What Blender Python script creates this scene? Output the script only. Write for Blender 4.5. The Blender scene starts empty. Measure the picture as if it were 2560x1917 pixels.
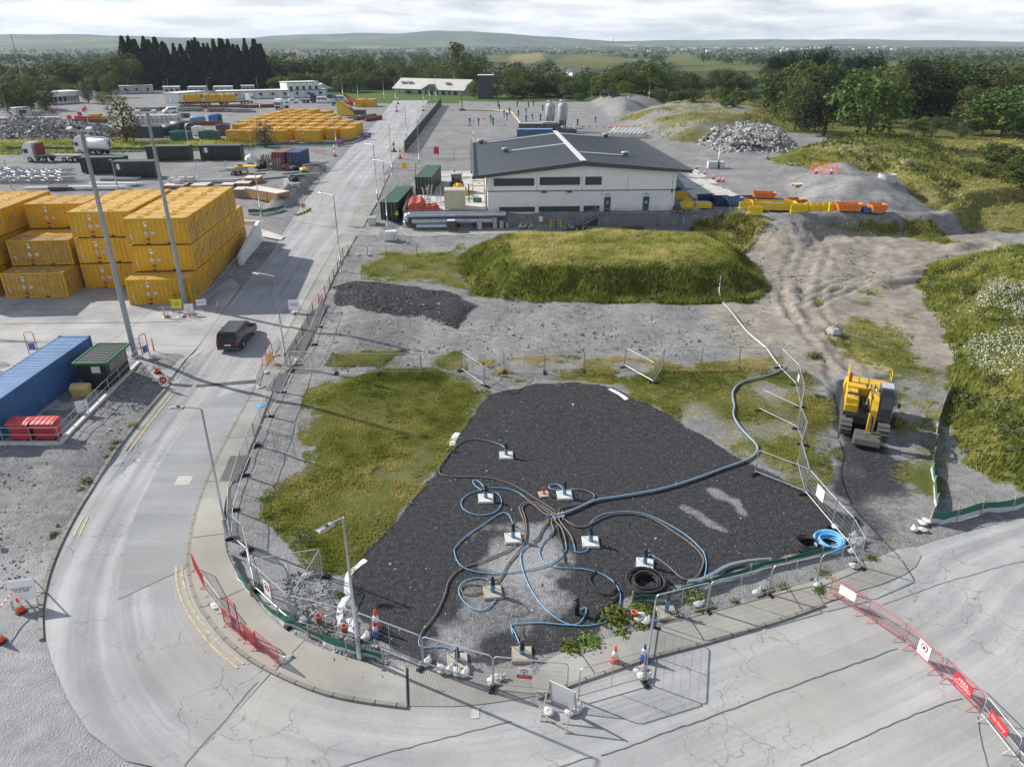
import bpy, math, random
import numpy as np
from mathutils import Vector, Matrix
from mathutils.geometry import delaunay_2d_cdt
R = math.radians
random.seed(7); rng = np.random.default_rng(7)
S = bpy.context.scene
COL = S.collection
# ---------------------------------------------------------------- camera, sky, sun, exposure
F, CX, CY, CAMZ, PITCH = 1819.0, 1280.0, 958.5, 24.0, R(25.05)   # photograph 2560 x 1917
cam = bpy.data.objects.new('camera', bpy.data.cameras.new('camera')); COL.objects.link(cam)
cam.location = (0, 0, CAMZ); cam.rotation_euler = (R(90) - PITCH, 0, 0)
cam.data.sensor_width = 36; cam.data.lens = 36 * F / 2560
cam.data.clip_start = 0.5; cam.data.clip_end = 40000
S.camera = cam
SUN_EL, SUN_AZ = R(34), R(153.5)          # azimuth of the sun, counter-clockwise from +X
W = bpy.data.worlds.new("World"); S.world = W; W.use_nodes = True
nt = W.node_tree; nt.nodes.clear()
def nd(t, typ, **kw):
 n = t.nodes.new(typ)
 for k, v in kw.items():
  if k == 'in_':
   for a, b in v.items(): n.inputs[a].default_value = b
  else: setattr(n, k, v)
 return n
sky = nd(nt, 'ShaderNodeTexSky', sky_type='NISHITA', sun_disc=False, sun_elevation=SUN_EL, sun_rotation=R(90) - SUN_AZ + R(360))
sky.air_density = 1.0; sky.dust_density = 1.0
tc = nd(nt, 'ShaderNodeTexCoord'); sx = nd(nt, 'ShaderNodeSeparateXYZ'); nt.links.new(tc.outputs['Generated'], sx.inputs[0])
def mth(t, op, a, b=None, c=None, clamp=False):
 n = t.nodes.new('ShaderNodeMath'); n.operation = op; n.use_clamp = clamp
 for i, v in enumerate((a, b, c)):
  if v is None: continue
  if isinstance(v, (int, float)): n.inputs[i].default_value = v
  else: t.links.new(v, n.inputs[i])
 return n.outputs[0]
def ramp(t, fac, stops, interp='LINEAR'):
 n = t.nodes.new('ShaderNodeValToRGB'); n.color_ramp.interpolation = interp
 el = n.color_ramp.elements
 while len(el) < len(stops): el.new(0.5)
 for e, (p, c) in zip(el, stops):
  e.position = p; e.color = (c, c, c, 1) if isinstance(c, (int, float)) else (*c, 1)
 t.links.new(fac, n.inputs[0]); return n.outputs[0]
zc = mth(nt, 'ADD', mth(nt, 'MAXIMUM', sx.outputs[2], 0.0), 0.13)
cv = nd(nt, 'ShaderNodeCombineXYZ')
nt.links.new(mth(nt, 'DIVIDE', sx.outputs[0], zc), cv.inputs[0]); nt.links.new(mth(nt, 'DIVIDE', sx.outputs[1], zc), cv.inputs[1])
n1 = nd(nt, 'ShaderNodeTexNoise', in_={'Scale': 1.5, 'Detail': 9.0, 'Roughness': 0.58, 'Distortion': 0.3}); nt.links.new(cv.outputs[0], n1.inputs['Vector'])
n2 = nd(nt, 'ShaderNodeTexNoise', in_={'Scale': 0.45, 'Detail': 4.0, 'Roughness': 0.5}); nt.links.new(cv.outputs[0], n2.inputs['Vector'])
cl = mth(nt, 'ADD', mth(nt, 'MULTIPLY', n1.outputs[0], 0.6), mth(nt, 'MULTIPLY', n2.outputs[0], 0.4))
ccol = ramp(nt, cl, [(0.38, (5.0, 5.45, 6.0)), (0.48, (6.8, 7.1, 7.4)), (0.58, (9.0, 9.05, 9.05))])
cover = mth(nt, 'MULTIPLY', ramp(nt, sx.outputs[2], [(0.0, 1.0), (0.2, 0.93), (0.5, 0.2), (1.0, 0.08)]), ramp(nt, cl, [(0.3, 0.75), (0.45, 1.0)]))
mx = nd(nt, 'ShaderNodeMix', data_type='RGBA'); nt.links.new(cover, mx.inputs[0]); nt.links.new(sky.outputs[0], mx.inputs[6]); nt.links.new(ccol, mx.inputs[7])
bg = nd(nt, 'ShaderNodeBackground', in_={'Strength': 0.1}); nt.links.new(mx.outputs[2], bg.inputs[0])
wo = nd(nt, 'ShaderNodeOutputWorld'); nt.links.new(bg.outputs[0], wo.inputs[0])
sl = bpy.data.lights.new('sun', 'SUN'); sl.energy = 4.6; sl.angle = R(0.6); sl.color = (1.0, 0.955, 0.88)
so = bpy.data.objects.new('sun', sl); COL.objects.link(so)
sdir = Vector((math.cos(SUN_AZ) * math.cos(SUN_EL), math.sin(SUN_AZ) * math.cos(SUN_EL), math.sin(SUN_EL)))
so.rotation_euler = sdir.to_track_quat('Z', 'Y').to_euler(); so.location = sdir * 100
S.view_settings.view_transform = 'Standard'; S.view_settings.look = 'None'; S.view_settings.gamma = 1.0
S.view_settings.exposure = 0.4
S.render.engine = 'CYCLES'
S.cycles.max_bounces = 6; S.cycles.diffuse_bounces = 2; S.cycles.glossy_bounces = 2; S.cycles.transparent_max_bounces = 8
S.cycles.volume_bounces = 0; S.cycles.caustics_reflective = False; S.cycles.caustics_refractive = False
S.cycles.use_denoising = True
# ---------------------------------------------------------------- photograph pixel -> place on the ground
s22 = 2560 / 2211
def A(*p): return [(p[i] * s22, p[i + 1] * s22) for i in range(0, len(p), 2)]          # from the full view
def T(c, r, *p):                                                                        # from an enlarged tile
 k, oy = ((3.45, 0), (3.45, 440), (3.45, 900), (3.0844, 1380))[r]
 return [(640 * c + p[i] / k, oy + p[i + 1] / k) for i in range(0, len(p), 2)]
def G(q, z=0.0):
 u = (q[0] - CX) / F; v = (q[1] - CY) / F
 t = (z - CAMZ) / (-math.sin(PITCH) - v * math.cos(PITCH))
 return (u * t, (math.cos(PITCH) - v * math.sin(PITCH)) * t)
def GA(z, *p): return [G(q, z) for q in A(*p)]
def ht(P, ytop):
 v = (ytop - CY) / F
 return CAMZ - P[1] * (math.sin(PITCH) + v * math.cos(PITCH)) / (math.cos(PITCH) - v * math.sin(PITCH)) - P[2]
# ---------------------------------------------------------------- terrain
def sd(X, Y, poly):
 P = np.array(poly); Q = np.roll(P, -1, 0)
 d = np.full(X.shape, 1e9); ins = np.zeros(X.shape, bool)
 for (ax, ay), (bx, by) in zip(P, Q):
  ex, ey = bx - ax, by - ay; L = ex * ex + ey * ey + 1e-12
  t = np.clip(((X - ax) * ex + (Y - ay) * ey) / L, 0, 1)
  d = np.minimum(d, (X - ax - t * ex) ** 2 + (Y - ay - t * ey) ** 2)
  if ay != by:
   c = ((ay > Y) != (by > Y)) & (X < (bx - ax) * (Y - ay) / (by - ay) + ax)
   ins ^= c
 d = np.sqrt(d); return np.where(ins, d, -d)
def ld(X, Y, line):
 P = np.array(line); d = np.full(X.shape, 1e9)
 for (ax, ay), (bx, by) in zip(P[:-1], P[1:]):
  ex, ey = bx - ax, by - ay; L = ex * ex + ey * ey + 1e-12
  t = np.clip(((X - ax) * ex + (Y - ay) * ey) / L, 0, 1)
  d = np.minimum(d, (X - ax - t * ex) ** 2 + (Y - ay - t * ey) ** 2)
 return np.sqrt(d)
def ss(a, b, x):
 t = np.clip((x - a) / (b - a), 0, 1); return t * t * (3 - 2 * t)
_vn = rng.random((256, 256))
def vn(X, Y, sc):
 x = X * sc + 1000.3; y = Y * sc + 1000.7
 i = np.floor(x).astype(int); j = np.floor(y).astype(int); fx = x - i; fy = y - j
 fx = fx * fx * (3 - 2 * fx); fy = fy * fy * (3 - 2 * fy)
 g = lambda a, b: _vn[a % 256, b % 256]
 return 2 * ((g(i, j) * (1 - fx) + g(i + 1, j) * fx) * (1 - fy) + (g(i, j + 1) * (1 - fx) + g(i + 1, j + 1) * fx) * fy) - 1
MOUND = [(-6.6, 84), (-5.6, 77), (-3.9, 71), (0.2, 68.4), (8.8, 68), (17.9, 67.7), (23.4, 68), (26.8, 72.4), (27.6, 82), (25, 90), (12, 92), (0, 91), (-5, 89)]
HILL = [(45, 76.5), (42.6, 73.2), (39.1, 63.3), (36.5, 55.6), (32.2, 47.7), (29.8, 43.4), (28.3, 39), (30.2, 36.5), (40, 35), (70, 38), (120, 60), (120, 92), (61.8, 86.1), (55, 85), (48.4, 82)]
STRIP = [(-19.0, 74.0), (-17.2, 75.7), (-11.5, 74.0), (-6.9, 71.6), (-3.2, 67.3), (-5.0, 61.5), (-10.2, 64.6), (-17.0, 68.0)]
YARD = [(-14.7, 99.9), (22.8, 101.4), (26, 100), (29, 97.5), (33, 96), (42, 97.5), (49, 98), (55, 97), (60, 99), (63, 104), (70, 115), (120, 140), (400, 300), (400, 1500), (-60, 1500), (-60, 126), (-18, 126), (-14.7, 119)]
HEAP1 = GA(3, 1690, 385, 1720, 450, 1800, 468, 1930, 466, 2000, 462, 2010, 430, 1930, 395, 1830, 372)
HEAP2 = GA(3, 1890, 400, 2020, 448, 2060, 440, 2050, 415, 1990, 385, 1910, 375)
HEAP3 = GA(3, 1262, 215, 1330, 262, 1370, 255, 1400, 238, 1470, 215, 1400, 200, 1300, 200)
HEAP4 = GA(3, 1330, 258, 1410, 290, 1450, 308, 1560, 308, 1640, 290, 1690, 270, 1700, 235, 1560, 220, 1450, 225)
HEAP5 = GA(3, 1650, 348, 1760, 372, 1900, 388, 2060, 420, 2100, 370, 2060, 330, 1960, 300, 1850, 300, 1720, 322)
BOULD = GA(3, 1505, 310, 1560, 332, 1700, 334, 1722, 322, 1690, 290, 1590, 285)
BERML = [(30, 97.3), (36, 97.4), (49, 97.8), (56, 97.5), (60, 99.5), (62, 103)]
BERM2 = GA(2.2, 1905, 590, 2000, 570, 2100, 553, 2195, 543) + GA(2.2, 2210, 530, 2190, 515, 2120, 505, 2070, 515)
SLABE = GA(0.9, -40, 962, 145, 958, 150, 945, 215, 885, 300, 805, 330, 775)
SLAB = GA(0.9, -40, 962, 147, 958, 215, 885, 300, 805, 335, 772, 190, 745, -60, 735)
SPOIL = [G((400 + x / 5.53, 330 + y / 5.53), 2.4) for x, y in ((1650, 990), (1780, 880), (1980, 720), (2190, 550))]
def hz(X, Y):
 X = np.asarray(X, float); Y = np.asarray(Y, float)
 zA = np.interp(Y, [-50, 48, 80, 97, 125, 300, 700, 2000, 20000], [0, 0, .8, 1.2, 3, 3, 1, -4, -4])
 zB = np.interp(Y, [-50, 42, 58, 66, 90, 130, 300, 700, 2000, 20000], [0, 0, .7, .9, .9, .9, .9, 0, -4, -4])
 near = (Y > 85) & (X > -30)
 if near.any():
  dy = np.full(X.shape, -99.0); dy[near] = sd(X[near], Y[near], YARD)
  wd = np.interp(X, [22.5, 26, 30, 33, 37, 40, 44], [.25, 2.2, 4.5, 10, 9.5, 3.2, 2.8])
  zB = zB + (np.interp(Y, [300, 700, 2000], [3, 1, -4]) - zB) * ss(0, 1, (dy + wd) / wd)
 k = ss(-17.6, -14.9, X); z = zA * (1 - k) + zB * k
 def add(poly, slope, hm, rough=0.0):
  nonlocal z
  P = np.array(poly); lo = P.min(0) - 3; hi = P.max(0) + 3
  m = (X > lo[0]) & (X < hi[0]) & (Y > lo[1]) & (Y < hi[1])
  if not m.any(): return
  x, y = X[m], Y[m]; d = sd(x, y, poly) + vn(x, y, .22) * 1.1 * min(1, hm) + vn(x, y, .6) * .4 * min(1, hm)
  t = np.maximum(d, 0) * slope; h = hm * (1 - np.exp(-(t / hm) ** (2.1 if hm == 2.85 else 1.5) * 1.25)) * (1 + rough * vn(x, y, .35))
  z = z.copy(); z[m] += h
 add(MOUND, .8, 2.85, .09); add(HILL, .5, 5.0, .12); add(STRIP, .4, .3, .2)
 add(HEAP1, .62, 3.0, .18); add(HEAP2, .7, 2.8, .12); add(HEAP3, .55, 3.6, .1); add(HEAP4, .5, 3.6, .15); add(HEAP5, .42, 2.8, .12); add(BOULD, .5, 2.2, .1)
 for line, w, h in ((BERML, 1.3, .55), (BERM2, 1.5, .7), (SPOIL, 2.0, 1.2)):
  P = np.array(line); lo = P.min(0) - 2; hi = P.max(0) + 2
  m = (X > lo[0]) & (X < hi[0]) & (Y > lo[1]) & (Y < hi[1])
  if m.any():
   z = z.copy(); z[m] += h * np.clip(1 - (ld(X[m], Y[m], line) / w) ** 2, 0, 1)
 m = (X < -24) & (X > -75) & (Y > 34) & (Y < 70)
 if m.any():
  z = z.copy(); z[m] = np.maximum(z[m], .72 * ss(-5.5, -.2, sd(X[m], Y[m], SLAB)))
 return z
def Z(x, y): return float(hz(np.array([x]), np.array([y]))[0])
def Wp(q, dz=0.0):
 u = (q[0] - CX) / F; v = (q[1] - CY) / F
 d = np.array([u, math.cos(PITCH) - v * math.sin(PITCH), -math.sin(PITCH) - v * math.cos(PITCH)])
 tmax = (-8 - CAMZ) / d[2] if d[2] < 0 else 4000
 tmin = (9 - CAMZ) / d[2]
 for _ in range(3):
  t = np.linspace(tmin, tmax, 90); h = CAMZ + t * d[2] - hz(t * d[0], t * d[1]) - dz
  k = int(np.argmax(h < 0)) if (h < 0).any() else 89
  tmin, tmax = t[max(k - 1, 0)], t[k]
 return Vector((tmax * d[0], tmax * d[1], CAMZ + tmax * d[2] - dz))
def WA(*p): return [Wp(q) for q in A(*p)]
def WT(c, r, *p): return [Wp(q) for q in T(c, r, *p)]
# ---------------------------------------------------------------- materials
MATS = {}
def newmat(name):
 m = bpy.data.materials.new(name); m.use_nodes = True; t = m.node_tree; t.nodes.clear()
 o = t.nodes.new('ShaderNodeOutputMaterial'); b = t.nodes.new('ShaderNodeBsdfPrincipled'); t.links.new(b.outputs[0], o.inputs[0])
 return m, t, b
def noise(t, vec, sc, det=4.0, ro=.55, dist=0.0):
 n = nd(t, 'ShaderNodeTexNoise', in_={'Scale': sc, 'Detail': det, 'Roughness': ro, 'Distortion': dist})
 if vec is not None: t.links.new(vec, n.inputs['Vector'])
 return n.outputs[0]
def mix(t, fac, a, b):
 n = nd(t, 'ShaderNodeMix', data_type='RGBA')
 for i, v in ((0, fac), (6, a), (7, b)):
  if isinstance(v, (int, float)): n.inputs[i].default_value = v
  elif isinstance(v, tuple): n.inputs[i].default_value = (*v, 1)
  else: t.links.new(v, n.inputs[i])
 return n.outputs[2]
def M(name, rgb, rough=.6, var=.18, scale=1.5, metal=0.0, bump=0.0, dirt=0.0, spec=.5, stripe=None):
 if name in MATS: return MATS[name]
 m, t, b = newmat(name); g = t.nodes.new('ShaderNodeTexCoord').outputs['Object']
 f = ramp(t, noise(t, g, scale, 6, .6), [(.3, 0.0), (.7, 1.0)])
 c = mix(t, f, tuple(x * (1 - var) for x in rgb), tuple(min(1, x * (1 + var * .7)) for x in rgb))
 if dirt:
  d = ramp(t, noise(t, g, scale * 2.3, 8, .7, .5), [(.5, 0.0), (.68, dirt)])
  c = mix(t, d, c, (.11, .095, .075))
 oi = t.nodes.new('ShaderNodeObjectInfo')
 hv = nd(t, 'ShaderNodeHueSaturation'); t.links.new(mth(t, 'ADD', mth(t, 'MULTIPLY', oi.outputs['Random'], .2), .9), hv.inputs['Value']); t.links.new(c, hv.inputs['Color'])
 t.links.new(hv.outputs[0], b.inputs['Base Color'])
 b.inputs['Roughness'].default_value = rough; b.inputs['Metallic'].default_value = metal; b.inputs['Specular IOR Level'].default_value = spec
 if bump:
  bp = nd(t, 'ShaderNodeBump', in_={'Strength': bump, 'Distance': .05}); t.links.new(noise(t, g, scale * 12, 5), bp.inputs['Height']); t.links.new(bp.outputs[0], b.inputs['Normal'])
 MATS[name] = m; return m
def uvn(t, u='uv'):
 a = nd(t, 'ShaderNodeUVMap'); return a.outputs[0]
# ---------------------------------------------------------------- mesh builder
class MB:
 def __init__(s): s.v = []; s.f = []; s.mi = []; s.mats = []; s.cur = 0; s.X = Matrix.Identity(4)
 def at(s, loc=(0, 0, 0), rz=0.0, ry=0.0, rx=0.0):
  s.X = Matrix.Translation(loc) @ Matrix.Rotation(rz, 4, 'Z') @ Matrix.Rotation(ry, 4, 'Y') @ Matrix.Rotation(rx, 4, 'X'); return s
 def m(s, mat):
  if mat not in s.mats: s.mats.append(mat)
  s.cur = s.mats.index(mat); return s
 def add(s, vs, fs):
  o = len(s.v); s.v += [tuple(s.X @ Vector(p)) for p in vs]
  for f in fs: s.f.append([o + i for i in f]); s.mi.append(s.cur)
  return s
 def box(s, c, d, bev=0.0, taper=1.0):
  x, y, z = d[0] / 2, d[1] / 2, d[2]; k = taper
  if bev:
   r = bev; vs = []; n = 8
   for zz, q, in ((0, 1), (z - r, 1), (z, 0)):
    xx, yy = (x, y) if q else (x - r, y - r)
    for (sx, sy) in ((-1, -1), (1, -1), (1, 1), (-1, 1)):
     cx, cy = sx * xx, sy * yy; rr = r * .7
     a, b_ = (cx, cy - sy * rr), (cx - sx * rr, cy)
     vs += [(*a, zz), (*b_, zz)] if sx * sy < 0 else [(*b_, zz), (*a, zz)]
   vs = [(c[0] + a, c[1] + b_, c[2] + e) for a, b_, e in vs]
   fs = [[7, 6, 5, 4, 3, 2, 1, 0], list(range(16, 24))]
   for l in (0, 8): fs += [[l + i, l + (i + 1) % 8, l + 8 + (i + 1) % 8, l + 8 + i] for i in range(8)]
   return s.add(vs, fs)
  vs = [(c[0] + a * x, c[1] + b_ * y, c[2]) for a, b_ in ((-1, -1), (1, -1), (1, 1), (-1, 1))] + [(c[0] + a * x * k, c[1] + b_ * y * k, c[2] + z) for a, b_ in ((-1, -1), (1, -1), (1, 1), (-1, 1))]
  return s.add(vs, [[3, 2, 1, 0], [4, 5, 6, 7], [0, 1, 5, 4], [1, 2, 6, 5], [2, 3, 7, 6], [3, 0, 4, 7]])
 def prism(s, prof, y0, y1, axis='y'):
  n = len(prof)
  mk = {'y': lambda a, b, t: (a, t, b), 'x': lambda a, b, t: (t, a, b), 'z': lambda a, b, t: (a, b, t)}[axis]
  return s.add([mk(a, b, y0) for a, b in prof] + [mk(a, b, y1) for a, b in prof], [list(range(n))[::-1], list(range(n, 2 * n))] + [[i, (i + 1) % n, n + (i + 1) % n, n + i] for i in range(n)])
 def lathe(s, prof, n=14, c=(0, 0, 0)):
  vs = []; fs = []
  for r, z in prof: vs += [(c[0] + r * math.cos(6.28318 * i / n), c[1] + r * math.sin(6.28318 * i / n), c[2] + z) for i in range(n)]
  for k in range(len(prof) - 1): fs += [[k * n + i, k * n + (i + 1) % n, (k + 1) * n + (i + 1) % n, (k + 1) * n + i] for i in range(n)]
  fs += [list(range(n))[::-1], [(len(prof) - 1) * n + i for i in range(n)]]
  return s.add(vs, fs)
 def tube(s, pts, r, n=6, close=False, r1=None):
  pts = [Vector(p) for p in pts]; m = len(pts); vs = []; up = None
  for i, p in enumerate(pts):
   d = (pts[(i + 1) % m] - pts[i - 1]) if close else (pts[min(i + 1, m - 1)] - pts[max(i - 1, 0)])
   d = d.normalized() if d.length > 1e-9 else Vector((0, 0, 1))
   a = d.cross(Vector((0, 0, 1)) if abs(d.z) < .95 else Vector((1, 0, 0))).normalized(); b_ = d.cross(a)
   rr = r if r1 is None else r + (r1 - r) * i / max(1, m - 1)
   vs += [tuple(p + a * rr * math.cos(6.28318 * k / n) + b_ * rr * math.sin(6.28318 * k / n)) for k in range(n)]
  fs = [[i * n + k, i * n + (k + 1) % n, (i + 1) % m * n + (k + 1) % n, (i + 1) % m * n + k] for i in range(m if close else m - 1) for k in range(n)]
  if not close: fs += [list(range(n)), [(m - 1) * n + k for k in range(n)][::-1]]
  return s.add(vs, fs)
 def bar(s, p, q, w, h=None):
  h = h or w; p, q = Vector(p), Vector(q); d = (q - p).normalized()
  a = d.cross(Vector((0, 0, 1)) if abs(d.z) < .95 else Vector((1, 0, 0))).normalized() * w / 2; b_ = d.cross(a.normalized()) * h / 2
  vs = [tuple(e + a * i + b_ * j) for e in (p, q) for i, j in ((-1, -1), (1, -1), (1, 1), (-1, 1))]
  return s.add(vs, [[0, 1, 2, 3], [7, 6, 5, 4], [4, 5, 1, 0], [5, 6, 2, 1], [6, 7, 3, 2], [7, 4, 0, 3]])
 def quad(s, *p): return s.add(p, [list(range(len(p)))])
 def blob(s, c, r, seed=0, flat=1.0, n=10, rough=.25):
  rd = random.Random(seed); vs = []; m = max(4, n // 2); ph = [rd.random() * 6.28 for _ in range(6)]
  for j in range(m + 1):
   th = math.pi * j / m
   for i in range(n):
    p = 6.28318 * i / n
    k = 1 + rough * (math.sin(2 * p + ph[0]) * math.sin(th * 2 + ph[1]) * .5 + math.sin(3 * p + ph[2] + th * 2) * .4 + rd.uniform(-.3, .3))
    vs.append((c[0] + r[0] * k * math.sin(th) * math.cos(p), c[1] + r[1] * k * math.sin(th) * math.sin(p), c[2] + r[2] * flat * (math.cos(th) * k)))
  return s.add(vs, [[j * n + i, (j + 1) * n + i, (j + 1) * n + (i + 1) % n, j * n + (i + 1) % n] for j in range(m) for i in range(n)])
 def obj(s, name, mat=None, parent=None, smooth=False):
  me = bpy.data.meshes.new(name); me.from_pydata(s.v, [], s.f)
  if mat is not None: me.materials.append(mat)
  else:
   for q in s.mats: me.materials.append(q)
   me.polygons.foreach_set('material_index', s.mi)
  if smooth: me.polygons.foreach_set('use_smooth', [True] * len(s.f))
  me.update(); o = bpy.data.objects.new(name, me); COL.objects.link(o)
  if parent: o.parent = parent
  return o
def tag(o, label, cat, group=None, kind=None):
 if label: o['label'] = label
 if cat: o['category'] = cat
 if group: o['group'] = group
 if kind: o['kind'] = kind
 return o
def thing(name, label, cat, loc=(0, 0, 0), rz=0.0, group=None):
 o = bpy.data.objects.new(name, None); COL.objects.link(o); o.location = loc; o.rotation_euler = (0, 0, rz); o.empty_display_size = .2
 return tag(o, label, cat, group)
def dup(root, loc, rz=0.0, label=None, sc=None, group=None):
 r = root.copy(); COL.objects.link(r); r.location = loc; r.rotation_euler = (0, 0, rz)
 if sc: r.scale = sc if isinstance(sc, tuple) else (sc, sc, sc)
 if label: r['label'] = label
 if group: r['group'] = group
 for ch in KIDS.setdefault(root.name, list(root.children)):
  c = ch.copy(); COL.objects.link(c); c.parent = r
  for g in list(ch.children):
   d = g.copy(); COL.objects.link(d); d.parent = c
 return r
KIDS = {}
class Proto:
 def __init__(s, fn): s.fn = fn; s.root = None
 def put(s, loc, rz=0.0, label=None, group=None, sc=None):
  if s.root is None:
   s.root = s.fn(); o = s.root; o.location = loc; o.rotation_euler = (0, 0, rz)
   if sc: o.scale = sc if isinstance(sc, tuple) else (sc, sc, sc)
   if label: o['label'] = label
   if group: o['group'] = group
   return o
  return dup(s.root, loc, rz, label, sc or (1, 1, 1), group)
ONES = 'zeroth first second third fourth fifth sixth seventh eighth ninth tenth eleventh twelfth thirteenth fourteenth fifteenth sixteenth seventeenth eighteenth nineteenth'.split()
def nth(n):
 if n < 20: return ONES[n]
 t = ['', '', 'twent', 'thirt', 'fort', 'fift'][n // 10]
 return t + ('ieth' if n % 10 == 0 else 'y-' + ONES[n % 10])
def text(mb_parent, s, size, mat, loc, rot, name='lettering', sp=1.0):
 cu = bpy.data.curves.new(name, 'FONT'); cu.body = s; cu.size = size; cu.align_x = 'CENTER'; cu.align_y = 'CENTER'; cu.space_line = .85 * sp; cu.extrude = .002
 tmp = bpy.data.objects.new('tmp', cu); COL.objects.link(tmp); bpy.context.view_layer.update()
 me = bpy.data.meshes.new_from_object(tmp.evaluated_get(bpy.context.evaluated_depsgraph_get())); me.name = name
 bpy.data.objects.remove(tmp); me.materials.clear(); me.materials.append(mat)
 o = bpy.data.objects.new(name, me); COL.objects.link(o); o.location = loc; o.rotation_euler = rot
 if mb_parent: o.parent = mb_parent
 return o
def drape(name, poly, mat, dz=.012, step=1.5, edge=.8, thick=0.0, uvsrc=None, kind='structure', top=None):
 P = [(p[0], p[1]) for p in poly]; B = []
 for a, b in zip(P, P[1:] + P[:1]):
  n = max(1, int(math.dist(a, b) / edge)); B += [(a[0] + (b[0] - a[0]) * i / n, a[1] + (b[1] - a[1]) * i / n) for i in range(n)]
 Pn = np.array(B); lo, hi = Pn.min(0), Pn.max(0)
 gx, gy = np.meshgrid(np.arange(lo[0], hi[0], step), np.arange(lo[1], hi[1], step)); gx = gx.ravel(); gy = gy.ravel()
 ok = sd(gx, gy, B) > step * .4
 V = B + list(zip(gx[ok].tolist(), gy[ok].tolist()))
 r = delaunay_2d_cdt([Vector(p) for p in V], [(i, (i + 1) % len(B)) for i in range(len(B))], [], 1, 1e-5)
 vs = np.array([(p.x, p.y) for p in r[0]]); zz = hz(vs[:, 0], vs[:, 1]) + dz
 if top is not None: zz[:] = top
 me = bpy.data.meshes.new(name); me.from_pydata([(a, b, c) for (a, b), c in zip(vs.tolist(), zz.tolist())], [], [list(f) for f in r[2]])
 bad = [p.index for p in me.polygons if p.normal.z < 0]
 if bad: me.flip_normals() if len(bad) > len(me.polygons) / 2 else None
 me.materials.append(mat); o = bpy.data.objects.new(name, me); COL.objects.link(o)
 if kind: o['kind'] = kind
 return o
def resample(L, n):
 L = [Vector((p[0], p[1])) for p in L]; c = [0]
 for a, b in zip(L, L[1:]): c.append(c[-1] + (b - a).length)
 out = []
 for k in range(n):
  s = c[-1] * k / (n - 1); i = max(0, min(len(L) - 2, int(np.searchsorted(c, s)) - 1)); q = (s - c[i]) / max(1e-6, c[i + 1] - c[i]); out.append(L[i].lerp(L[i + 1], q))
 return out
def smoothline(L, it=2):
 for _ in range(it):
  o = [L[0]]
  for a, b in zip(L, L[1:]):
   a, b = Vector(a), Vector(b); o += [a.lerp(b, .25), a.lerp(b, .75)]
  L = o + [L[-1]]
 return [Vector(p) for p in L]
def ribbon(name, La, Lb, mat, dz, cross=1, wall=None, kind='structure', zf=None):
 n = len(La); vs = []; uv = []; s = 0.0
 for i, (a, b) in enumerate(zip(La, Lb)):
  a = Vector(a[:2]); b = Vector(b[:2])
  if i:
   s += ((a + b) / 2 - pm).length
  pm = (a + b) / 2
  for j in range(cross + 1): p = a.lerp(b, j / cross); vs.append((p.x, p.y)); uv.append((s, (b - a).length * j / cross))
 V = np.array(vs); zz = hz(V[:, 0], V[:, 1]) + dz; m = cross + 1
 fs = [[i * m + j, (i + 1) * m + j, (i + 1) * m + j + 1, i * m + j + 1] for i in range(n - 1) for j in range(cross)]
 vv = [(a, b, c) for (a, b), c in zip(vs, zz.tolist())]; uu = list(uv)
 if wall:                                    # drop sides
  for j in (0, cross):
   o = len(vv); vv += [(vv[i * m + j][0], vv[i * m + j][1], vv[i * m + j][2] - wall) for i in range(n)]; uu += [uv[i * m + j] for i in range(n)]
   fs += [[i * m + j, (i + 1) * m + j, o + i + 1, o + i] for i in range(n - 1)]
  for i in (0, n - 1):
   a = len(vv) - 2 * n + i; fs.append([i * m, i * m + cross, a + n, a])
 me = bpy.data.meshes.new(name); me.from_pydata(vv, [], fs)
 if sum(p.normal.z for p in me.polygons) < 0: me.flip_normals()
 ul = me.uv_layers.new(name='UVMap'); li = np.zeros(len(me.loops), int); me.loops.foreach_get('vertex_index', li)
 ul.data.foreach_set('uv', np.array(uu)[li].ravel())
 me.materials.append(mat); o = bpy.data.objects.new(name, me); COL.objects.link(o)
 if kind: o['kind'] = kind
 return o
# ---------------------------------------------------------------- ground sheet
PAD = [(-8.0, 29.6), (-4.5, 38.9), (-3.6, 43.1), (-1.9, 48.7), (0.9, 50.1), (4.2, 50.6), (6.6, 50.5), (9.1, 48.3), (11.2, 45.4), (13.8, 41.5), (16.6, 37.3), (18.6, 34.2), (19.4, 33.0), (18.6, 31.9), (15, 30.6), (10.2, 28.9), (5.4, 27.2), (4.4, 25.9), (3.4, 24.4), (2, 23.6), (-0.9, 23.0), (-3.9, 23.0), (-5.9, 24.2), (-7.2, 26.0), (-7.7, 27.6)]
RAMPD = [(q.x, q.y) for q in WA(1815, 820, 1880, 805, 1930, 800, 1945, 850, 1925, 930, 1945, 1010, 1975, 1080, 2010, 1130, 1990, 1165, 1880, 1190, 1850, 1140, 1800, 1040, 1788, 940, 1780, 880)]
FINES = [(q.x, q.y) for q in WA(900, 1400, 960, 1290, 1020, 1200, 1080, 1130, 1150, 1070, 1230, 1080, 1265, 1130, 1235, 1200, 1230, 1290, 1220, 1400, 1130, 1440, 960, 1440)]
FINE2 = [(q.x, q.y) for q in WT(2, 2, 1730, 1110, 1800, 1105, 1900, 1170, 2010, 1180, 2030, 1260, 2110, 1320, 2080, 1390, 1950, 1370, 1850, 1250)]
FINE3 = [(q.x, q.y) for q in WT(2, 2, 1490, 1270, 1600, 1310, 1870, 1470, 1850, 1500, 1680, 1430)]
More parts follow.
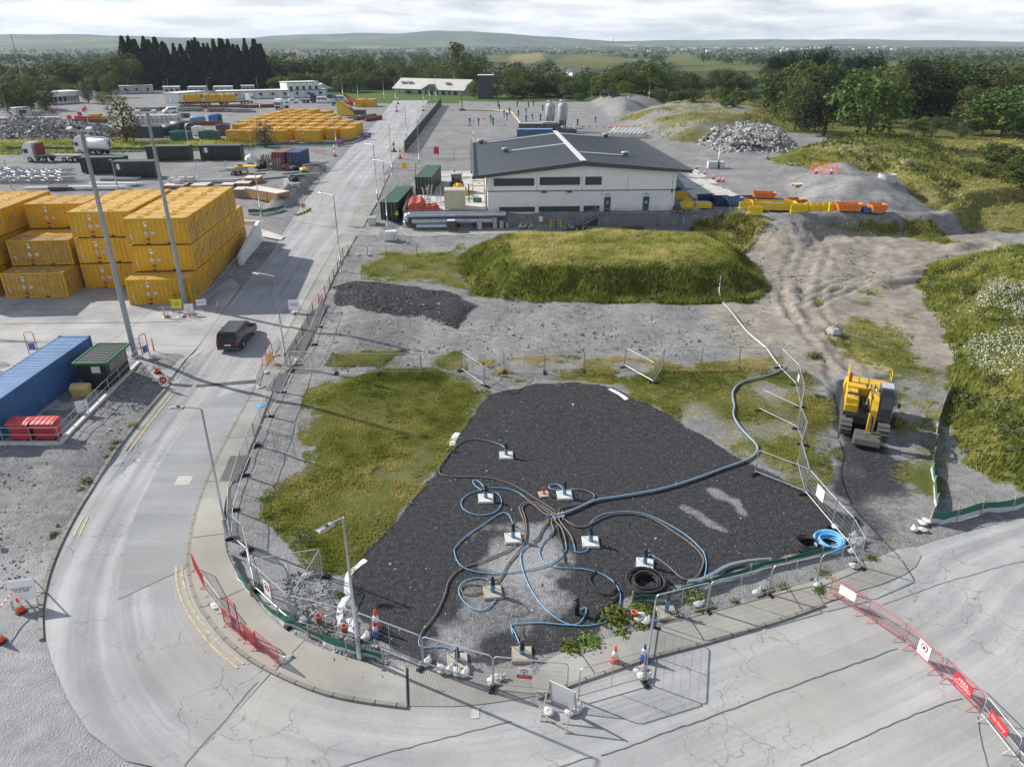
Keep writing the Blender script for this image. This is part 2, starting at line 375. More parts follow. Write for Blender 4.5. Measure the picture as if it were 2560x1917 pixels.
GRASSL = [(-15.6, 48.9), (-13.7, 50.5), (-10.2, 53.1), (-6, 53), (-3.8, 51.8), (-1.6, 49.2), (-3.2, 42.8), (-4.2, 38.4), (-5.9, 33.6), (-7.7, 29.0), (-9.9, 28.6), (-11.8, 31.1), (-13.9, 33.6), (-14.8, 36.4), (-12.9, 39.0), (-14.6, 43.2)]
GRASSR = [(q.x, q.y) for q in WA(1060, 805, 1200, 800, 1320, 790, 1330, 815, 1440, 800, 1690, 805, 1740, 800, 1790, 840, 1790, 950, 1800, 1030, 1760, 1090, 1690, 1040, 1560, 965, 1450, 905, 1420, 880, 1370, 865, 1290, 838, 1130, 843, 1060, 840)]
GRASS2 = [(q.x, q.y) for q in WA(1690, 770, 1730, 765, 1800, 720, 1860, 690, 1940, 740, 2000, 740, 2050, 830, 2040, 920, 2045, 1010, 2030, 1100, 1990, 1120, 1970, 1060, 1945, 1010, 1930, 930, 1950, 830, 1880, 790, 1800, 760)]
GRASS3 = [(q.x, q.y) for q in WA(780, 570, 830, 545, 960, 545, 1000, 520, 1030, 640, 1000, 625, 900, 600, 870, 615, 780, 605)]
GRASS4 = [(q.x, q.y) for q in WA(1490, 485, 1600, 465, 1660, 480, 1620, 530, 1580, 540)]
FIELDS = [[Wp(q).to_2d()[:] for q in L] for L in (T(2, 0, 350, 535, 480, 478, 760, 480, 1020, 510, 900, 545, 600, 545), T(2, 0, -40, 520, 0, 475, 250, 462, 290, 480, 200, 512), T(2, 0, 1640, 610, 1700, 570, 2120, 575, 2120, 615), T(1, 0, 235, 530, 260, 498, 440, 500, 420, 530), T(2, 0, 1300, 505, 1450, 478, 1620, 488, 1500, 510), T(3, 0, 1020, 585, 1050, 550, 1180, 555, 1150, 585), T(3, 0, 1640, 710, 1680, 675, 1830, 690, 1800, 715), T(1, 0, 1990, 505, 2060, 480, 2208, 480, 2208, 505), T(2, 0, 1420, 565, 1500, 530, 1800, 545, 1700, 565))]
GRASS6 = [(q.x, q.y) for q in WA(1760, 478, 1900, 470, 2040, 500, 2075, 525, 1950, 508, 1800, 492)]
GRASS7 = [(q.x, q.y) for q in WA(1750, 620, 1900, 610, 1985, 690, 1960, 760, 1800, 740, 1750, 690)]
DRYF = [(q.x, q.y) for q in WA(1000, 780, 1180, 768, 1330, 770, 1480, 785, 1690, 770, 1700, 800, 1440, 806, 1330, 812, 1060, 805)]
GRASS5 = [(q.x, q.y) for q in WA(700, 790, 720, 760, 830, 745, 890, 760, 1000, 755, 1010, 800, 900, 805, 800, 790)]
FIELDR = [(60, 97), (80, 100), (110, 130), (125, 185), (80, 185), (62, 160), (54, 140), (57, 118)]
VERGE1 = [(q.x, q.y) for q in WA(-60, 305, 250, 300, 320, 305, 480, 300, 600, 315, 480, 325, 250, 330, 0, 335, -60, 335)]
FARG = [(-1200, 400), (-330, 390), (-160, 385), (-85, 350), (-70, 300), (-22, 300), (-20, 312), (50, 305), (72, 240), (62, 205), (110, 165), (140, 150), (300, 100), (4000, 100), (9000, 9900), (-9000, 9900), (-9000, 200)]
def inner_ribbon_lines():
 pass
RP = A(925, 217, 850, 217, 912, 240, 832, 240, 895, 280, 795, 285, 870, 320, 755, 320, 835, 370, 700, 385, 800, 430, 655, 440, 775, 480, 612, 500, 740, 520, 590, 545, 700, 590, 530, 610, 660, 660, 480, 675, 600, 760, 420, 760, 565, 815, 365, 835, 520, 900, 305, 905, 480, 975, 245, 985, 450, 1040, 190, 1070, 425, 1110, 145, 1150, 412, 1180, 110, 1230, 410, 1235, 92, 1310, 425, 1290, 95, 1380, 450, 1330, 120, 1450, 490, 1380, 160, 1540, 540, 1420, 240, 1640, 588, 1448, 395, 1668)
CP = A(590, 1449, 400, 1660, 660, 1480, 640, 1800, 740, 1505, 800, 1900, 880, 1523, 1000, 1900, 1000, 1527, 1200, 1900, 1130, 1508, 1400, 1850, 1173, 1499, 1700, 1850, 1310, 1455, 2000, 1800, 1400, 1424, 2300, 1750, 1540, 1382, 2500, 1650, 1658, 1346, 2600, 1550, 1770, 1309, 2700, 1480, 1860, 1275, 2750, 1400, 1950, 1190, 2750, 1330, 2050, 1158, 2750, 1230, 2130, 1138, 2750, 1150, 2211, 1118, 2750, 1090, 2300, 1098, 2760, 1050)
Wr = [Wp(q) if q[1] < 1910 else Vector((*G(q), 0)) for q in RP]; Wc = [Wp(q) if q[1] < 1910 else Vector((*G(q), 0)) for q in CP]
rin, rout = smoothline([p.to_2d() for p in Wr[0::2]]), smoothline([p.to_2d() for p in Wr[1::2]])
cin, cout = smoothline([p.to_2d() for p in Wc[0::2]]), smoothline([p.to_2d() for p in Wc[1::2]])
PAVED = [(p.x, p.y) for p in rin + cin[1:]] + [(p.x, p.y) for p in cout[::-1] + rout[::-1][1:]]
CYARD = [(p[0], p[1]) for p in [Wp(q) for q in A(-120, 735, 190, 745, 300, 775, 345, 832, 372, 812, 425, 752, 480, 675, 520, 618, 500, 600, 440, 640, 380, 620, 400, 420, -120, 430)]]
def fan():
 ys = [5.0]
 while ys[-1] < 150: ys.append(ys[-1] + .2 + abs(ys[-1] - 20) * .0032)
 while ys[-1] < 10500: ys.append(ys[-1] * 1.02)
 ys = np.array(ys); u = np.sinh(np.linspace(-2.1, 2.1, 430)); u = u / u.max() * 1.6
 u = np.concatenate([np.linspace(-3.5, -.92, 24)[:-1], np.linspace(-.92, .92, 430), np.linspace(.92, 3.5, 24)[1:]])
 X = u[None, :] * (ys[:, None] + 12); Y = np.repeat(ys[:, None], len(u), 1)
 return X, Y
gX, gY = fan(); sh = gX.shape; fx, fy = gX.ravel(), gY.ravel()
gz = hz(fx, fy)
def msk(poly, w=.8, nz=.8, sc=.5):
 P = np.array(poly); lo = P.min(0) - 4; hi = P.max(0) + 4; out = np.zeros(fx.shape)
 m = (fx > lo[0]) & (fx < hi[0]) & (fy > lo[1]) & (fy < hi[1])
 d = sd(fx[m], fy[m], poly) + nz * vn(fx[m], fy[m], sc) + nz * .5 * vn(fx[m], fy[m], sc * 3)
 out[m] = ss(-w, w, d); return out
mp = msk(PAVED, .5, 0)
grass = np.maximum.reduce([msk(GRASSL, 1.0, 1.1) * (.8 + .2 * vn(fx, fy, .4)), msk(GRASSR, 1.2, 1.0) * (.66 + .28 * vn(fx, fy, .35)), msk(GRASS2, 1.8, 1.6) * (.5 + .3 * vn(fx, fy, .25)), msk(GRASS3, 1.8, 1.5) * (.62 + .3 * vn(fx, fy, .25)),
 msk(GRASS6, .8, .8) * .8, msk(GRASS7, 2, 2) * (.34 + .35 * vn(fx, fy, .4)), msk(DRYF, 1.2, 1.2) * (.55 + .3 * vn(fx, fy, .4)), msk(GRASS4, 1.0), msk(GRASS5, 1.2, 1.2) * (.6 + .35 * vn(fx, fy, .3)), msk(MOUND, 1.0, .8), msk(HILL, .9, .9) * .97, msk(HEAP5, 3, 3, .2) * .9, msk(HEAP4, 4, 3, .15) * (.52 + .35 * vn(fx, fy, .13)),
 msk(HEAP3, 3, 2, .2) * (.12 + .4 * vn(fx, fy, .1)), msk(FIELDR, 3, 2), msk(VERGE1, 1.2, .6), msk(FARG, 4, 3, .1)])
hz5 = msk(HEAP5, 3, 2, .2); topb = np.clip((gz - 5.2) / .4, 0, 1) * hz5
grass *= 1 - topb * .75
dark = np.maximum.reduce([msk(PAD, .22, .22, .9), msk(STRIP, .5, .6), msk(RAMPD, 1.2, .9) * (.62 + .3 * vn(fx, fy, .5))])
dark *= 1 - .9 * np.maximum.reduce([msk(FINES, 2.0, 1.6, .5) * (.66 + .14 * vn(fx, fy, .45)), msk(FINE2, .5, .5) * .8, msk(FINE3, .4, .5) * .65])
dark = np.maximum(dark, .45 * ss(.2, .8, vn(fx, fy, .12)) * ((fx < -6) & (fy > 25) & (fy < 75)))
dark = np.maximum(dark, .6 * np.clip(1.3 - ld(fx, fy, SPOIL) / 1.6, 0, 1)); dark = np.maximum(dark, .36 * ss(-22.5, -25, fx - (fy - 40) * -.02) * (fy > 30) * (fy < 58) + .30 * ss(2, 0, ld(fx, fy, [(-19.3, 70), (-16.5, 55), (-15.5, 45), (-14.5, 37)]) - .6))
grass *= 1 - np.clip(msk(PAD, .25, .25, .9) + msk(STRIP, .5, .5), 0, 1)
light = .55 * ss(33, 28, fy) * (fx < -9) + .5 * msk(FINES, 3, 1.5)
mud = ss(17, 24, fx) * ss(49, 56, fy) * (1 - ss(94, 98, fy)) * (fx < 64) + .35 * ss(-20, -5, fx) * ss(51, 55, fy) * (1 - ss(70, 74, fy)) * (fx < 30)
mud = np.maximum(mud * ss(3.1, 2.3, gz), topb * .9)
bare = ss(4, 9, vn(fx, fy, .11) * 10 + 2) * .0
dryg = np.clip(np.maximum.reduce([msk(DRYF, 1), msk(MOUND, 1) * (.2 + .8 * np.clip((gz - 3.3) / .6, 0, 1)), msk(GRASSL, 1) * ss(-7, -3.5, fx - (fy - 29) * .27 + 1.2), msk(FIELDR, 2) * .6, msk(GRASSR, 1) * .45, msk(HILL, 1) * (.3 + .3 * vn(fx, fy, .1)), msk(HEAP4, 3) * .5, msk(VERGE1, 1) * .35]), 0, 1)
far = ss(230, 330, fy)
for i, q in enumerate(FIELDS):
 k = np.maximum(ss(-8, 8, sd(fx, fy, q)), .8 * ss(-8, 8, sd(fx / .75, fy / .75, q))); far = far * (1 - k); dryg = np.maximum(dryg, k * (.95 if i == 1 else .38 if i in (0, 4) else .1))
rough = (1 - mp) * (1 - msk(CYARD, .5, 0))
rutd = np.zeros(fx.shape)
RUTS = [WA(1690, 480, 1715, 530, 1690, 590, 1690, 650, 1730, 710, 1790, 790, 1810, 860), WA(1740, 480, 1760, 540, 1740, 600, 1730, 660, 1765, 720, 1830, 800), WA(1700, 640, 1800, 600, 1950, 575, 2080, 550), WA(1720, 665, 1820, 620, 1980, 590, 2100, 565), WA(1665, 590, 1690, 640, 1720, 700), WA(1650, 560, 1700, 570, 1800, 575, 1900, 600)]
for L in RUTS + [[p + Vector((1.9, .3, 0)) for p in q] for q in RUTS[:4]]:
 d = ld(fx, fy, [(p.x, p.y) for p in L]) + .25 * vn(fx, fy, .8)
 rutd += -.13 * np.exp(-(d / .32) ** 2) + .09 * np.exp(-((np.abs(d) - .6) / .25) ** 2)
bankz = ss(23, 27, fx) * ss(78, 84, fy) * (fy < 104) * (fx < 66)
gz2 = gz - .07 * msk(PAVED, .3, 0) - .04 * msk(CYARD, .3, 0) + rough * (1 - .85 * msk(PAD, .6, .3)) * ((.05 + .1 * mud) * vn(fx, fy, .55) + .04 * vn(fx, fy, 1.4)) * (fy < 320) + rutd * rough + bankz * (.25 * vn(fx, fy, .5) + .15 * vn(fx, fy, 1.2)) * .8
hillm = (fx > -200) * 0
gz2 += ss(2200, 5200, fy) * 0
HILLS = [(-2600, 5200, 1500, 900, 130), (-4200, 5600, 1500, 1200, 235), (-1200, 5600, 1200, 900, 58), (-700, 7200, 1500, 700, 168), (-250, 7600, 1300, 700, 150), (-1700, 7000, 1500, 700, 170), (600, 7900, 900, 600, 75),
   (1500, 9000, 2500, 500, 75), (3600, 9000, 2500, 500, 92), (5200, 9300, 2600, 500, 78), (2240, 5400, 420, 300, 58), (1700, 5300, 500, 300, 16), (1050, 4600, 360, 260, 46), (4100, 5200, 1500, 500, 34), (-300, 9000, 6000, 500, 40), (3000, 9600, 1600, 400, 75)]
for hx, hy, a, b, h in HILLS:
 q = ((fx - hx) / a) ** 2 + ((fy - hy) / b) ** 2; gz2 += .34 * h * np.exp(-q * 1.1) * (1 + .12 * vn(fx, fy, .0022) + .05 * vn(fx, fy, .006)) * (fy > 3000)
def grid_mesh(name, vs, sh, mat):
 n, m = sh; idx = np.arange(n * m).reshape(n, m)
 f = np.stack([idx[:-1, :-1], idx[:-1, 1:], idx[1:, 1:], idx[1:, :-1]], -1).reshape(-1, 4)
 me = bpy.data.meshes.new(name); me.vertices.add(n * m); me.vertices.foreach_set('co', vs.astype(np.float32).ravel())
 me.loops.add(f.size); me.loops.foreach_set('vertex_index', f.astype(np.int32).ravel())
 me.polygons.add(len(f)); me.polygons.foreach_set('loop_start', (np.arange(len(f)) * 4).astype(np.int32)); me.polygons.foreach_set('loop_total', np.full(len(f), 4, np.int32))
 me.polygons.foreach_set('use_smooth', np.ones(len(f), bool)); me.update(calc_edges=True); me.validate()
 me.materials.append(mat); return me
def attr(me, name, *ch):
 a = me.color_attributes.new(name, 'FLOAT_COLOR', 'POINT'); c = np.ones((len(me.vertices), 4), np.float32)
 for i, x in enumerate(ch): c[:, i] = x
 a.data.foreach_set('color', c.ravel())
GM, t, b = newmat('ground'); P = t.nodes.new('ShaderNodeNewGeometry').outputs['Position']
def at_(n):
 a = nd(t, 'ShaderNodeAttribute', attribute_name=n); s = t.nodes.new('ShaderNodeSeparateColor'); t.links.new(a.outputs['Color'], s.inputs[0]); return s.outputs
k1, k2 = at_('mask1'), at_('mask2')
nF, nM, nL, nX = noise(t, P, 9, 5, .65), noise(t, P, 1.6, 6, .62), noise(t, P, .22, 5, .55), noise(t, P, 3.5, 6, .7)
vo = nd(t, 'ShaderNodeTexVoronoi', in_={'Scale': 15.0, 'Randomness': 1.0}); t.links.new(P, vo.inputs['Vector'])
vs_ = t.nodes.new('ShaderNodeSeparateColor'); t.links.new(vo.outputs['Color'], vs_.inputs[0])
grav = ramp(t, mth(t, 'ADD', mth(t, 'MULTIPLY', nM, .45), mth(t, 'ADD', mth(t, 'MULTIPLY', nL, .35), mth(t, 'MULTIPLY', nF, .2))), [(.36, (.115, .116, .12)), (.48, (.215, .215, .215)), (.58, (.305, .302, .296)), (.68, (.40, .395, .385))])
grav = mix(t, mth(t, 'MULTIPLY', vs_.outputs[0], .5), grav, mix(t, vs_.outputs[1], (.10, .10, .105), (.40, .395, .385)))
mudc = ramp(t, mth(t, 'ADD', mth(t, 'MULTIPLY', nM, .6), mth(t, 'MULTIPLY', nL, .4)), [(.34, (.165, .15, .13)), (.5, (.295, .258, .21)), (.66, (.40, .375, .34))])
mudc = mix(t, mth(t, 'MULTIPLY', vs_.outputs[0], .28), mudc, mix(t, vs_.outputs[1], (.10, .095, .09), (.42, .40, .37)))
drk = ramp(t, nX, [(.3, (.022, .023, .026)), (.5, (.046, .047, .051)), (.7, (.076, .077, .081))])
drk = mix(t, mth(t, 'MULTIPLY', mth(t, 'GREATER_THAN', vs_.outputs[0], .986), .3), drk, (.30, .30, .30))
gr = ramp(t, mth(t, 'ADD', mth(t, 'MULTIPLY', nX, .6), mth(t, 'MULTIPLY', nL, .4)), [(.36, (.05, .062, .014)), (.5, (.105, .115, .025)), (.64, (.18, .165, .05))])
dry = ramp(t, nX, [(.32, (.12, .10, .04)), (.5, (.22, .185, .075)), (.7, (.34, .28, .13))])
fv = nd(t, 'ShaderNodeTexVoronoi', in_={'Scale': .0042, 'Randomness': .9}); fmap = nd(t, 'ShaderNodeMapping', in_={'Scale': (1, .45, 1)}); t.links.new(P, fmap.inputs[0]); t.links.new(fmap.outputs[0], fv.inputs['Vector'])
fs_ = t.nodes.new('ShaderNodeSeparateColor'); t.links.new(fv.outputs['Color'], fs_.inputs[0])
hill = ramp(t, noise(t, P, .004, 6, .6), [(.42, (.025, .042, .018)), (.6, (.06, .085, .03))])
fld = ramp(t, fs_.outputs[0], [(0, (.10, .17, .03)), (.35, (.14, .20, .045)), (.55, (.06, .09, .03)), (.75, (.16, .19, .06)), (.92, (.33, .27, .13)), (1, (.10, .17, .03))], 'CONSTANT')
def brk(m, amt, lo=.42, hi=.58, n=nX): return ramp(t, mth(t, 'ADD', m, mth(t, 'MULTIPLY', mth(t, 'SUBTRACT', n, .5), amt)), [(lo, 0.0), (hi, 1.0)])
grav = mix(t, mth(t, 'MULTIPLY', k2[2], .75), grav, mix(t, nM, (.34, .345, .36), (.50, .50, .51)))
col = mix(t, brk(k2[0], .8), grav, mudc)
col = mix(t, brk(k1[2], .55, .36, .62), col, drk)
gcol = mix(t, brk(k1[1], 1.1, .35, .75), gr, dry); gcol = mix(t, k2[1], gcol, mix(t, ramp(t, noise(t, P, .0016, 5, .6), [(.40, .35), (.52, 1.0)]), fld, hill))
col = mix(t, brk(k1[0], 1.1, .40, .60), col, gcol)
t.links.new(col, b.inputs['Base Color']); b.inputs['Roughness'].default_value = .95; b.inputs['Specular IOR Level'].default_value = .15
bh = mth(t, 'ADD', mth(t, 'ADD', mth(t, 'MULTIPLY', nX, .25), mth(t, 'MULTIPLY', nF, .4)), mth(t, 'MULTIPLY', vo.outputs['Distance'], -.9))
bp = nd(t, 'ShaderNodeBump', in_={'Strength': .75, 'Distance': .06}); t.links.new(bh, bp.inputs['Height']); t.links.new(bp.outputs[0], b.inputs['Normal'])
me = grid_mesh('ground', np.stack([fx, fy, gz2], -1), sh, GM)
attr(me, 'mask1', grass, dryg, dark); attr(me, 'mask2', mud, far, np.clip(light, 0, 1))
o = bpy.data.objects.new('ground', me); COL.objects.link(o); o['kind'] = 'structure'
# ---------------------------------------------------------------- paved surfaces
def pavemat(name, dkc, mid, lite, crack=0.0, joint=None, ribs=False, streak=.5, uvm=True, bump=.35):
 m, t, b = newmat(name); P = t.nodes.new('ShaderNodeNewGeometry').outputs['Position']; uv = uvn(t) if uvm else P
 mp_ = nd(t, 'ShaderNodeMapping', in_={'Scale': (.025, .9, 1)}); t.links.new(uv, mp_.inputs[0]); st = noise(t, mp_.outputs[0], 1.0, 7, .62)
 a = mth(t, 'ADD', mth(t, 'MULTIPLY', st, streak), mth(t, 'MULTIPLY', noise(t, P, .25, 6, .6), 1 - streak))
 a = mth(t, 'ADD', a, mth(t, 'MULTIPLY', mth(t, 'SUBTRACT', noise(t, P, 7, 4, .7), .5), .16))
 c = ramp(t, a, [(.36, dkc), (.5, mid), (.63, lite)])
 sp = ramp(t, noise(t, P, .7, 9, .75, .4), [(.63, 0.0), (.70, .6)]); c = mix(t, ramp(t, noise(t, P, .11, 4, .5), [(.47, 0.0), (.6, .55)]), c, (mid[0] * 1.12, mid[1] * 1.06, mid[2] * .96)); c = mix(t, sp, c, (dkc[0] * .5, dkc[1] * .46, dkc[2] * .4))
 if crack:
  wp = nd(t, 'ShaderNodeVectorMath', operation='ADD'); ns = nd(t, 'ShaderNodeTexNoise', in_={'Scale': .9, 'Detail': 5.0}); t.links.new(P, ns.inputs['Vector'])
  sc_ = nd(t, 'ShaderNodeVectorMath', operation='SCALE'); sc_.inputs['Scale'].default_value = 1.6; t.links.new(ns.outputs['Color'], sc_.inputs[0]); t.links.new(P, wp.inputs[0]); t.links.new(sc_.outputs[0], wp.inputs[1])
  for scl, w, lo in ((.42, .009, .46), (1.15, .012, .52)):
   v = nd(t, 'ShaderNodeTexVoronoi', feature='DISTANCE_TO_EDGE', in_={'Scale': scl}); t.links.new(wp.outputs[0], v.inputs['Vector'])
   k = ramp(t, v.outputs['Distance'], [(w * .4, 1.0), (w, 0.0)]); mk = ramp(t, noise(t, P, .16, 4, .6), [(lo, 0.0), (lo + .1, crack)])
   c = mix(t, mth(t, 'MULTIPLY', k, mk), c, (.045, .045, .048))
 if joint:
  s2 = t.nodes.new('ShaderNodeSeparateXYZ'); t.links.new(uv, s2.inputs[0])
  wob = mth(t, 'MULTIPLY', mth(t, 'SUBTRACT', noise(t, P, 1.2, 5, .7), .5), joint[2])
  for ax, per in ((0, joint[0]), (1, joint[1])):
   if not per: continue
   q = mth(t, 'FRACT', mth(t, 'DIVIDE', mth(t, 'ADD', s2.outputs[ax], wob), per)); q = mth(t, 'ABSOLUTE', mth(t, 'SUBTRACT', q, .5))
   k = ramp(t, q, [(.022 / per * 1.0, .85), (.045 / per, 0.0)]); c = mix(t, k, c, (.06, .058, .055))
 t.links.new(c, b.inputs['Base Color']); b.inputs['Roughness'].default_value = .88; b.inputs['Specular IOR Level'].default_value = .25
 h = noise(t, P, 30, 3, .7)
 if ribs:
  wv = nd(t, 'ShaderNodeTexWave', in_={'Scale': 4.5, 'Distortion': .8, 'Detail': 2.0}); t.links.new(uv, wv.inputs['Vector']); h = mth(t, 'ADD', h, mth(t, 'MULTIPLY', wv.outputs[0], 2.0))
 bp = nd(t, 'ShaderNodeBump', in_={'Strength': bump, 'Distance': .02}); t.links.new(h, bp.inputs['Height']); t.links.new(bp.outputs[0], b.inputs['Normal'])
 return m
ASPH = pavemat('asphalt', (.225, .228, .236), (.325, .328, .336), (.44, .442, .442), crack=.6, streak=.62)
ASPH2 = pavemat('asphalt_patch', (.21, .217, .228), (.272, .28, .29), (.34, .345, .35), streak=.5, uvm=False)
CONC = pavemat('concrete_slab', (.25, .253, .258), (.35, .353, .353), (.46, .46, .45), crack=.45, streak=.6)
CYM = pavemat('yard_concrete', (.26, .263, .268), (.35, .353, .355), (.44, .44, .435), joint=(14, 9, .1), streak=.2, uvm=False)
PAVM = pavemat('pavement_concrete', (.235, .23, .215), (.31, .303, .282), (.40, .39, .36), joint=(5.5, 0, .02), streak=.2)
RIBM = pavemat('ribbed_concrete', (.22, .215, .20), (.29, .28, .262), (.36, .35, .33), ribs=True, streak=.2, bump=.4)
KERB = pavemat('kerb_stone', (.17, .16, .14), (.24, .232, .21), (.30, .29, .26), joint=(.9, 0, .0), streak=.2)
PALE = pavemat('pale_concrete', (.36, .355, .335), (.47, .462, .44), (.56, .55, .53), joint=(6, 4, .05), streak=.1, uvm=False)
DARKP = pavemat('dark_pad', (.10, .098, .096), (.135, .133, .13), (.175, .172, .168), streak=.2, uvm=False)
n1_ = 130
ribbon('road', resample(rin, n1_), resample(rout, n1_), ASPH, .0, 10)
ribbon('concrete_road', resample(cin, 110), resample(cout, 110), CONC, .002, 16)
def lineW(*parts): return [p.to_2d() for q in parts for p in [Wp(a) for a in q]]
PVI = lineW(T(1, 1, 745, 505, 510, 930, 260, 1400), A(565, 815, 520, 900, 480, 975, 450, 1040, 425, 1110, 412, 1180, 410, 1235, 425, 1290, 450, 1330, 490, 1380, 540, 1420, 588, 1448, 660, 1480, 740, 1505, 880, 1523))
PVO = lineW(T(1, 1, 868, 520, 690, 840, 590, 1060, 400, 1600), A(600, 815), T(0, 2, 2208, 640, 2110, 900, 1990, 1080, 1930, 1260, 1935, 1500, 1950, 1656), T(0, 3, 1790, 100, 1870, 250, 1974, 380), T(1, 3, 120, 540, 300, 660, 520, 760, 780, 850, 1000, 900, 1160, 890))
pvi, pvo = resample(smoothline(PVI), 120), resample(smoothline(PVO), 120)
def match(base, other):
 out = []; k = 0
 for i, p in enumerate(base):
  s = i / (len(base) - 1) * (len(other) - 1); lo = max(k, int(s) - 8); hi = min(len(other) - 1, int(s) + 8)
  j = min(range(lo, max(lo, hi) + 1), key=lambda q: (other[q] - p).length); k = max(k, j); out.append(other[k])
 out[0] = other[0]; out[-1] = other[-1]; return [out[0]] + [(out[i - 1] + out[i] * 2 + out[i + 1]) / 4 for i in range(1, len(out) - 1)] + [out[-1]]
pvo = match(pvi, pvo)
ribbon('pavement', pvi, pvo, PAVM, .11, 2, wall=.25)
def offs(L, d):
 out = []
 for i, p in enumerate(L):
  a = L[max(0, i - 1)]; c = L[min(len(L) - 1, i + 1)]; e = (c - a).normalized(); out.append(p + Vector((-e.y, e.x)) * d)
 return out
side = 1 if (offs(pvi, .15)[60] - pvo[60]).length > (pvi[60] - pvo[60]).length else -1
ribbon('kerb', offs(pvi, .0), offs(pvi, side * .17), KERB, .115, 1, wall=.25)
kl = resample(smoothline([p.to_2d() for p in Wr[23:38:2]]), 60); k2_ = offs(kl, .16)
s2_ = 1 if (k2_[30] - pvi[50]).length > (kl[30] - pvi[50]).length else -1
ribbon('kerb', offs(kl, 0), offs(kl, s2_ * .18), KERB, .10, 1, wall=.25)
PV2I, PV2O = lineW(T(1, 1, 1030, 0, 870, 230, 795, 440)), lineW(T(1, 1, 1150, 0, 1040, 240, 925, 445))
ribbon('pavement', resample(PV2I, 20), resample(PV2O, 20), PAVM, .1, 1, wall=.2)
p3i = resample(smoothline(lineW(A(885, 1524, 1000, 1526, 1130, 1508, 1180, 1497))), 24); p3o = resample(lineW(T(1, 3, 1165, 888, 1500, 900, 1974, 900), T(2, 3, 140, 880)), 24)
ribbon('ribbed_apron', p3i, p3o, RIBM, .03, 1, wall=.1)
p4i = resample(smoothline(lineW(T(2, 3, 190, 1118, 450, 1010, 700, 925, 1060, 800, 1500, 690, 1974, 545), T(3, 3, 200, 480, 420, 400))), 50)
p4o = resample(smoothline(lineW(T(2, 3, 150, 1010, 240, 860, 390, 780, 760, 670, 1060, 600, 1350, 500, 1640, 440, 1974, 350), T(3, 3, 200, 270, 330, 240))), 50)
ribbon('pavement', p4i, p4o, PAVM, .09, 2, wall=.2)
ribbon('kerb', p4i, offs(p4i, -.16 if (offs(p4i, .16)[25] - p4o[25]).length < (p4i[25] - p4o[25]).length else .16), KERB, .095, 1, wall=.2)
drape('apron_end', lineW(T(3, 3, 330, 235, 640, 110, 900, 20, 1000, -20, 1130, -40, 1180, 30, 1140, 110, 1060, 170, 900, 240, 700, 300, 430, 398)), PAVM, .03)
drape('concrete_yard', CYARD, CYM, .006, 3, 1.5)
drape('asphalt_patch', lineW(T(0, 2, 1730, 370, 1350, 950, 1180, 1300, 1060, 1656), T(0, 3, 905, 370, 1170, 245, 1430, 125), A(412, 1180, 425, 1110, 452, 1040, 482, 975, 522, 900, 560, 830)), ASPH2, .016, 1.5)
for q in (T(0, 2, 1990, 840, 2150, 832, 2050, 1050, 1900, 1050), T(1, 1, 470, 1180, 625, 1115, 395, 1570, 245, 1555), T(1, 2, 190, 125, 290, 125, 215, 285, 85, 275), T(1, 1, 20, 455, 250, 530, 215, 560, 60, 530)):
 drape('pavement_patch', lineW(q), DARKP if q is not None and q[0][1] > 600 else PALE, .122)
STRP = lineW(T(1, 1, 790, 450, 960, 465, 1180, 440, 1290, 445, 2208, 440), T(2, 1, 0, 425, 700, 425, 1250, 440, 1240, 475, 600, 500, 0, 500), T(1, 1, 2208, 495, 1430, 525, 1200, 525, 870, 515, 760, 500))
drape('building_path', STRP, PAVM, .03)
drape('compound_yard', [(-14.3, 100.4), (-3.6, 100.8), (-5.4, 136), (-15, 135), (-15.5, 124), (-14.5, 112)], PALE, .03, 3)
drape('concrete_strip', lineW(T(2, 0, 1400, 1490, 1590, 1463, 1900, 1656), T(2, 1, 2000, 192, 1560, 195)), PALE, .03, 3)
YEL = M('yellow_marking', (.52, .44, .24), .85, .3, 3, dirt=.75); BLK = M('iron', (.06, .058, .056), .8, .3, 4)
def near_i(L, q): w = Wp(q).to_2d(); return min(range(len(L)), key=lambda i: (L[i] - w).length)
iA, iB, iC = near_i(kl, A(386, 850)[0]), near_i(kl, A(285, 985)[0]), near_i(kl, A(190, 1120)[0])
jA, jB = near_i(pvi, A(418, 1222)[0]), near_i(pvi, A(560, 1432)[0])
for off in (.30, .58):
 for (i0, i1, L, sg) in ((iA, iB, kl, -s2_), (iC, iC + 5, kl, -s2_), (jA, jB, pvi, side)):
  i0, i1 = min(i0, i1), max(i0, i1)
  seg = offs(L, sg * (off + .05)); seg2 = offs(L, sg * (off + .15)); ribbon('yellow_line', seg[i0:i1], seg2[i0:i1], YEL, .022)
gA, gB = lineW(T(0, 2, 1440, 198, 2208, 170)), lineW(T(0, 2, 1440, 215, 2208, 200))
ribbon('drain_grating', resample(gA, 24), resample(gB, 24), pavemat('drain_grating', (.05, .046, .04), (.085, .08, .07), (.12, .11, .1), joint=(.5, 0, 0), streak=.2), .02)
JM = M('joint_tar', (.12, .12, .12), .9, .5, 4)
def joint(px, w=.05):
 L = resample(smoothline(lineW(px), 1), 60); L = [p + Vector((1, 1)) * (.07 * float(vn(np.array([p.x]), np.array([p.y]), .9)[0]) + .05 * float(vn(np.array([p.x]), np.array([p.y]), 3.)[0])) for p in L]; w = w * .62; ribbon('road_joint', offs(L, w / 2), offs(L, -w / 2), JM, .02)
joint(T(0, 1, 0, 1275, 900, 1268, 1580, 1258), .16); joint(T(0, 3, 1974, 1010, 1700, 1330, 1420, 1650)); joint(T(1, 3, 650, 1654, 1000, 1545, 1974, 1300)); joint(T(0, 2, 1630, 20, 1520, 160), .06)
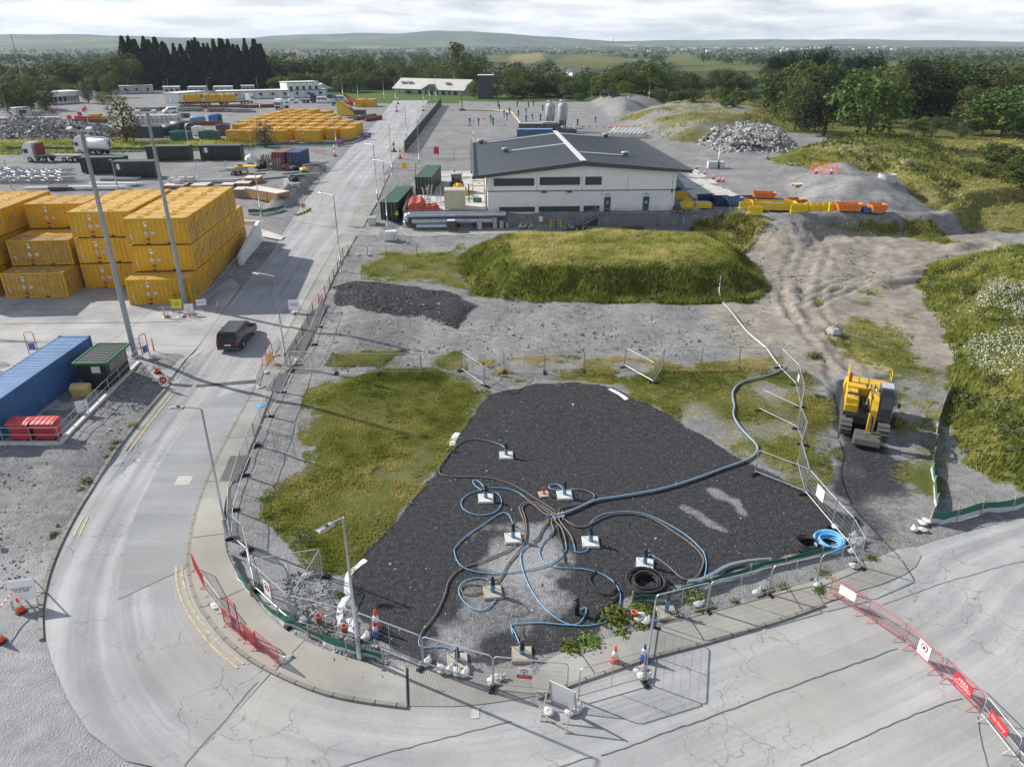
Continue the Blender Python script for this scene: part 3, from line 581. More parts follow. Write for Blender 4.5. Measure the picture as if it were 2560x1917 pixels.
joint(T(2, 3, 680, 1570, 1000, 1470, 1200, 1385, 1500, 1285, 1974, 1105), .06); joint(T(3, 3, 0, 1105, 540, 905, 1000, 740), .06); joint(T(3, 3, 250, 1640, 700, 1440, 1100, 1260, 1500, 1120), .05); joint(T(3, 3, 1620, 1260, 1640, 1450, 1700, 1650), .05)
joint(T(2, 3, 350, 1650, 620, 1580), .05); joint(T(3, 3, 880, 410, 1350, 240, 1974, 65), .04)
def cover(px, mat, name='manhole_cover', dz=.02): drape(name, lineW(px), mat, dz, 1)
cover(T(0, 2, 1540, 1000, 1670, 998, 1630, 1075, 1500, 1077), PALE); cover(T(1, 3, 1660, 1210, 1720, 1205, 1725, 1280, 1655, 1285), PALE)
BLUE = M('pipe_blue', (.13, .33, .62), .45, .12)
for (x, y, c, r) in ((40, 405, 1, 35), (2000, 900, 0, 30)):
 p = WT(c, 2 if c else 1, x, y)[0]; B = MB(); B.lathe([(.02, .0), (.34, 0.0), (.34, .02), (.0, .02)], 18); o = B.obj('manhole_cover', BLUE); o.location = (p.x, p.y, p.z + (.13 if c else .02)); o['kind'] = 'structure'
# ---------------------------------------------------------------- shared paints
GALV = M('galvanised', (.46, .475, .49), .42, .12, 3, metal=.55); GALD = M('galvanised_dull', (.33, .345, .36), .5, .15, 3, metal=.4)
WHITE = M('white_paint', (.74, .75, .75), .5, .06, 2, dirt=.12); SIGNW = M('sign_white', (.8, .8, .8), .5, .03)
RED = M('red_paint', (.55, .045, .04), .5, .12, 2); ORANGE = M('orange_plastic', (.80, .14, .035), .5, .1); REFL = M('cone_sleeve', (.78, .78, .78), .4, .05)
YELL = M('container_yellow', (.70, .385, .012), .45, .13, .9, dirt=.32); YELT = M('container_yellow_glare', (.78, .50, .135), .5, .14, 1.2, dirt=.2); YELO = M('container_old_yellow', (.50, .29, .045), .6, .25, 1.1, dirt=.5)  # roof yellow is paler than the walls: sun glare put into its colour
BLACK = M('black_rubber', (.022, .022, .024), .7, .3); DGREY = M('dark_grey', (.07, .075, .08), .6, .2); LABEL = M('placard_grey', (.55, .55, .52), .5, .2, 6); SIGNR = M('sign_red', (.52, .03, .035), .5, .08)
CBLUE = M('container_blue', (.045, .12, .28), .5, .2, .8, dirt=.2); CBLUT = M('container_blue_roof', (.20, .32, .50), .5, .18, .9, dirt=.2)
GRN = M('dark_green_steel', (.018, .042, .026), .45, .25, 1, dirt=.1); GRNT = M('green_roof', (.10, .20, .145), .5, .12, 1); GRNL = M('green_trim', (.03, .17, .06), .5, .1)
GLASS = M('dark_glass', (.02, .025, .03), .08, .1, spec=.8); SAFY = M('safety_yellow', (.72, .62, .02), .5, .08); INK = M('sign_ink', (.03, .03, .035), .6, .1); BLUEP = M('blue_paint', (.05, .14, .42), .45, .12)
WOOD = M('timber', (.40, .31, .20), .8, .25, 5); SACK = M('white_sack', (.70, .71, .72), .75, .08, 3, bump=.3); BROWNH = M('hose_brown', (.16, .125, .11), .55, .15); HBLUE = M('hose_blue', (.17, .37, .58), .45, .1); STEELP = M('hose_steel', (.20, .27, .34), .45, .1)
# ---------------------------------------------------------------- freight containers
def corr(a, b, n, d):
 out = []; w = (b - a) / n
 for i in range(n): out += [(a + w * i, 0), (a + w * (i + .42), 0), (a + w * (i + .5), -d), (a + w * (i + .92), -d)]
 return out + [(b, 0)]
def cont_shell(B, L, Wd, H, wall, roof, nl=14, nw=6, d=.055, rb=18):
 x, y = L / 2 - .06, Wd / 2 - .05
 B.m(wall)
 for sy in (-1, 1):
  c = corr(-x, x, nl, d)
  for (s0, o0), (s1, o1) in zip(c, c[1:]):
   B.quad(*[(s0, sy * (y + o0), .12), (s1, sy * (y + o1), .12), (s1, sy * (y + o1), H - .1), (s0, sy * (y + o0), H - .1)][::sy * -1])
 for sx in (-1, 1):
  c = corr(-y, y, nw, d)
  for (s0, o0), (s1, o1) in zip(c, c[1:]): B.quad(*[(sx * (x + o0), s0, .12), (sx * (x + o1), s1, .12), (sx * (x + o1), s1, H - .1), (sx * (x + o0), s0, H - .1)][::sx])
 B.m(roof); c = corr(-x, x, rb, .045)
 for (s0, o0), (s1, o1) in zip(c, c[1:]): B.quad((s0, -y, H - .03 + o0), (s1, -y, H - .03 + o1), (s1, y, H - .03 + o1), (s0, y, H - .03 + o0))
 return B
def cont_frame(B, L, Wd, H):
 x, y = L / 2, Wd / 2
 for sx in (-1, 1):
  for sy in (-1, 1):
   B.box((sx * (x - .07), sy * (y - .07), .1), (.14, .14, H - .2)); B.box((sx * (x - .09), sy * (y - .08), 0), (.18, .16, .1)); B.box((sx * (x - .09), sy * (y - .08), H - .1), (.18, .16, .1))
  B.box((sx * (x - .05), 0, .01), (.1, Wd - .32, .13)); B.box((sx * (x - .05), 0, H - .13), (.1, Wd - .32, .11))
 for sy in (-1, 1): B.box((0, sy * (y - .045), .01), (L - .36, .09, .14)); B.box((0, sy * (y - .045), H - .13), (L - .36, .09, .11))
 return B
def waste_container(front=True, ends=True):
 L, Wd, H = 6.05, 2.43, 2.58
 t = thing('waste_container', 'yellow container', 'container')
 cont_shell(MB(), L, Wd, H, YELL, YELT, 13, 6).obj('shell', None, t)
 B = cont_frame(MB(), L, Wd, H)
 for x, y in ((-1.3, .55), (1.2, .55), (-1.55, -.6), (.95, -.6)): B.box((x, y, H - .06), (.62, .2, .12), .03); B.box((x + .1, y - .16, H - .06), (.3, .16, .07))
 B.obj('frame', YELL, t)
 y = -Wd / 2 - .01; xx = L / 2 + .005
 if front:
  q = MB().box((-.95, y, 1.75), (.24, .02, .5)).obj('placard', SIGNW, t); MB().box((-.95, y - .012, 1.98), (.13, .012, .16)).obj('symbol', INK, q)
  for x in (-1.05, -.35): MB().prism([(x - .24, 1.1), (x, .86), (x + .24, 1.1), (x, 1.34)], y - .01, y + .01).obj('diamond_placard', LABEL, t)
  MB().box((-.95, y, .38), (.36, .02, .24)).obj('red_placard', SIGNR, t); MB().box((-2.55, y, .78), (.24, .02, .2)).obj('small_placard', LABEL, t); MB().box((-2.5, y, .55), (.14, .02, .2)).obj('small_placard', LABEL, t)
  for x in (-1.0, 1.0): MB().box((x, y + .02, .02), (.36, .04, .13)).obj('fork_pocket', INK, t)
 if ends:
  pd = M('placard_dim', (.36, .37, .38), .5, .2, 5)
  for yy, z in ((-.45, 1.2), (.35, 1.55)): MB().prism([(yy - .17, z), (yy, z - .3), (yy + .17, z), (yy, z + .3)], xx - .03, xx + .008, 'x').obj('diamond_placard', pd, t)
  for yy, z in ((-.3, .35), (.45, .55)): MB().box((xx - .01, yy, z), (.03, .22, .36)).obj('door_placard', pd, t)
 return t
WC = Proto(waste_container); WCB = Proto(lambda: waste_container(False)); WCF = Proto(lambda: waste_container(False, False))
def stack(corner, ang, layers, block, pitch=2.48):
 ca, sa = math.cos(ang), math.sin(ang); z0 = Z(*corner)
 for lv, (k0, k1) in enumerate(layers):
  for k in range(k0, k1):
   j = random.uniform(-.04, .04); c = (corner[0] - 3.03 * ca - (k + .5) * pitch * sa + j, corner[1] - 3.03 * sa + (k + .5) * pitch * ca)
   row = 'front row' if k == 0 else nth(k + 1) + ' row back'
   vis = k == k0 and not (lv and k0 == layers[lv - 1][0] and False)
   (WC if vis else WCB).put((c[0], c[1], z0 + .02 + lv * 2.7), ang + random.uniform(-.006, .006), f"yellow container, {('ground', 'middle', 'top')[lv]} level, {row} in the {block}", 'yellow waste containers stacked three high')
a45 = R(4.6)
stack((-31.75, 69.0), a45, [(0, 9), (1, 9), (1, 8)], 'block beside the road')
stack((-38.75, 74.0), a45, [(0, 5), (0, 5), (0, 5)], 'block behind the taller mast')
stack((-45.1, 70.9), a45, [(0, 6), (1, 6), (3, 5)], 'stepped tan stack')
stack((-52.3, 71.0), a45, [(0, 6), (0, 6), (0, 6)], 'block at the edge of the yard')
for o in list(COL.objects):
 if o.get('label', '').endswith('stepped tan stack') and ('front row' in o['label'] or ('second row' in o['label'] and 'middle' in o['label'])):
  sh_ = [c for c in o.children if c.name.startswith('shell')][0]; sh_.data = sh_.data.copy(); sh_.data.materials[0] = YELO; sh_.data.materials[1] = M('container_tan', (.50, .33, .16), .65, .25, 1.5, dirt=.3)
  o['label'] = o['label'].replace('yellow', 'faded tan')
LOT = [(179.5, 562, 815, 'side'), (186, 607, 892, 8), (195, 590, 905, 9), (203.5, 604, 884, 8), (212, 630, 853, 7), (220.5, 654, 840, 6), (229, 676, 782, 3), (237.5, 703, 800, 3), (233, 797, 836, 1)]
for j, (d, xa, xb, n) in enumerate(LOT):
 z = Z(-40, d) + .02; zc = d * math.cos(PITCH) + (CAMZ - z) * math.sin(PITCH); xw = lambda px: (px - CX) * zc / F
 side_ = n == 'side'; n = 3 if side_ else n; xs = [xw(xa) + (xw(xb) - xw(xa)) * (i + .5) / n for i in range(n)]
 for i, x in enumerate(xs):
  lab = f'yellow container laid side-on at the front of the low block, {nth(i + 1)} from the willow end' if side_ else f'yellow container in the low block, {"rear corner" if j == 8 else nth(j) + " row"} behind the side-on ones, {nth(n - i)} from the road'
  (WC if side_ else WCF if j > 1 else WCB).put((x, d + random.uniform(-.3, .3), z), R(-3) if side_ else R(-97) + random.uniform(-.02, .02), lab, 'single height yellow containers in the far yard')
for q, l in ((T(1, 0, 895, 925)[0], 'yellow container standing apart near the far barrier, next to the red lift'), (T(1, 0, 990, 925)[0], 'yellow container standing apart near the far barrier, on the road side')):
 p = Wp(q); WCB.put((p.x, p.y + 2.5, p.z + .02), R(-96), l, 'pair of yellow containers by the barrier')
def iso(name, label, loc, rz, L, wall, roof, trim=None, door=True, group=None, H=2.6, Wd=2.43):
 t = thing(name, label, 'container', loc, rz, group); n = int(L / .28)
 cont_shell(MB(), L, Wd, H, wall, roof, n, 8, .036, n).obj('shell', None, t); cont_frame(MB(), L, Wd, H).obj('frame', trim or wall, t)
 if door:
  B = MB(); x = L / 2 + .02
  for y in (-.85, -.35, .35, .85): B.tube([(x, y, .15), (x, y, H - .15)], .022)
  for y in (-.6, .6): B.box((x + .01, y, 1.0), (.03, .4, .06))
  B.obj('locking_bar', GALV, t)
 return t
bc = iso('shipping_container', 'long blue shipping container beside the railed slab with red bins at its end', (-34.1, 46.9, .74), R(90), 12.19, CBLUE, CBLUT)
B = MB()
for sx in (-1, 1):
 for sy in (-1, 1): B.box((sx * 6.0, sy * 1.14, 2.5), (.2, .18, .12))
B.obj('corner_casting', DGREY, bc)
for x, y, nm, lb in ((-40.3, 48.6, 'cabin', 'small blue tool store with a pale timber lid behind the long blue container'), (-40.6, 44.7, 'cabin', 'second blue tool store with a pale lid, nearer the frame edge than its twin')):
 t = thing('tool_store', lb, 'tool store', (x, y, Z(x, y)), R(4), 'blue tool stores')
 MB().m(BLUEP).box((0, 0, .1), (1.9, 1.5, .95)).m(DGREY).box((0, 0, 0), (1.7, 1.3, .1)).obj('body', None, t); MB().box((0, 0, 1.05), (2.2, 1.8, .08)).box((.1, .1, 1.13), (.9, .12, .1)).obj('lid', M('plywood_pale', (.62, .50, .34), .7, .15), t)
 MB().box((-.3, -.76, .45), (.5, .02, .35)).obj('notice', SIGNW, t)
# ---------------------------------------------------------------- slab edge, railing, hut, bins
sl_ = [(-52, 40.35), (-29.25, 40.35)]
e0 = WT(0, 2, 515, 725)[0]; e1 = WT(0, 2, 1200, 25)[0]
SE = [Vector((-60, e0.y + .05)), Vector((e0.x, e0.y)), Vector((e1.x, e1.y))]
zs = .80
drape('slab', [(SE[0].x, SE[0].y), (SE[1].x, SE[1].y), (SE[2].x, SE[2].y), (SE[2].x - 3.0, SE[2].y + 2.2), (-40, 58), (-60, 58)], CYM, 0, 4, top=zs - .06)
B = MB()
for a, b in zip(SE, SE[1:]): B.bar((a.x, a.y, zs - .15), (b.x, b.y, zs - .15), .26, .5)
o = B.obj('slab_kerb', M('kerb_white', (.62, .61, .58), .7, .1), None); o['kind'] = 'structure'
t = thing('guard_rail', 'galvanised tube railing along the edge of the concrete slab', 'railing')
B = MB(); P3 = MB()
for h in (.55, 1.05): B.tube([(p.x, p.y + .12, zs + h) for p in SE], .03)
B.obj('rail', GALV, t)
for a, b in zip(SE, SE[1:]):
 n = max(1, round((b - a).length / 1.85))
 for i in range(n + 1):
  if i == 0 and a is SE[1]: continue
  p = a.lerp(b, i / n)
  if p.x < -36: continue
  MB().tube([(p.x, p.y + .12, zs), (p.x, p.y + .12, zs + 1.06)], .03).obj('post', GALV, t)
t = thing('bin_store', 'dark green shelter with a ribbed roof and white notice on the railed slab', 'shelter', (-30.75, 50.35, zs - .06), R(2))
MB().box((0, 0, 0), (1.9, 3.3, 2.15)).obj('wall', M('shed_wall', (.028, .032, .028), .5, .2), t)
B = MB()
for i in range(11): B.box((0, -1.75 + i * .33, 2.2), (2.1, .2, .06))
B.box((0, 0, 2.15), (2.2, 3.7, .06)); B.obj('roof', M('shed_roof', (.075, .082, .08), .5, .15), t)
B = MB(); B.box((0, -1.9, 2.1), (2.5, .12, .18)).box((0, 1.9, 2.1), (2.5, .12, .18)).box((-1.2, 0, 2.1), (.12, 3.7, .18)).box((1.2, 0, 2.1), (.12, 3.7, .18)); B.obj('fascia', GRNL, t)
nt_ = MB().box((.2, -1.67, 1.25), (.62, .02, .6)).obj('notice', SIGNW, t); MB().box((.2, -1.685, 1.25), (.62, .02, .12)).obj('stripe', GRNL, nt_)
MB().box((.97, .1, 1.2), (.03, 2.6, .75)).obj('hatch', M('shed_window', (.20, .19, .17), .4, .5, 2), t)
t = thing('grit_bin', 'squat yellow grit bin in front of the dark green shelter', 'grit bin', (-31.35, 47.75, zs - .06), R(4))
YB = M('grit_yellow', (.55, .43, .13), .55, .12)
MB().box((0, 0, 0), (1.05, .75, .55), 0, 1.08).obj('body', YB, t); MB().prism([(-.44, .55), (.44, .55), (.42, .72), (.18, .92), (-.2, .92), (-.44, .7)], -.58, .58, 'x').obj('lid', M('grit_lid', (.60, .47, .17), .5, .1), t); MB().quad((-.2, -.3, .80), (.2, -.3, .80), (.2, -.12, .925), (-.2, -.12, .925)).obj('label', BLUEP, t)
def wheelie():
 t = thing('wheeled_bin', 'red bin', 'wheelie bin')
 B = MB(); B.prism([(-.60, .18), (.60, .18), (.66, 1.2), (-.66, 1.2)], -.42, .42).obj('body', M('bin_red', (.50, .025, .04), .5, .12), t)
 B = MB(); B.prism([(-.5, 1.2), (.52, 1.2), (.5, 1.27), (.2, 1.36), (-.3, 1.4), (-.5, 1.36)], -.72, .72, 'x')
 for x in (-.5, -.17, .17, .5): B.prism([(-.5, 1.36), (-.3, 1.43), (.2, 1.39), (.5, 1.3), (.5, 1.27), (.2, 1.36), (-.3, 1.4)], x - .05, x + .05, 'x')
 B.obj('lid', M('bin_lid', (.60, .08, .075), .45, .15), t)
 for x in (-.5, .5):
  for y in (-.3, .3): MB().at((x, y, .09), 0, 0, R(90)).lathe([(.09, -.03), (.09, .03)], 10).obj('castor', BLACK, t)
 return t
WB = Proto(wheelie)
WB.put((-31.6, 41.35, zs - .06), R(176), 'red four-wheeled bin beside the blue container, its lid closed', 'red wheelie bins'); WB.put((-30.05, 41.4, zs - .06), R(181), 'red four-wheeled bin at the corner of the tube railing', 'red wheelie bins')
t = thing('notice_stand', 'blank white notice leaning behind the tube railing', 'sign', (-29.55, 44.6, zs - .06), R(30)); MB().at((0, 0, .3), 0, 0, R(-15)).box((0, 0, 0), (.75, .03, .75)).obj('panel', SIGNW, t); MB().bar((-.3, 0, 0), (-.3, .3, 1), .04).bar((.3, 0, 0), (.3, .3, 1), .04).obj('stand', DGREY, t)
# ---------------------------------------------------------------- masts and lamp columns
def mast(name, label, base, ytop, r0, r1):
 p = Wp(base); h = ht(p, ytop); t = thing(name, label, 'light mast', p)
 MB().tube([(0, 0, 0), (0, 0, h * .33), (0, 0, h * .66), (0, 0, h)], r0, 10, False, r1).obj('mast_pole', GALD, t, True)
 MB().lathe([(r0 * 1.9, 0), (r0 * 1.9, .05), (r0 * 1.3, .06), (r0 * 1.2, .25)], 10).obj('base_plate', GALD, t)
 B = MB(); B.bar((-.9, 0, h), (.9, 0, h), .1)
 B.obj('crossarm', GALD, t)
 for x in (-.7, .7): MB().at((x, -.15, h + .12), 0, 0, R(25)).box((0, 0, 0), (.45, .4, .14), .03).obj('floodlight', GALV, t)
 return t
mast('light_mast', 'tall grey light mast rising beside the dark green shelter', T(0, 1, 1165, 1560)[0], 328, .24, .13)
mast('light_mast', 'tall grey light mast in front of the yellow container stacks', T(0, 1, 1600, 1115)[0], 283, .24, .13)
mast('light_mast', 'distant tall light mast among the hedges near the gatehouse', T(0, 0, 225, 800)[0], 88, .3, .13)
def lamp(base, ytop, arm_px=None, label='', r=.075):
 p = Wp(base); h = min(12, max(4.5, ht(p, ytop))); t = thing('street_lamp', label, 'street lamp', p)
 MB().tube([(0, 0, 0), (0, 0, 1.3)], r * 1.35, 8).tube([(0, 0, 1.3), (0, 0, h)], r, 8, False, r * .62).obj('column', GALV, t, True)
 if arm_px:
  q = arm_px; pz = p.z + h - .15; w = G(q, pz); d = Vector((w[0] - p.x, w[1] - p.y)); L = min(2.2, max(.7, d.length)); d.normalize()
  e = Vector((d.x * L, d.y * L, h + .02)); MB().tube([(0, 0, h - .02), (d.x * L * .55, d.y * L * .55, h + .04), (e.x, e.y, e.z)], .035, 6).obj('arm', GALV, t)
  B = MB().at((e.x, e.y, e.z - .06), math.atan2(d.y, d.x)); B.m(GALV).box((.15, 0, 0), (.72, .3, .1), .03); B.m(SIGNW).box((.18, 0, -.02), (.5, .2, .02)); B.m(DGREY).box((.1, 0, .1), (.12, .12, .07)); B.obj('lantern', None, t)
 else:
  MB().box((0, .1, h), (.25, .55, .1), .03).obj('lantern', GALV, t)
 return t
LAMPS = [(T(1, 3, 800, 825)[0], 1293, T(1, 2, 640, 1450)[0], 'street lamp at the bend of the pavement, over the green silt screen'), (T(0, 2, 1965, 1545)[0], 1021, T(0, 2, 1560, 435)[0], 'street lamp beside the long straight of pavement, facing the road'),
 (T(1, 1, 265, 1650)[0], 690, T(1, 1, 20, 858)[0], 'street lamp by the red barrier opposite the black van'), (T(1, 1, 735, 820)[0], 489, T(1, 1, 565, 160)[0], 'street lamp at the end of the pale pavement, near the dark stone strip'),
 (T(1, 1, 1135, 425)[0], 403, T(1, 0, 1030, 1392)[0], 'street lamp in front of the nearer green container'), (T(1, 1, 1050, 230)[0], 362, T(1, 0, 960, 1252)[0], 'street lamp between the carriageway and the compound entrance'), (T(1, 0, 1175, 1510)[0], 313, None, 'slim street lamp by the crowd barriers at the compound gate'),
 (T(1, 0, 1410, 1440)[0], 300, None, 'tall slim lamp column behind the farther green container'), (T(1, 0, 1300, 1200)[0], 268, None, 'slim lamp column on the footway beside the green palisade'), (T(1, 0, 695, 1265)[0], 300, None, 'slim lamp column by the purple notices of the container lot'),
 (T(1, 0, 1880, 1205)[0], 300, None, 'lamp column standing behind the roof of the white building'), (T(2, 0, 1775, 1440)[0], 296, T(2, 0, 1795, 1018)[0], 'lamp column on white blocks beside the boulder heap'), (T(2, 0, 880, 1180)[0], 298, None, 'lamp column beside the rows of bulk bags'),
 (T(1, 0, 1555, 860)[0], 190, T(1, 0, 1520, 652)[0], 'curved-arm lamp at the far end of the green palisade'), (T(1, 0, 1445, 890)[0], 218, None, 'lamp column by the far gate portal'), (T(1, 0, 1500, 860)[0], 204, T(1, 0, 1470, 700)[0], 'twin of the curved-arm lamp before the long low building'), (T(1, 0, 1205, 880)[0], 194, None, 'lamp column by the red barrier at the far junction'),
 (T(1, 0, 1105, 850)[0], 192, None, 'lamp column before the grassy bank left of the low building'), (T(1, 0, 880, 835)[0], 196, None, 'lamp column by the blue bin near the trees'), (T(1, 0, 750, 830)[0], 186, None, 'lamp column at the end of the site offices'), (T(1, 0, 40, 960)[0], 196, None, 'lamp column in front of the green-roofed offices'), (T(1, 0, 285, 860)[0], 200, None, 'lamp column beside the two-storey office'),
 (T(0, 0, 1800, 830)[0], 195, T(0, 0, 1800, 675)[0], 'lamp column behind the loaded yellow container trailers'), (T(0, 0, 1480, 910)[0], 200, None, 'lamp column by the lawn in front of the grey cabins'), (T(0, 0, 1430, 820)[0], 205, None, 'lamp column at the near end of the grey cabin row'), (T(0, 0, 1120, 830)[0], 200, None, 'thin lamp column by the long grey cabin'), (T(0, 0, 1640, 1330)[0], 262, None, 'slim lamp column between the two right-hand dark skips'),
 (T(0, 0, 1720, 1600)[0], 420, T(0, 0, 1720, 1445)[0], 'short lamp post behind the plywood crates'), (T(0, 0, 1020, 1640)[0], 398, T(0, 0, 955, 1385)[0], 'short lamp post in front of the dark skips'), (T(0, 0, 105, 1640)[0], 425, None, 'thin lamp post behind the yellow stacks near the frame edge'), (T(1, 1, 45, 345)[0], 330, None, 'slim lamp column beside the timber packing case'), (T(0, 0, 790, 1180)[0], 190, None, 'slim lamp column rising from the grass behind the tanker'), (T(0, 0, 75, 1020)[0], 240, None, 'lamp column at the weighbridge kerb near the hedge'), (T(2, 0, 1180, 850)[0], 212, T(2, 0, 1195, 740)[0], 'lamp column among the bright green trees beyond the mounds'), (T(1, 0, 1900, 850)[0], 192, None, 'lamp column beside the dark tower block')]
for b_, yt, ar, lb in LAMPS: lamp(b_, yt, ar, lb, .075 if b_[1] > 400 else .085)
# ---------------------------------------------------------------- mesh fence panels
FH = 1.7
def fpanel():
 t = thing('mesh_fence', 'fence panel', 'fence'); w = 3.4; B = MB(); r = .19
 arc = lambda cx, cz, a0: [(cx + r * math.cos(R(a0 - i * 22.5)), 0, cz + r * math.sin(R(a0 - i * 22.5))) for i in range(5)]
 B.tube([(.03, 0, 0)] + arc(.03 + r, FH - r, 180) + arc(w - .03 - r, FH - r, 90) + [(w - .03, 0, 0)], .027, 6); B.tube([(.03, 0, .22), (w - .03, 0, .22)], .024, 5); B.tube([(w / 2, 0, .22), (w / 2, 0, FH)], .02, 5)
 B.obj('frame', GALV, t)
 B = MB()
 for i in range(1, 34): B.tube([(w * i / 34, 0, .24), (w * i / 34, 0, FH - .02)], .0042, 3)
 for i in range(1, 6): B.tube([(.05, 0, .22 + i * (FH - .22) / 6), (w - .05, 0, .22 + i * (FH - .22) / 6)], .0042, 3)
 B.obj('wire_infill', GALD, t); return t
FPN = Proto(fpanel)
def foot():
 t = thing('rubber_block', 'foot', 'fence block'); B = MB(); B.box((0, 0, 0), (.72, .24, .13), .03)
 for x in (-.24, -.08, .08, .24): B.box((x, 0, .13), (.07, .16, .025))
 B.obj('block', BLACK, t); MB().lathe([(.045, .12), (.045, .22)], 8).obj('socket', GALD, t); return t
FT = Proto(foot)
def frun(pts, where, grp='wire fence panels round the stone pad', feet=True):
 for i, (p, q) in enumerate(zip(pts, pts[1:])):
  d = q - p; L = d.to_2d().length; n = max(1, round(L / 3.5))
  for k in range(n):
   a = p.lerp(q, k / n); b = p.lerp(q, (k + 1) / n); a.z = Z(a.x, a.y) + .04; b.z = Z(b.x, b.y) + .04; e = b - a
   idx = frun.c[where] = frun.c.get(where, 0) + 1
   o = FPN.put(a, math.atan2(e.y, e.x), f'mesh fence panel, {nth(idx)} {where}', grp, (e.length / 3.4, 1, 1))
   o.rotation_euler = (0, -math.asin(max(-1, min(1, e.z / e.length))), math.atan2(e.y, e.x))
   if feet: FT.put((a.x, a.y, a.z - .045), math.atan2(e.y, e.x) + R(90) + random.uniform(-.2, .2), f'rubber block starting {nth(idx)} panel {where}', 'rubber feet of the mesh fence')
frun.c = {}
MIDF = WT(1, 2, 315, 98, 690, 118, 1058, 122, 1428, 122, 1775, 95) ; frun(MIDF, 'of the cross fence from the pavement')
frun(WT(1, 2, 1775, 98, 1965, 235), 'as the first swung gate leaf of the cross fence'); frun(WT(1, 2, 1975, 230, 2140, 100) , 'closing back from the first swung gate leaf')
frun(WT(1, 2, 2140, 98) + WT(2, 2, 280, 112, 620, 95, 970, 66), 'of the cross fence beyond the first gate')
frun(WT(2, 2, 970, 68, 1215, 205), 'as the second swung gate leaf of the cross fence'); frun(WT(2, 2, 1225, 200, 1300, 70), 'closing back from the second swung gate leaf')
frun(WT(2, 2, 1300, 70, 1630, 52, 1950, 66) + WT(3, 2, 85, 70), 'of the cross fence toward the track')
RF = WT(3, 2, 85, 70, 235, 222, 280, 412, 250, 602, 300, 738, 250, 908, 315, 1160, 548, 1440, 690, 1600); frun(RF, 'of the zigzag fence beside the excavator')
frun(WT(2, 2, 2125, 440) + WT(3, 2, 250, 602), 'as a brace from the zigzag fence over the grass'); frun(WT(2, 2, 2090, 985) + WT(3, 2, 312, 1158), 'leaning brace at the dark stone edge by the zigzag fence')
frun(WT(3, 2, 690, 1600) + WT(3, 3, 700, 112, 370, 245, 0, 332) + WT(2, 3, 1500, 458, 1085, 562), 'of the fence on the weedy verge from the sandbag corner')
frun(WT(2, 3, 1085, 590, 1022, 1010), 'crossing the footway beside the blue cone'); frun(WT(2, 3, 1012, 1000, 508, 1145), 'on the roadway behind the orange cone')
BL = WT(2, 3, 430, 1105) + WT(1, 3, 1830, 1045, 1290, 885, 800, 695, 292, 560); frun(BL, 'of the fence on the ribbed apron from the easel sign')
frun(WT(1, 3, 285, 568, 0, 300) + WT(0, 2, 2130, 1656, 2003, 1545, 2012, 1300, 2100, 1000) + WT(1, 2, 0, 738, 115, 492, 225, 287, 310, 100), 'of the fence along the curved pavement from the lamp')
frun(WT(1, 2, 0, 738, 345, 852), 'as a brace across the gravel by the pavement'); frun(WT(1, 3, 10, 275, 520, 192), 'as a brace above the sandbag on the gravel'); frun(WT(1, 3, 520, 195, 320, 540), 'slanting back from the gravel brace to the curved fence')
frun(WT(1, 1, 365, 1640, 495, 1460, 590, 1170), 'of the double run along the upper pavement')
def wire_fence(label, pts, h, every, mat=DGREY, rail=True, name='wire_fence', mesh=True, cat='fence'):
 t = thing(name, label, cat, pts[0]); o0 = pts[0]; top = []; B = MB()
 for p, q in zip(pts, pts[1:]):
  n = max(1, round((q - p).length / every))
  for i in range(n + (q is pts[-1])):
   a = p.lerp(q, i / n); a.z = Z(a.x, a.y); a -= o0; top.append(a); MB().box(a - Vector((0, 0, .05)), (.06, .06, h)).obj('post', mat, t)
 for k in ((.12, .5, .97) if rail else (.5, .97)): B.tube([a + Vector((0, 0, h * k)) for a in top], .012, 4)
 if mesh:
  for a, b in zip(top, top[1:]):
   m = int((b - a).length / .22)
   for i in range(m): c = a.lerp(b, i / m); B.tube([c + Vector((0, 0, .05)), c + Vector((0, 0, h * .97))], .005, 3)
 B.obj('wire', mat, t); return t
wire_fence('dark post and wire fence along the upper pavement', WT(1, 1, 300, 1640, 410, 1400, 495, 1190, 600, 1050, 640, 965, 675, 900, 710, 835, 755, 710, 800, 690), 1.25, 2.6)
wire_fence('dark post and wire fence turning off the pavement across stony ground', WT(1, 1, 800, 690, 965, 690, 1125, 690, 1390, 690), 1.3, 2.8)
wire_fence('dark mesh fence with a red notice across the compound entrance', WT(1, 0, 1285, 1330, 1430, 1370, 1570, 1382, 1710, 1385, 1850, 1385), 2.3, 3.6)
def pal_fence():
 P0 = WT(1, 0, 1285, 1320)[0]; P1 = WT(1, 0, 1600, 910)[0]; t = thing('palisade_fence', 'long dark green palisade fence between road and open gravel', 'fence', P0); B = MB(); d = P1 - P0; n = int(d.to_2d().length / .2)
 for i in range(n): p = d * (i / n); z = Z(P0.x + p.x, P0.y + p.y) - P0.z; B.box((p.x, p.y, z), (.09, .09, 2.35))
 for h in (.5, 1.95): B.bar((0, 0, h), (d.x, d.y, d.z + h), .06)
 B.obj('pale', GRN, t)
 for i in range(0, n, 14): p = d * (i / n); MB().box((p.x, p.y, 0 + d.z * i / n), (.12, .16, 2.45)).obj('post', GRN, t)
pal_fence()
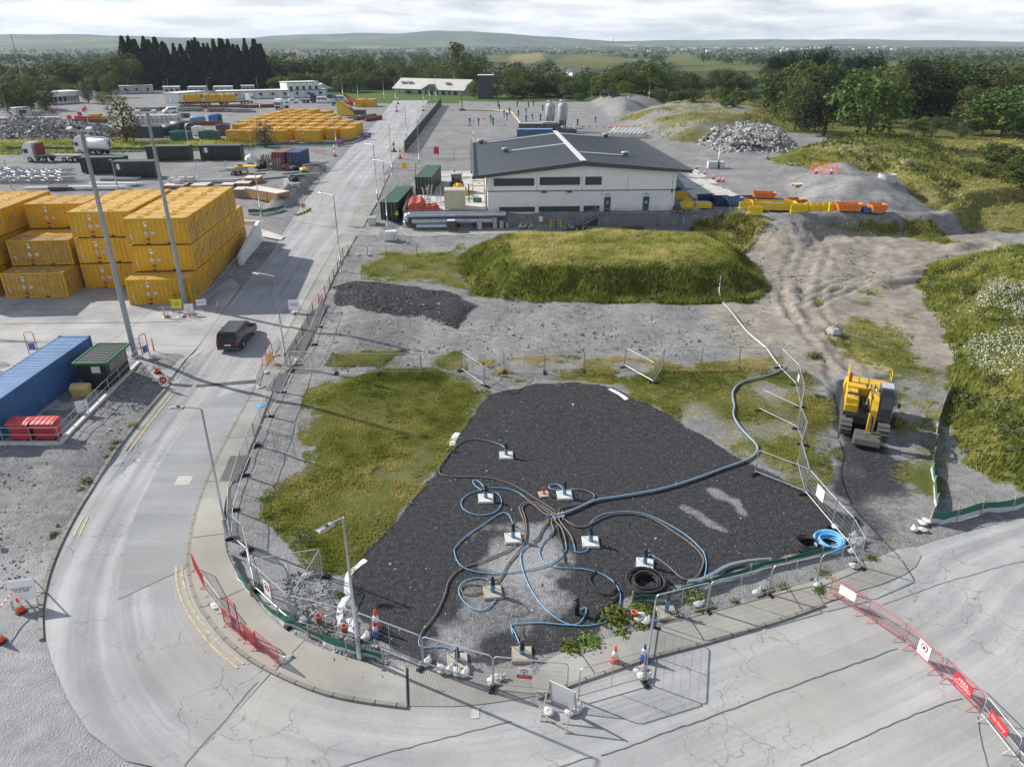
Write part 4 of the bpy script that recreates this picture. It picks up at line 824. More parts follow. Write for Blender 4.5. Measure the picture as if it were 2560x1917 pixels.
# ---------------------------------------------------------------- silt screens
SCRG = M('screen_green', (.02, .135, .10), .6, .12, 2); SCRW = M('screen_white', (.55, .58, .57), .7, .1)
def screen(label, pts, h=.55, posts=None):
 t = thing('silt_screen', label, 'silt fence', pts[0]); o0 = pts[0]; P = []
 for p, q in zip(pts, pts[1:]):
  n = max(2, int((q - p).length / .45))
  P += [p.lerp(q, i / n) for i in range(n)]
 P.append(pts[-1]); vs = []; fs = []; gs = []
 for i, p in enumerate(P):
  z = Z(p.x, p.y) - o0.z; w = .08 * math.sin(i * .9) + .05 * math.sin(i * 2.3); x, y = p.x - o0.x, p.y - o0.y
  vs += [(x + w, y + w, z + .02), (x + w * .6, y + w * .6, z + h * .42), (x, y, z + h * (.97 + .06 * math.sin(i * 1.1)))]
 for i in range(len(P) - 1): gs.append([3 * i + 1, 3 * i + 4, 3 * i + 5, 3 * i + 2]); fs.append([3 * i, 3 * i + 3, 3 * i + 4, 3 * i + 1])
 B = MB(); B.m(SCRG).add(vs, gs); B.m(SCRW).add(vs, fs); o = B.obj('fabric', None, t); sm = o.modifiers.new('s', 'SOLIDIFY'); sm.thickness = .015
 for i in range(0, len(P), 4):
  z = Z(P[i].x, P[i].y) - o0.z; MB().box((P[i].x - o0.x, P[i].y - o0.y, z - .05), (.07, .05, h + random.uniform(.1, .35))).obj('post', WOOD, t)
 return t
screen('green and white silt screen following the curved pavement edge', WT(0, 3, 1760, 20, 1830, 170, 1900, 300) + WT(1, 3, 10, 400, 130, 500, 290, 590, 470, 690, 700, 770, 980, 860))
screen('green and white silt screen beside the gravel strip and hose ends', WT(2, 3, 925, 400, 1180, 390, 1300, 330, 1460, 290, 1600, 235, 1780, 190, 1940, 130) + WT(3, 3, 130, 100, 280, 60, 480, 10), .5)
screen('green and white silt screen bordering the right-hand apron', WT(3, 2, 1395, 1410, 1500, 1425, 1620, 1385, 1830, 1330, 2100, 1300, 2208, 1270), .8)
screen('green silt screen climbing the grassy bank past the excavator', WT(3, 2, 1395, 1400, 1450, 1300, 1430, 1130, 1410, 940, 1440, 740, 1460, 560, 1520, 380, 1600, 220), .6)
screen('green screen round the low container block by the junction', WT(1, 0, 0, 1275, 250, 1265, 540, 1265, 680, 1262, 850, 1230, 960, 1180), .8)
screen('green screen behind the flatbed lorry on the grass verge', WT(0, 0, 60, 1305, 600, 1305, 1250, 1310, 1700, 1295, 2200, 1290), .9)
screen('short green screen beside the speed-limit kerb', WT(1, 1, -60, 335, 60, 335, 170, 320, 245, 295), .8)
# ---------------------------------------------------------------- pedestrian barriers
def barrier(mat, hoop=False):
 def f():
  t = thing('crowd_barrier', 'barrier', 'barrier'); w, h = 2.3, 1.05; B = MB()
  B.tube([(.02, 0, .16), (.02, 0, h - .1), (.1, 0, h), (w - .1, 0, h), (w - .02, 0, h - .1), (w - .02, 0, .16)], .022, 6, True); B.obj('frame', mat, t)
  B = MB()
  for i in range(1, 19): B.tube([(w * i / 19, 0, .17), (w * i / 19, 0, h)], .008, 4)
  B.tube([(0, 0, .55), (w, 0, .55)], .008, 4); B.obj('bars', mat, t)
  for x in (.3, w - .3): MB().tube([(x, -.32, 0), (x, 0, .2), (x, .32, 0)], .02, 5).obj('foot', mat, t)
  return t
 return Proto(f)
BR = barrier(M('barrier_red', (.60, .09, .09), .5, .15, 3)); BG = barrier(GALV); BRW = barrier(M('barrier_white', (.62, .58, .52), .5, .1))
def brun(pr, pts, labs, grp):
 for (p, q), l in zip(zip(pts[::2], pts[1::2]), labs):
  e = q - p; pr.put((p.x, p.y, p.z + .03), math.atan2(e.y, e.x), l, grp, (max(.4, e.to_2d().length / 2.3), 1, 1))
X = WT(3, 3, 470, 330, 735, 490, 755, 505, 1035, 700, 1050, 712, 1310, 965, 1335, 965, 1618, 1255)
brun(BR, X, ['red barrier with a plain white notice at the footway end of the row', 'red barrier without a notice, second in the row across the roadway', 'red barrier carrying the hand-symbol notice in the row across the roadway', 'red barrier carrying the AREA CLOSED notice'], 'barriers across the concrete roadway')
brun(BRW, WT(3, 3, 1635, 1265, 1900, 1600), ['off-white barrier carrying the No Entry notice'], 'barriers across the concrete roadway'); brun(BG, WT(3, 3, 1910, 1612, 2060, 1790), ['grey barrier cut by the frame corner after the No Entry one'], 'barriers across the concrete roadway')
X = WT(0, 3, 1500, 130, 1590, 310, 1735, 560, 1890, 690) + WT(0, 3, 1900, 690) + WT(1, 3, 0, 760) + WT(1, 3, 8, 740, 190, 895)
brun(BR, X, ['red barrier at the upper end of the bend, above the double yellow lines', 'red barrier holding the blue notice under the red hoop', 'short red barrier next to the hoop at the bend', 'red barrier nearest the kerb joint at the bend'], 'red barriers on the bend of the pavement'); brun(BRW, WT(0, 3, 1595, 320, 1730, 500), ['whitish barrier between the red ones on the bend'], 'red barriers on the bend of the pavement')
X = WT(1, 1, 60, 1660, 140, 1610, 545, 1165, 580, 1100); brun(BR, X[:2], ['red barrier with a yellow plate opposite the van'], 'red barriers along the upper road'); brun(BR, X[2:], ['red barrier leaning at the corner of the dark stone strip'], 'red barriers along the upper road')
brun(BG, WT(1, 1, 130, 1590, 210, 1480), ['grey barrier beyond the red hoop, opposite the van'], 'grey barriers along the upper road'); brun(BG, WT(1, 2, 20, 250, 65, 120), ['grey barrier on the pavement by the drain grating'], 'grey barriers along the upper road')
brun(BG, WT(1, 1, 955, 530, 1030, 540, 1100, 560, 1180, 500, 1190, 575, 1310, 590, 1320, 590, 1220, 510), [f'grey barrier, {s} round the white cabinet on the rough ground' for s in ('outer one leaning left', 'left one', 'front one', 'right one')], 'grey barriers round the white cabinet')
brun(BG, WT(1, 0, 1060, 1560, 1100, 1490, 1105, 1485, 1200, 1440), ['grey barrier at the compound gate, nearer the footway', 'grey barrier at the compound gate, turned to the road'], 'barriers at the compound gate'); brun(BR, WT(1, 0, 1220, 1468, 1330, 1470), ['red barrier with warning plate at the compound gate'], 'barriers at the compound gate'); brun(BG, WT(1, 0, 1345, 1470, 1470, 1470), ['grey barrier continuing the gate line toward the green container'], 'barriers at the compound gate')
brun(BR, WT(1, 0, 510, 1330, 605, 1335), ['red barrier beside the blue and red container pair'], 'red barriers along the upper road'); brun(BR, WT(1, 0, 1240, 1375, 1330, 1385), ['red barrier at the foot of the palisade'], 'red barriers along the upper road')
brun(BG, WT(0, 1, 770, 1530, 860, 1545), ['grey crowd barrier by the blue container door'], 'grey barriers by the shelter'); brun(BG, WT(0, 1, 1150, 1520, 1225, 1505), ['grey crowd barrier behind the mast foot'], 'grey barriers by the shelter')
brun(BG, WT(0, 1, 1400, 1220, 1560, 1225, 1760, 1110, 1860, 1010, 1870, 1000, 1960, 890, 1965, 880, 2060, 760), ['grey barrier between the striped posts at the mast', 'grey barrier by the container wall, nearest the mast', 'grey barrier midway along the container wall', 'grey barrier at the white concrete wall end'], 'barriers along the container stack')
def hoop(label, p, rz, h=1.9):
 t = thing('barrier_hoop', label, 'barrier', p, rz); MB().tube([(0, 0, 0), (0, 0, h - .15), (.08, 0, h), (.62, 0, h), (.7, 0, h - .15), (.7, 0, 0)], .032, 6).obj('tube', RED, t); B = MB()
 for z in (.35, .95): B.tube([(0, 0, z), (.7, 0, z)], .022, 5)
 B.obj('crossbar', RED, t); MB().box((.35, -.03, .4), (.5, .02, .52)).obj('notice', BLUEP if 'blue' in label else SAFY, t)
hoop('tall red hoop with a blue notice on the bend', WT(0, 3, 1800, 600)[0], R(-42)); hoop('tall red hoop with a yellow plate opposite the van', WT(1, 1, 100, 1640)[0], R(60)); hoop('tall red hoop with a blue disc beside the mast foot', WT(0, 1, 1235, 1570)[0], R(70)); hoop('tall red hoop standing behind the long blue container', WT(0, 1, 255, 1535)[0], R(10))
# ---------------------------------------------------------------- cones, posts, sandbags, signs
def cone(body, top=None):
 def f():
  t = thing('traffic_cone', 'cone', 'cone'); MB().prism([(.25 * math.cos(i * .785 + .39), .25 * math.sin(i * .785 + .39)) for i in range(8)], 0, .06, 'z').obj('base', BLACK, t)
  MB().lathe([(.18, .06), (.15, .16), (.125, .34), (.06, .62), (.035, .8), (.02, .82)], 14).obj('body', body, t, True); MB().lathe([(.128, .345), (.074, .585)], 14).obj('sleeve', REFL, t, True); return t
 return Proto(f)
CO = cone(M('cone_orange', (.85, .09, .03), .5, .06)); CBL = cone(M('cone_blue', (.03, .10, .42), .5, .06))
for pr, c, r, x, y, s, l in ((CO, 1, 3, 930, 590, 1.35, 'orange and white cone standing in a pale ring by the fence'), (CBL, 1, 3, 925, 650, 1.05, 'blue and white cone in front of the tall orange cone'), (CO, 2, 3, 790, 850, 1.15, 'orange cone on an octagonal base on the footway'), (CBL, 2, 3, 1015, 830, 1.1, 'blue and white cone beside the footway fence'),
 (CO, 0, 3, 165, 460, 1.0, 'orange and white cone holding the striped pole near the notice'), (CO, 0, 3, 10, 690, 1.0, 'orange cone at the frame edge at the end of the striped pole'), (CO, 0, 2, 1360, 110, 1.15, 'orange and white cone on the dark gravel by the mast foot'),
 (CO, 2, 0, 1590, 1460, 1.1, 'orange cone at the corner of the pale concrete strip'), (CO, 2, 0, 1660, 1505, 1.1, 'orange cone midway along the pale strip'), (CO, 2, 0, 1730, 1545, 1.1, 'orange cone just before the group of three'), (CO, 2, 0, 1770, 1572, 1.1, 'orange cone, nearest the building in the group of three'), (CO, 2, 0, 1790, 1565, 1.1, 'orange cone in the middle of the group of three'), (CO, 2, 0, 1822, 1568, 1.1, 'orange cone, outermost of the group of three')):
 p = WT(c, r, x, y)[0]; pr.put((p.x, p.y, p.z + .02), random.random() * 6, l, 'traffic cones', s)
for k, (x, y) in enumerate(((1640, 1090), (1695, 1088), (1760, 1088), (1820, 1092), (1875, 1095), (1930, 1095), (1980, 1095), (2020, 1095))):
 p = WT(2, 0, x - 1030, y + 8)[0]; CO.put(p, 0, f'orange and white cone in the roped line behind the silos, {nth(k + 1)} from the silos', 'cones roped behind the silos', 1.2)
for k, (x, y) in enumerate(((1990, 915), (2015, 912), (1950, 1030), (1970, 1030), (1830, 1090), (1850, 1085), (2140, 1085))):
 p = WT(1, 0, x, y)[0]; CO.put(p, 0, f'orange cone out on the open gravel, {nth(k + 1)} from the far gate side', 'cones on the open gravel', 1.1)
def delin():
 t = thing('delineator_post', 'post', 'bollard'); MB().lathe([(.06, .0), (.055, 1.1), (.03, 1.14)], 10).obj('shaft', M('delin_red', (.75, .09, .05), .5, .06), t)
 for z in (.62, .8, .98): MB().lathe([(.062, z), (.061, z + .07)], 10).obj('band', REFL, t)
 return t
DL = Proto(delin)
for c, r, x, y, l in ((0, 1, 1425, 1225, 'red and white post left of the mast barrier'), (0, 1, 1640, 1225, 'red and white post right of the mast barrier'), (0, 1, 1885, 1170, 'red and white post alone at the road edge'), (0, 1, 1330, 1510, 'red and white post by the hoop at the shelter')): DL.put(WT(c, r, x, y)[0], 0, l, 'red and white flexible posts')
def boll():
 t = thing('bollard', 'bollard', 'bollard'); MB().lathe([(.11, 0), (.11, 1.15), (.07, 1.22)], 12).obj('shaft', DGREY, t)
 for z in (.35, .75, 1.05): MB().lathe([(.114, z), (.114, z + .12)], 12).obj('band', SAFY, t)
 return t
BO = Proto(boll); BO.put(WT(0, 1, 1490, 1165)[0], 0, 'black and yellow bollard before the yellow site notice', 'black and yellow bollards'); BO.put(WT(0, 1, 1515, 1110)[0], 0, 'black and yellow bollard behind the yellow site notice', 'black and yellow bollards')
def sack():
 B = MB(); B.blob((0, 0, .11), (.31, .19, .10), 5, .85, 14, .3); B.tube([(.26, 0, .12), (.36, .03, .17)], .05, 6, False, .07); o = B.obj('sandbag', M('sandbag_white', (.58, .58, .57), .8, .2, 4, bump=.4, dirt=.3), None, True); return tag(o, 'white sandbag', 'sandbag')
SB0 = [None]
def sbag(p, rz, label, grp='white sandbags', sc=1.0):
 if SB0[0] is None: SB0[0] = sack(); o = SB0[0]
 else: o = SB0[0].copy(); COL.objects.link(o)
 o.location = p; o.rotation_euler = (0, 0, rz); o.scale = (sc, sc, sc * random.uniform(.9, 1.3)); o['label'] = label; o['group'] = grp; return o
for c, r, x, y, l in ((1, 3, 400, 190, 'white sandbag lying alone on the gravel inside the curved fence'), (1, 3, 365, 540, 'white sandbag under the slanting brace'), (1, 3, 225, 845, 'white sandbag at the foot of the last red barrier'), (0, 3, 1665, 430, 'white sandbag at the foot of the whitish barrier'), (0, 3, 1945, 690, 'white sandbag against the hoop barrier'),
 (1, 3, 850, 670, 'round white sandbag beside the street lamp foot'), (1, 3, 1315, 865, 'white sandbag standing at the apron fence joint'), (1, 3, 1430, 920, 'white sandbag in the apron row, nearest the lamp'), (1, 3, 1495, 925, 'white sandbag in the apron row, second from the lamp'), (1, 3, 1550, 940, 'big white sandbag in the middle of the apron row'), (1, 3, 1610, 945, 'white sandbag at the end of the apron row'), (1, 3, 1830, 1010, 'white sandbag under the danger notice fence'), (1, 3, 1860, 985, 'white sandbag heaped behind the one under the danger fence'),
 (2, 3, 980, 925, 'upper white sandbag at the foot of the crossing fence'), (2, 3, 1010, 975, 'lower white sandbag at the foot of the crossing fence'), (2, 3, 280, 1245, 'white sandbag on the left foot of the easel sign'), (2, 3, 455, 1240, 'white sandbag on the back foot of the easel sign'), (2, 3, 495, 1225, 'white sandbag on the right foot of the easel sign'), (2, 3, 1440, 415, 'white sandbag by the weeds at a fence joint'), (2, 3, 1890, 330, 'white sandbag on a fence foot beside the gravel strip'),
 (2, 3, 1000, 500, 'white sandbag on top of the weed patch pile'), (2, 3, 985, 530, 'white sandbag at the left of the weed patch pile'), (2, 3, 1035, 545, 'white sandbag at the base of the weed patch pile'), (3, 3, 665, 120, 'white sandbag at the fence foot near the rounded apron'), (3, 3, 375, 262, 'white sandbag beside the first red roadway barrier'), (3, 3, 640, 5, 'white sandbag next to the big sack heap'),
 (3, 2, 720, 1570, 'white sandbag on the corner heap, left'), (3, 2, 760, 1600, 'white sandbag on the corner heap, front'), (3, 2, 790, 1560, 'white sandbag on the corner heap, right'), (3, 2, 735, 1525, 'white sandbag on the corner heap, top'), (3, 2, 575, 1450, 'white sandbag at a fence foot near the coils'), (3, 2, 1330, 1420, 'white sandbag at the start of the right silt screen'), (3, 2, 1370, 1405, 'white sandbag tucked against the right silt screen'), (3, 2, 1260, 1470, 'white sandbag out on the track mouth'), (3, 2, 1330, 1475, 'white sandbag pair member on the track mouth'),
 (1, 1, 330, 1190, 'white sandbag under the notice board by the road'), (1, 1, 170, 1560, 'white sandbag by the grey barrier opposite the van'), (1, 1, 355, 1600, 'white sandbag at the upper pavement fence'), (1, 2, 95, 120, 'white sandbag at the red hoop by the drain'), (1, 2, 40, 250, 'white sandbag at the barrier end by the drain'), (1, 1, 880, 690, 'white sandbag at the wire fence, nearer the road'), (1, 1, 978, 688, 'white sandbag at the wire fence, farther from the road'), (0, 1, 1440, 1215, 'white sandbag by the left striped post'), (0, 1, 1580, 1215, 'white sandbag under the mast stand'), (0, 1, 1660, 1195, 'white sandbag by the right striped post'), (0, 2, 1420, 235, 'white sandbag under the fifteen sign'), (0, 2, 1345, 190, 'clear plastic sack beside the fifteen sign')):
 p = WT(c, r, x, y)[0]; sbag((p.x, p.y, p.z + .02), random.random() * 3, l)
def easel(label, p, rz, w, h, lines=None, col=SIGNW, ink=INK, legs=True, sz=.13, lean=14, z0=.45):
 t = thing('sign_stand', label, 'sign', p, rz); H = z0 + h; B = MB()
 for x in (-w / 2 + .03, w / 2 - .03): B.bar((x, -.25, 0), (x, .05, H), .05); B.bar((x, .75, 0), (x, .05, H - .1), .05)
 B.bar((-w / 2, -.22, .12), (w / 2, -.22, .12), .05); B.bar((-w / 2, .62, .18), (w / 2, .62, .18), .05); B.obj('easel', M('easel_timber', (.42, .39, .35), .7, .15, 4), t)
 pn = MB().at((0, -.25 + .3 * z0 / H - .04, z0), 0, 0, R(-math.degrees(math.atan(.3 / H)))).box((0, 0, 0), (w, .025, h)).obj('panel', col, t)
 if lines:
  a = math.atan(.3 / H); text(pn, lines, sz, ink, (0, -.25 + .3 * (z0 + h / 2) / H - .06, z0 + h / 2), (R(90) - a, 0, 0))
 return t
easel('white easel sign facing away with sandbagged legs on the roadway', WT(2, 3, 380, 1240)[0], R(150), 1.15, 1.05, None)
easel('white notice board about hard hats on an easel at the gravel edge', WT(0, 3, 215, 400)[0], R(12), 1.15, 1.0, 'HI-VIS & HARD HATS\nMUST BE WORN\nAT ALL TIMES', SIGNW, INK, True, .1)
easel('white notice board with dark lines standing on the pavement edge', WT(1, 1, 335, 1185)[0], R(8), .95, .95, 'SITE TRAFFIC\nSLOW DOWN\nAT ALL TIMES', SIGNW, INK, True, .11)
easel('yellow site notice in front of the yellow container stack', WT(0, 1, 1540, 1175)[0], R(2), .95, .9, 'Road Traffic\nOnly\nBeyond', SAFY, INK, True, .14)
easel('white notice with red print by the striped post', WT(0, 1, 1640, 1200)[0], R(15), .8, .7, None)
easel('dark and white notice lying against the barrier by the mast', WT(0, 1, 1745, 1150)[0], R(25), .9, .6, 'CAUTION', SIGNW, INK, True, .16)
def lowsign(label, p, rz, txt, w=.6, h=.6, ring=True, z0=.35):
 t = thing('speed_sign', label, 'sign', p, rz); B = MB(); B.bar((-.2, .1, 0), (-.05, 0, z0 + .1), .035).bar((.2, .1, 0), (.05, 0, z0 + .1), .035).obj('stand', DGREY, t)
 MB().at((0, 0, z0), 0, 0, R(-8)).box((0, 0, 0), (w, .025, h)).obj('plate', SIGNW, t)
 if ring: MB().at((0, -.025 + .04, z0 + h / 2), 0, 0, R(82)).lathe([(.27, 0), (.27, .02)], 20).obj('ring', SIGNR, t); text(t, txt, .3, SIGNW, (0, -.012, z0 + h / 2), (R(82), 0, 0))
 return t
lowsign('white plate with a red disc reading 15 at the drain grating', WT(0, 2, 1420, 240)[0], R(5), '15'); lowsign('white plate with a red disc on the striped kerb island', WT(1, 1, 410, 300)[0], R(5), '15', .8, .8)
def plate(label, p, rz, w, h, lines=(), col=SIGNW, z=.8, tilt=0, mark=None, name='notice'):
 t = thing(name, label, 'notice', p, rz); pn = MB().at((0, 0, z), 0, 0, R(tilt)).box((0, 0, -h / 2), (w, .02, h)).obj('panel', col, t)
 for s, sz, zz, ink in lines: text(t, s, sz, ink, (0, -.016, z + zz), (R(90) + R(tilt), 0, 0))
 if mark:
  MB().at((0, -.012, z + h * .17), 0, 0, R(90)).lathe([(h * .26, 0), (h * .26, .012)], 20).obj('ring', SIGNR, t); MB().at((0, -.02, z + h * .17), 0, 0, R(90)).lathe([(h * .19, 0), (h * .19, .012)], 20).obj('disc', SIGNW, t); MB().box((0, -.034, z + h * .17 - h * .1), (h * .15, .012, h * .2)).obj('hand_symbol', INK, t)
 return t
def onfence(a, b, k, **kw):
 p = a.lerp(b, k); e = b - a; return (p.x + math.sin(math.atan2(e.y, e.x)) * .05, p.y - math.cos(math.atan2(e.y, e.x)) * .05, Z(p.x, p.y) + .05), math.atan2(e.y, e.x)
a, b = WT(1, 3, 1830, 1045)[0], WT(2, 3, 430, 1105)[0]; P_, rz_ = onfence(a, b, .42); plate('white and red danger notice with a hand symbol on the apron fence', P_, rz_, .62, .55, [('DANGER', .10, -.14, SIGNW)], SIGNW, 1.0, 0, True); MB().box((0, -.012, .72), (.62, .012, .2)).obj('band', SIGNR, [o for o in COL.objects if o.get('label', '').startswith('white and red danger')][0])
P_, rz_ = onfence(WT(1, 3, 0, 300)[0], WT(1, 3, 285, 568)[0], .42); plate('white notice with a red ring and red band on the curved fence', P_, rz_, .6, .85, [], SIGNW, .95, 0, True)
for pa, pb, k, l, w, h in ((MIDF[2], MIDF[3], .5, 'blank white plate on the cross fence, nearest the pavement', .62, .42), (WT(1, 2, 1775, 95)[0], WT(1, 2, 2140, 98)[0], .5, 'blank white plate above the first gate gap', .65, .55), (WT(2, 2, 970, 66)[0], WT(2, 2, 1300, 70)[0], .5, 'blank white plate above the second gate gap', .6, .5)):
 P_, rz_ = onfence(pa, pb, k); plate(l, P_, rz_, w, h, [], M('plate_back', (.62, .64, .68), .5, .08), 1.25)
P_, rz_ = onfence(RF[6], RF[7], .5); plate('white notice sheet on the zigzag fence below the excavator', P_, rz_, .8, .75, [], SIGNW, 1.1); P_, rz_ = onfence(RF[1], RF[2], .3); plate('small white notice on the zigzag fence beside the track', P_, rz_, .6, .5, [], SIGNW, 1.1)
X = WT(3, 3, 470, 330, 735, 490, 1050, 712, 1310, 965, 1335, 965, 1618, 1255, 1635, 1265, 1900, 1600)
P_, rz_ = onfence(X[0], X[1], .48); plate('plain white notice on the first red roadway barrier', P_, rz_, .8, .5, [], SIGNW, .68)
P_, rz_ = onfence(X[2], X[3], .52); plate('white notice with hand symbol and red print on the third roadway barrier', P_, rz_, .62, .72, [('NO ENTRY', .09, -.22, SIGNR)], SIGNW, .62, 0, True)
P_, rz_ = onfence(X[4], X[5], .52); plate('red AREA CLOSED notice on the fourth roadway barrier', P_, rz_, .95, .55, [('AREA\nCLOSED', .22, 0, SIGNW)], SIGNR, .62)
P_, rz_ = onfence(X[6], X[7], .45); plate('red No Entry notice on the off-white barrier', P_, rz_, .95, .42, [('No Entry', .2, 0, SIGNW)], SIGNR, .6)
for c, r, x, y, l in ((1, 0, 725, 1262, 'purple notice board by the lamp column of the container lot'), (1, 0, 957, 1205, 'purple notice board at the junction corner of the container lot')): plate(l, WT(c, r, x, y)[0], R(10), 2.0, 1.2, [('EXIT', .5, .1, SIGNW)], M('sign_purple', (.28, .06, .30), .5, .1), 1.0)
plate('red and white notice on the entrance mesh fence', WT(1, 0, 1558, 1375)[0], 0, 1.0, 1.4, [], SIGNR, 1.7)
plate('yellow warning triangle plate on the gate barrier', WT(1, 0, 1282, 1470)[0], 0, .9, 1.0, [], SAFY, .8)
t = thing('striped_pole', 'red and white striped pole resting between two cones', 'barrier pole', WT(0, 3, 145, 400)[0]); q = WT(0, 3, 0, 640)[0]; q = q - Vector(t.location); B = MB()
for i in range(14): B.m(RED if i % 2 else REFL).tube([Vector((0, 0, .8)).lerp(q + Vector((-.3, 0, .8)), i / 14), Vector((0, 0, .8)).lerp(q + Vector((-.3, 0, .8)), (i + 1) / 14)], .035, 6)
B.obj('pole', None, t)
# ---------------------------------------------------------------- well heads, hoses, manifold
SLABM = M('well_slab', (.60, .60, .58), .8, .12, 3, dirt=.15); SLABT = M('well_slab_tan', (.42, .38, .31), .85, .15, 3)
def well(label, p, slab, riser=BLUE, head=True, rz=0.0, hs=1.0):
 t = thing('well_head', label, 'well head', p, rz)
 if slab: MB().box((0, 0, -.02), (.92, .92, .16), .03).obj('slab', slab, t); z = .14
 else: z = 0
 if riser: MB().lathe([(.105, z), (.105, z + .38 * hs), (.125, z + .38 * hs), (.125, z + .43 * hs)], 14).obj('riser', riser, t, True); z += .43 * hs
 if head:
  MB().lathe([(.12, z), (.12, z + .1), (.08, z + .12), (.08, z + .38), (.06, z + .45)], 12).obj('cap', BLACK, t, True); MB().tube([(.05, 0, z + .2), (.24, .03, z + .22), (.26, .03, z + .14)], .035, 6).tube([(-.05, 0, z + .28), (-.2, -.03, z + .3)], .03, 6).obj('valve', DGREY, t); MB().tube([(-.2, -.03, z + .24), (-.2, -.03, z + .36)], .02, 6).obj('tap', GALV, t)
 return t
for a, l, s, kw in ((A(1093, 985)[0], 'blue riser well head on a white slab, farthest up the dark pad', SLABM, {}), (A(1049, 1078)[0], 'blue riser well head on a white slab inside the round blue hose loop', SLABM, {}), (A(1219, 1071)[0], 'blue riser well head on a white slab beside the small red stub', SLABM, {}), (A(1108, 1164)[0], 'blue riser well head on a white slab at the pale patch, left of the manifold', SLABM, {}), (A(1275, 1172)[0], 'blue riser well head on a white slab, right of the manifold', SLABM, {}), (A(1392, 1220)[0], 'blue riser well head on a chipped white slab near the black coil', SLABM, {}),
 (A(1064, 1281)[0], 'blue riser well head on a tan slab amid brown hose loops', SLABT, {}), (A(988, 1430)[0], 'well head on a mud-stained tan slab behind the sandbag row', SLABT, {'hs': .6}), (A(1127, 1415)[0], 'well head on a tan slab near the danger notice', SLABT, {'hs': .6}), (T(2, 3, 1190, 475)[0], 'tall blue pipe on a broad tan slab by the fence, without a hose', SLABT, {'hs': 1.6})):
 well(l, Wp(a), s, rz=random.uniform(-.2, .2), **kw)
well('bare black standpipe with a blue hose and no slab', WT(2, 3, 500, 478)[0], None, BLACK, True, 0, 1.3)
t = thing('hydrant', 'small red valve stub on a tan slab above the manifold', 'hydrant', WT(2, 2, 275, 1160)[0], .2); MB().box((0, 0, -.02), (.62, .62, .1), .02).obj('slab', SLABT, t); MB().lathe([(.09, .08), (.09, .12), (.06, .13), (.06, .38), (.1, .4), (.1, .44), (.05, .46), (.05, .52)], 12).obj('stub', RED, t, True); MB().tube([(-.18, 0, .5), (.18, 0, .5)], .025, 6).obj('handle', RED, t)
for c, r, x, y, l in ((1, 3, 490, 540, 'orange clay pipe stub behind the curved silt screen'), (1, 3, 688, 620, 'orange clay pipe stub beside the white sheeting'), (2, 3, 940, 510, 'red pipe stub in the weeds by the sandbag pile')):
 B = MB(); B.lathe([(.13, 0), (.13, .32), (.16, .33), (.16, .42), (.11, .42), (.11, .1)], 12); tag(B.obj('pipe_stub', M('clay_orange', (.55, .14, .06), .7, .15), None, True), l, 'pipe', 'clay pipe stubs').location = WT(c, r, x, y)[0]
def hose(label, px, mat, r, lift=0, ends=(0, 0), name='hose'):
 P = [Wp(q) for q in px]; L = smoothline([p.to_2d() for p in P], 2); n = len(L); pts = []; o0 = P[0]
 for i, p in enumerate(L):
  e = ends[0] * max(0, 1 - i / 4) ** 1 + ends[1] * max(0, 1 - (n - 1 - i) / 4); pts.append((p.x - o0.x, p.y - o0.y, Z(p.x, p.y) + r + .035 + lift + e - o0.z))
 o = MB().tube(pts, r, 7).obj(name, mat, None, True); o.location = o0; return tag(o, label, 'hose')
HB, HD, HC = BROWNH, HBLUE, BLACK
def mult(*parts): return sum((T(c, r, *p) for c, r, p in parts), [])
hose('thick steel-blue pipe crossing the dark pad from the manifold to the fence', mult((2, 2, [380, 1355, 450, 1335, 560, 1290, 640, 1255, 720, 1218, 850, 1200, 1050, 1170, 1300, 1125, 1600, 1030, 1850, 935, 2040, 870, 2095, 830, 2120, 790, 2110, 740, 2060, 690, 1990, 620, 1930, 540, 1905, 480, 1912, 440, 1918, 400, 1900, 330, 1905, 270, 1960, 210, 2080, 170, 2208, 148]), (3, 2, [100, 108, 150, 70])), STEELP, .08, name='pipe')
hose('pale grey pipe running down the slope to the cross fence', mult((2, 1, [1815, 1100, 1890, 1180, 1980, 1300, 2050, 1380, 2150, 1460, 2208, 1510]), (3, 2, [60, 20, 110, 70])), GALV, .1, name='pipe')
hose('grey pipe lying in the grass of the long mound', T(2, 1, 1800, 890, 1790, 960, 1785, 1020, 1795, 1060), GALV, .09, .15, name='pipe')
hose('brown hose from the manifold looping round to the farthest well', mult((2, 2, [375, 1310, 300, 1260, 200, 1200, 120, 1145, 0, 1078]), (1, 2, [2120, 1050, 2040, 1025, 1880, 1012, 1680, 1012, 1600, 1000, 1575, 970, 1580, 930, 1630, 860, 1700, 770, 1770, 710, 1830, 685, 1930, 690, 2010, 705])), HB, .036)
hose('blue hose tail arching onto the farthest well', T(1, 2, 2010, 705, 2070, 720, 2130, 745, 2165, 790, 2165, 800), HD, .028, 0, (0, 1.1))
hose('blue hose making a wide round loop about a well', mult((1, 2, [2000, 1150, 2070, 1140, 2115, 1190, 2120, 1250, 2080, 1310, 1990, 1345, 1880, 1340, 1790, 1300, 1765, 1250, 1780, 1200, 1850, 1150, 1980, 1110, 2100, 1105, 2190, 1118]), (2, 2, [60, 1150, 110, 1190])), HD, .028, 0, (.6, 0))
hose('brown hose joining the blue loop to the manifold', T(2, 2, 110, 1190, 200, 1265, 250, 1310, 300, 1345), HB, .036)
hose('short blue hose curl standing on the looped well', T(1, 2, 1985, 1170, 1965, 1110, 1920, 1060, 1870, 1050, 1870, 1080, 1900, 1110, 1945, 1140), HD, .03, .1, (.55, 0))
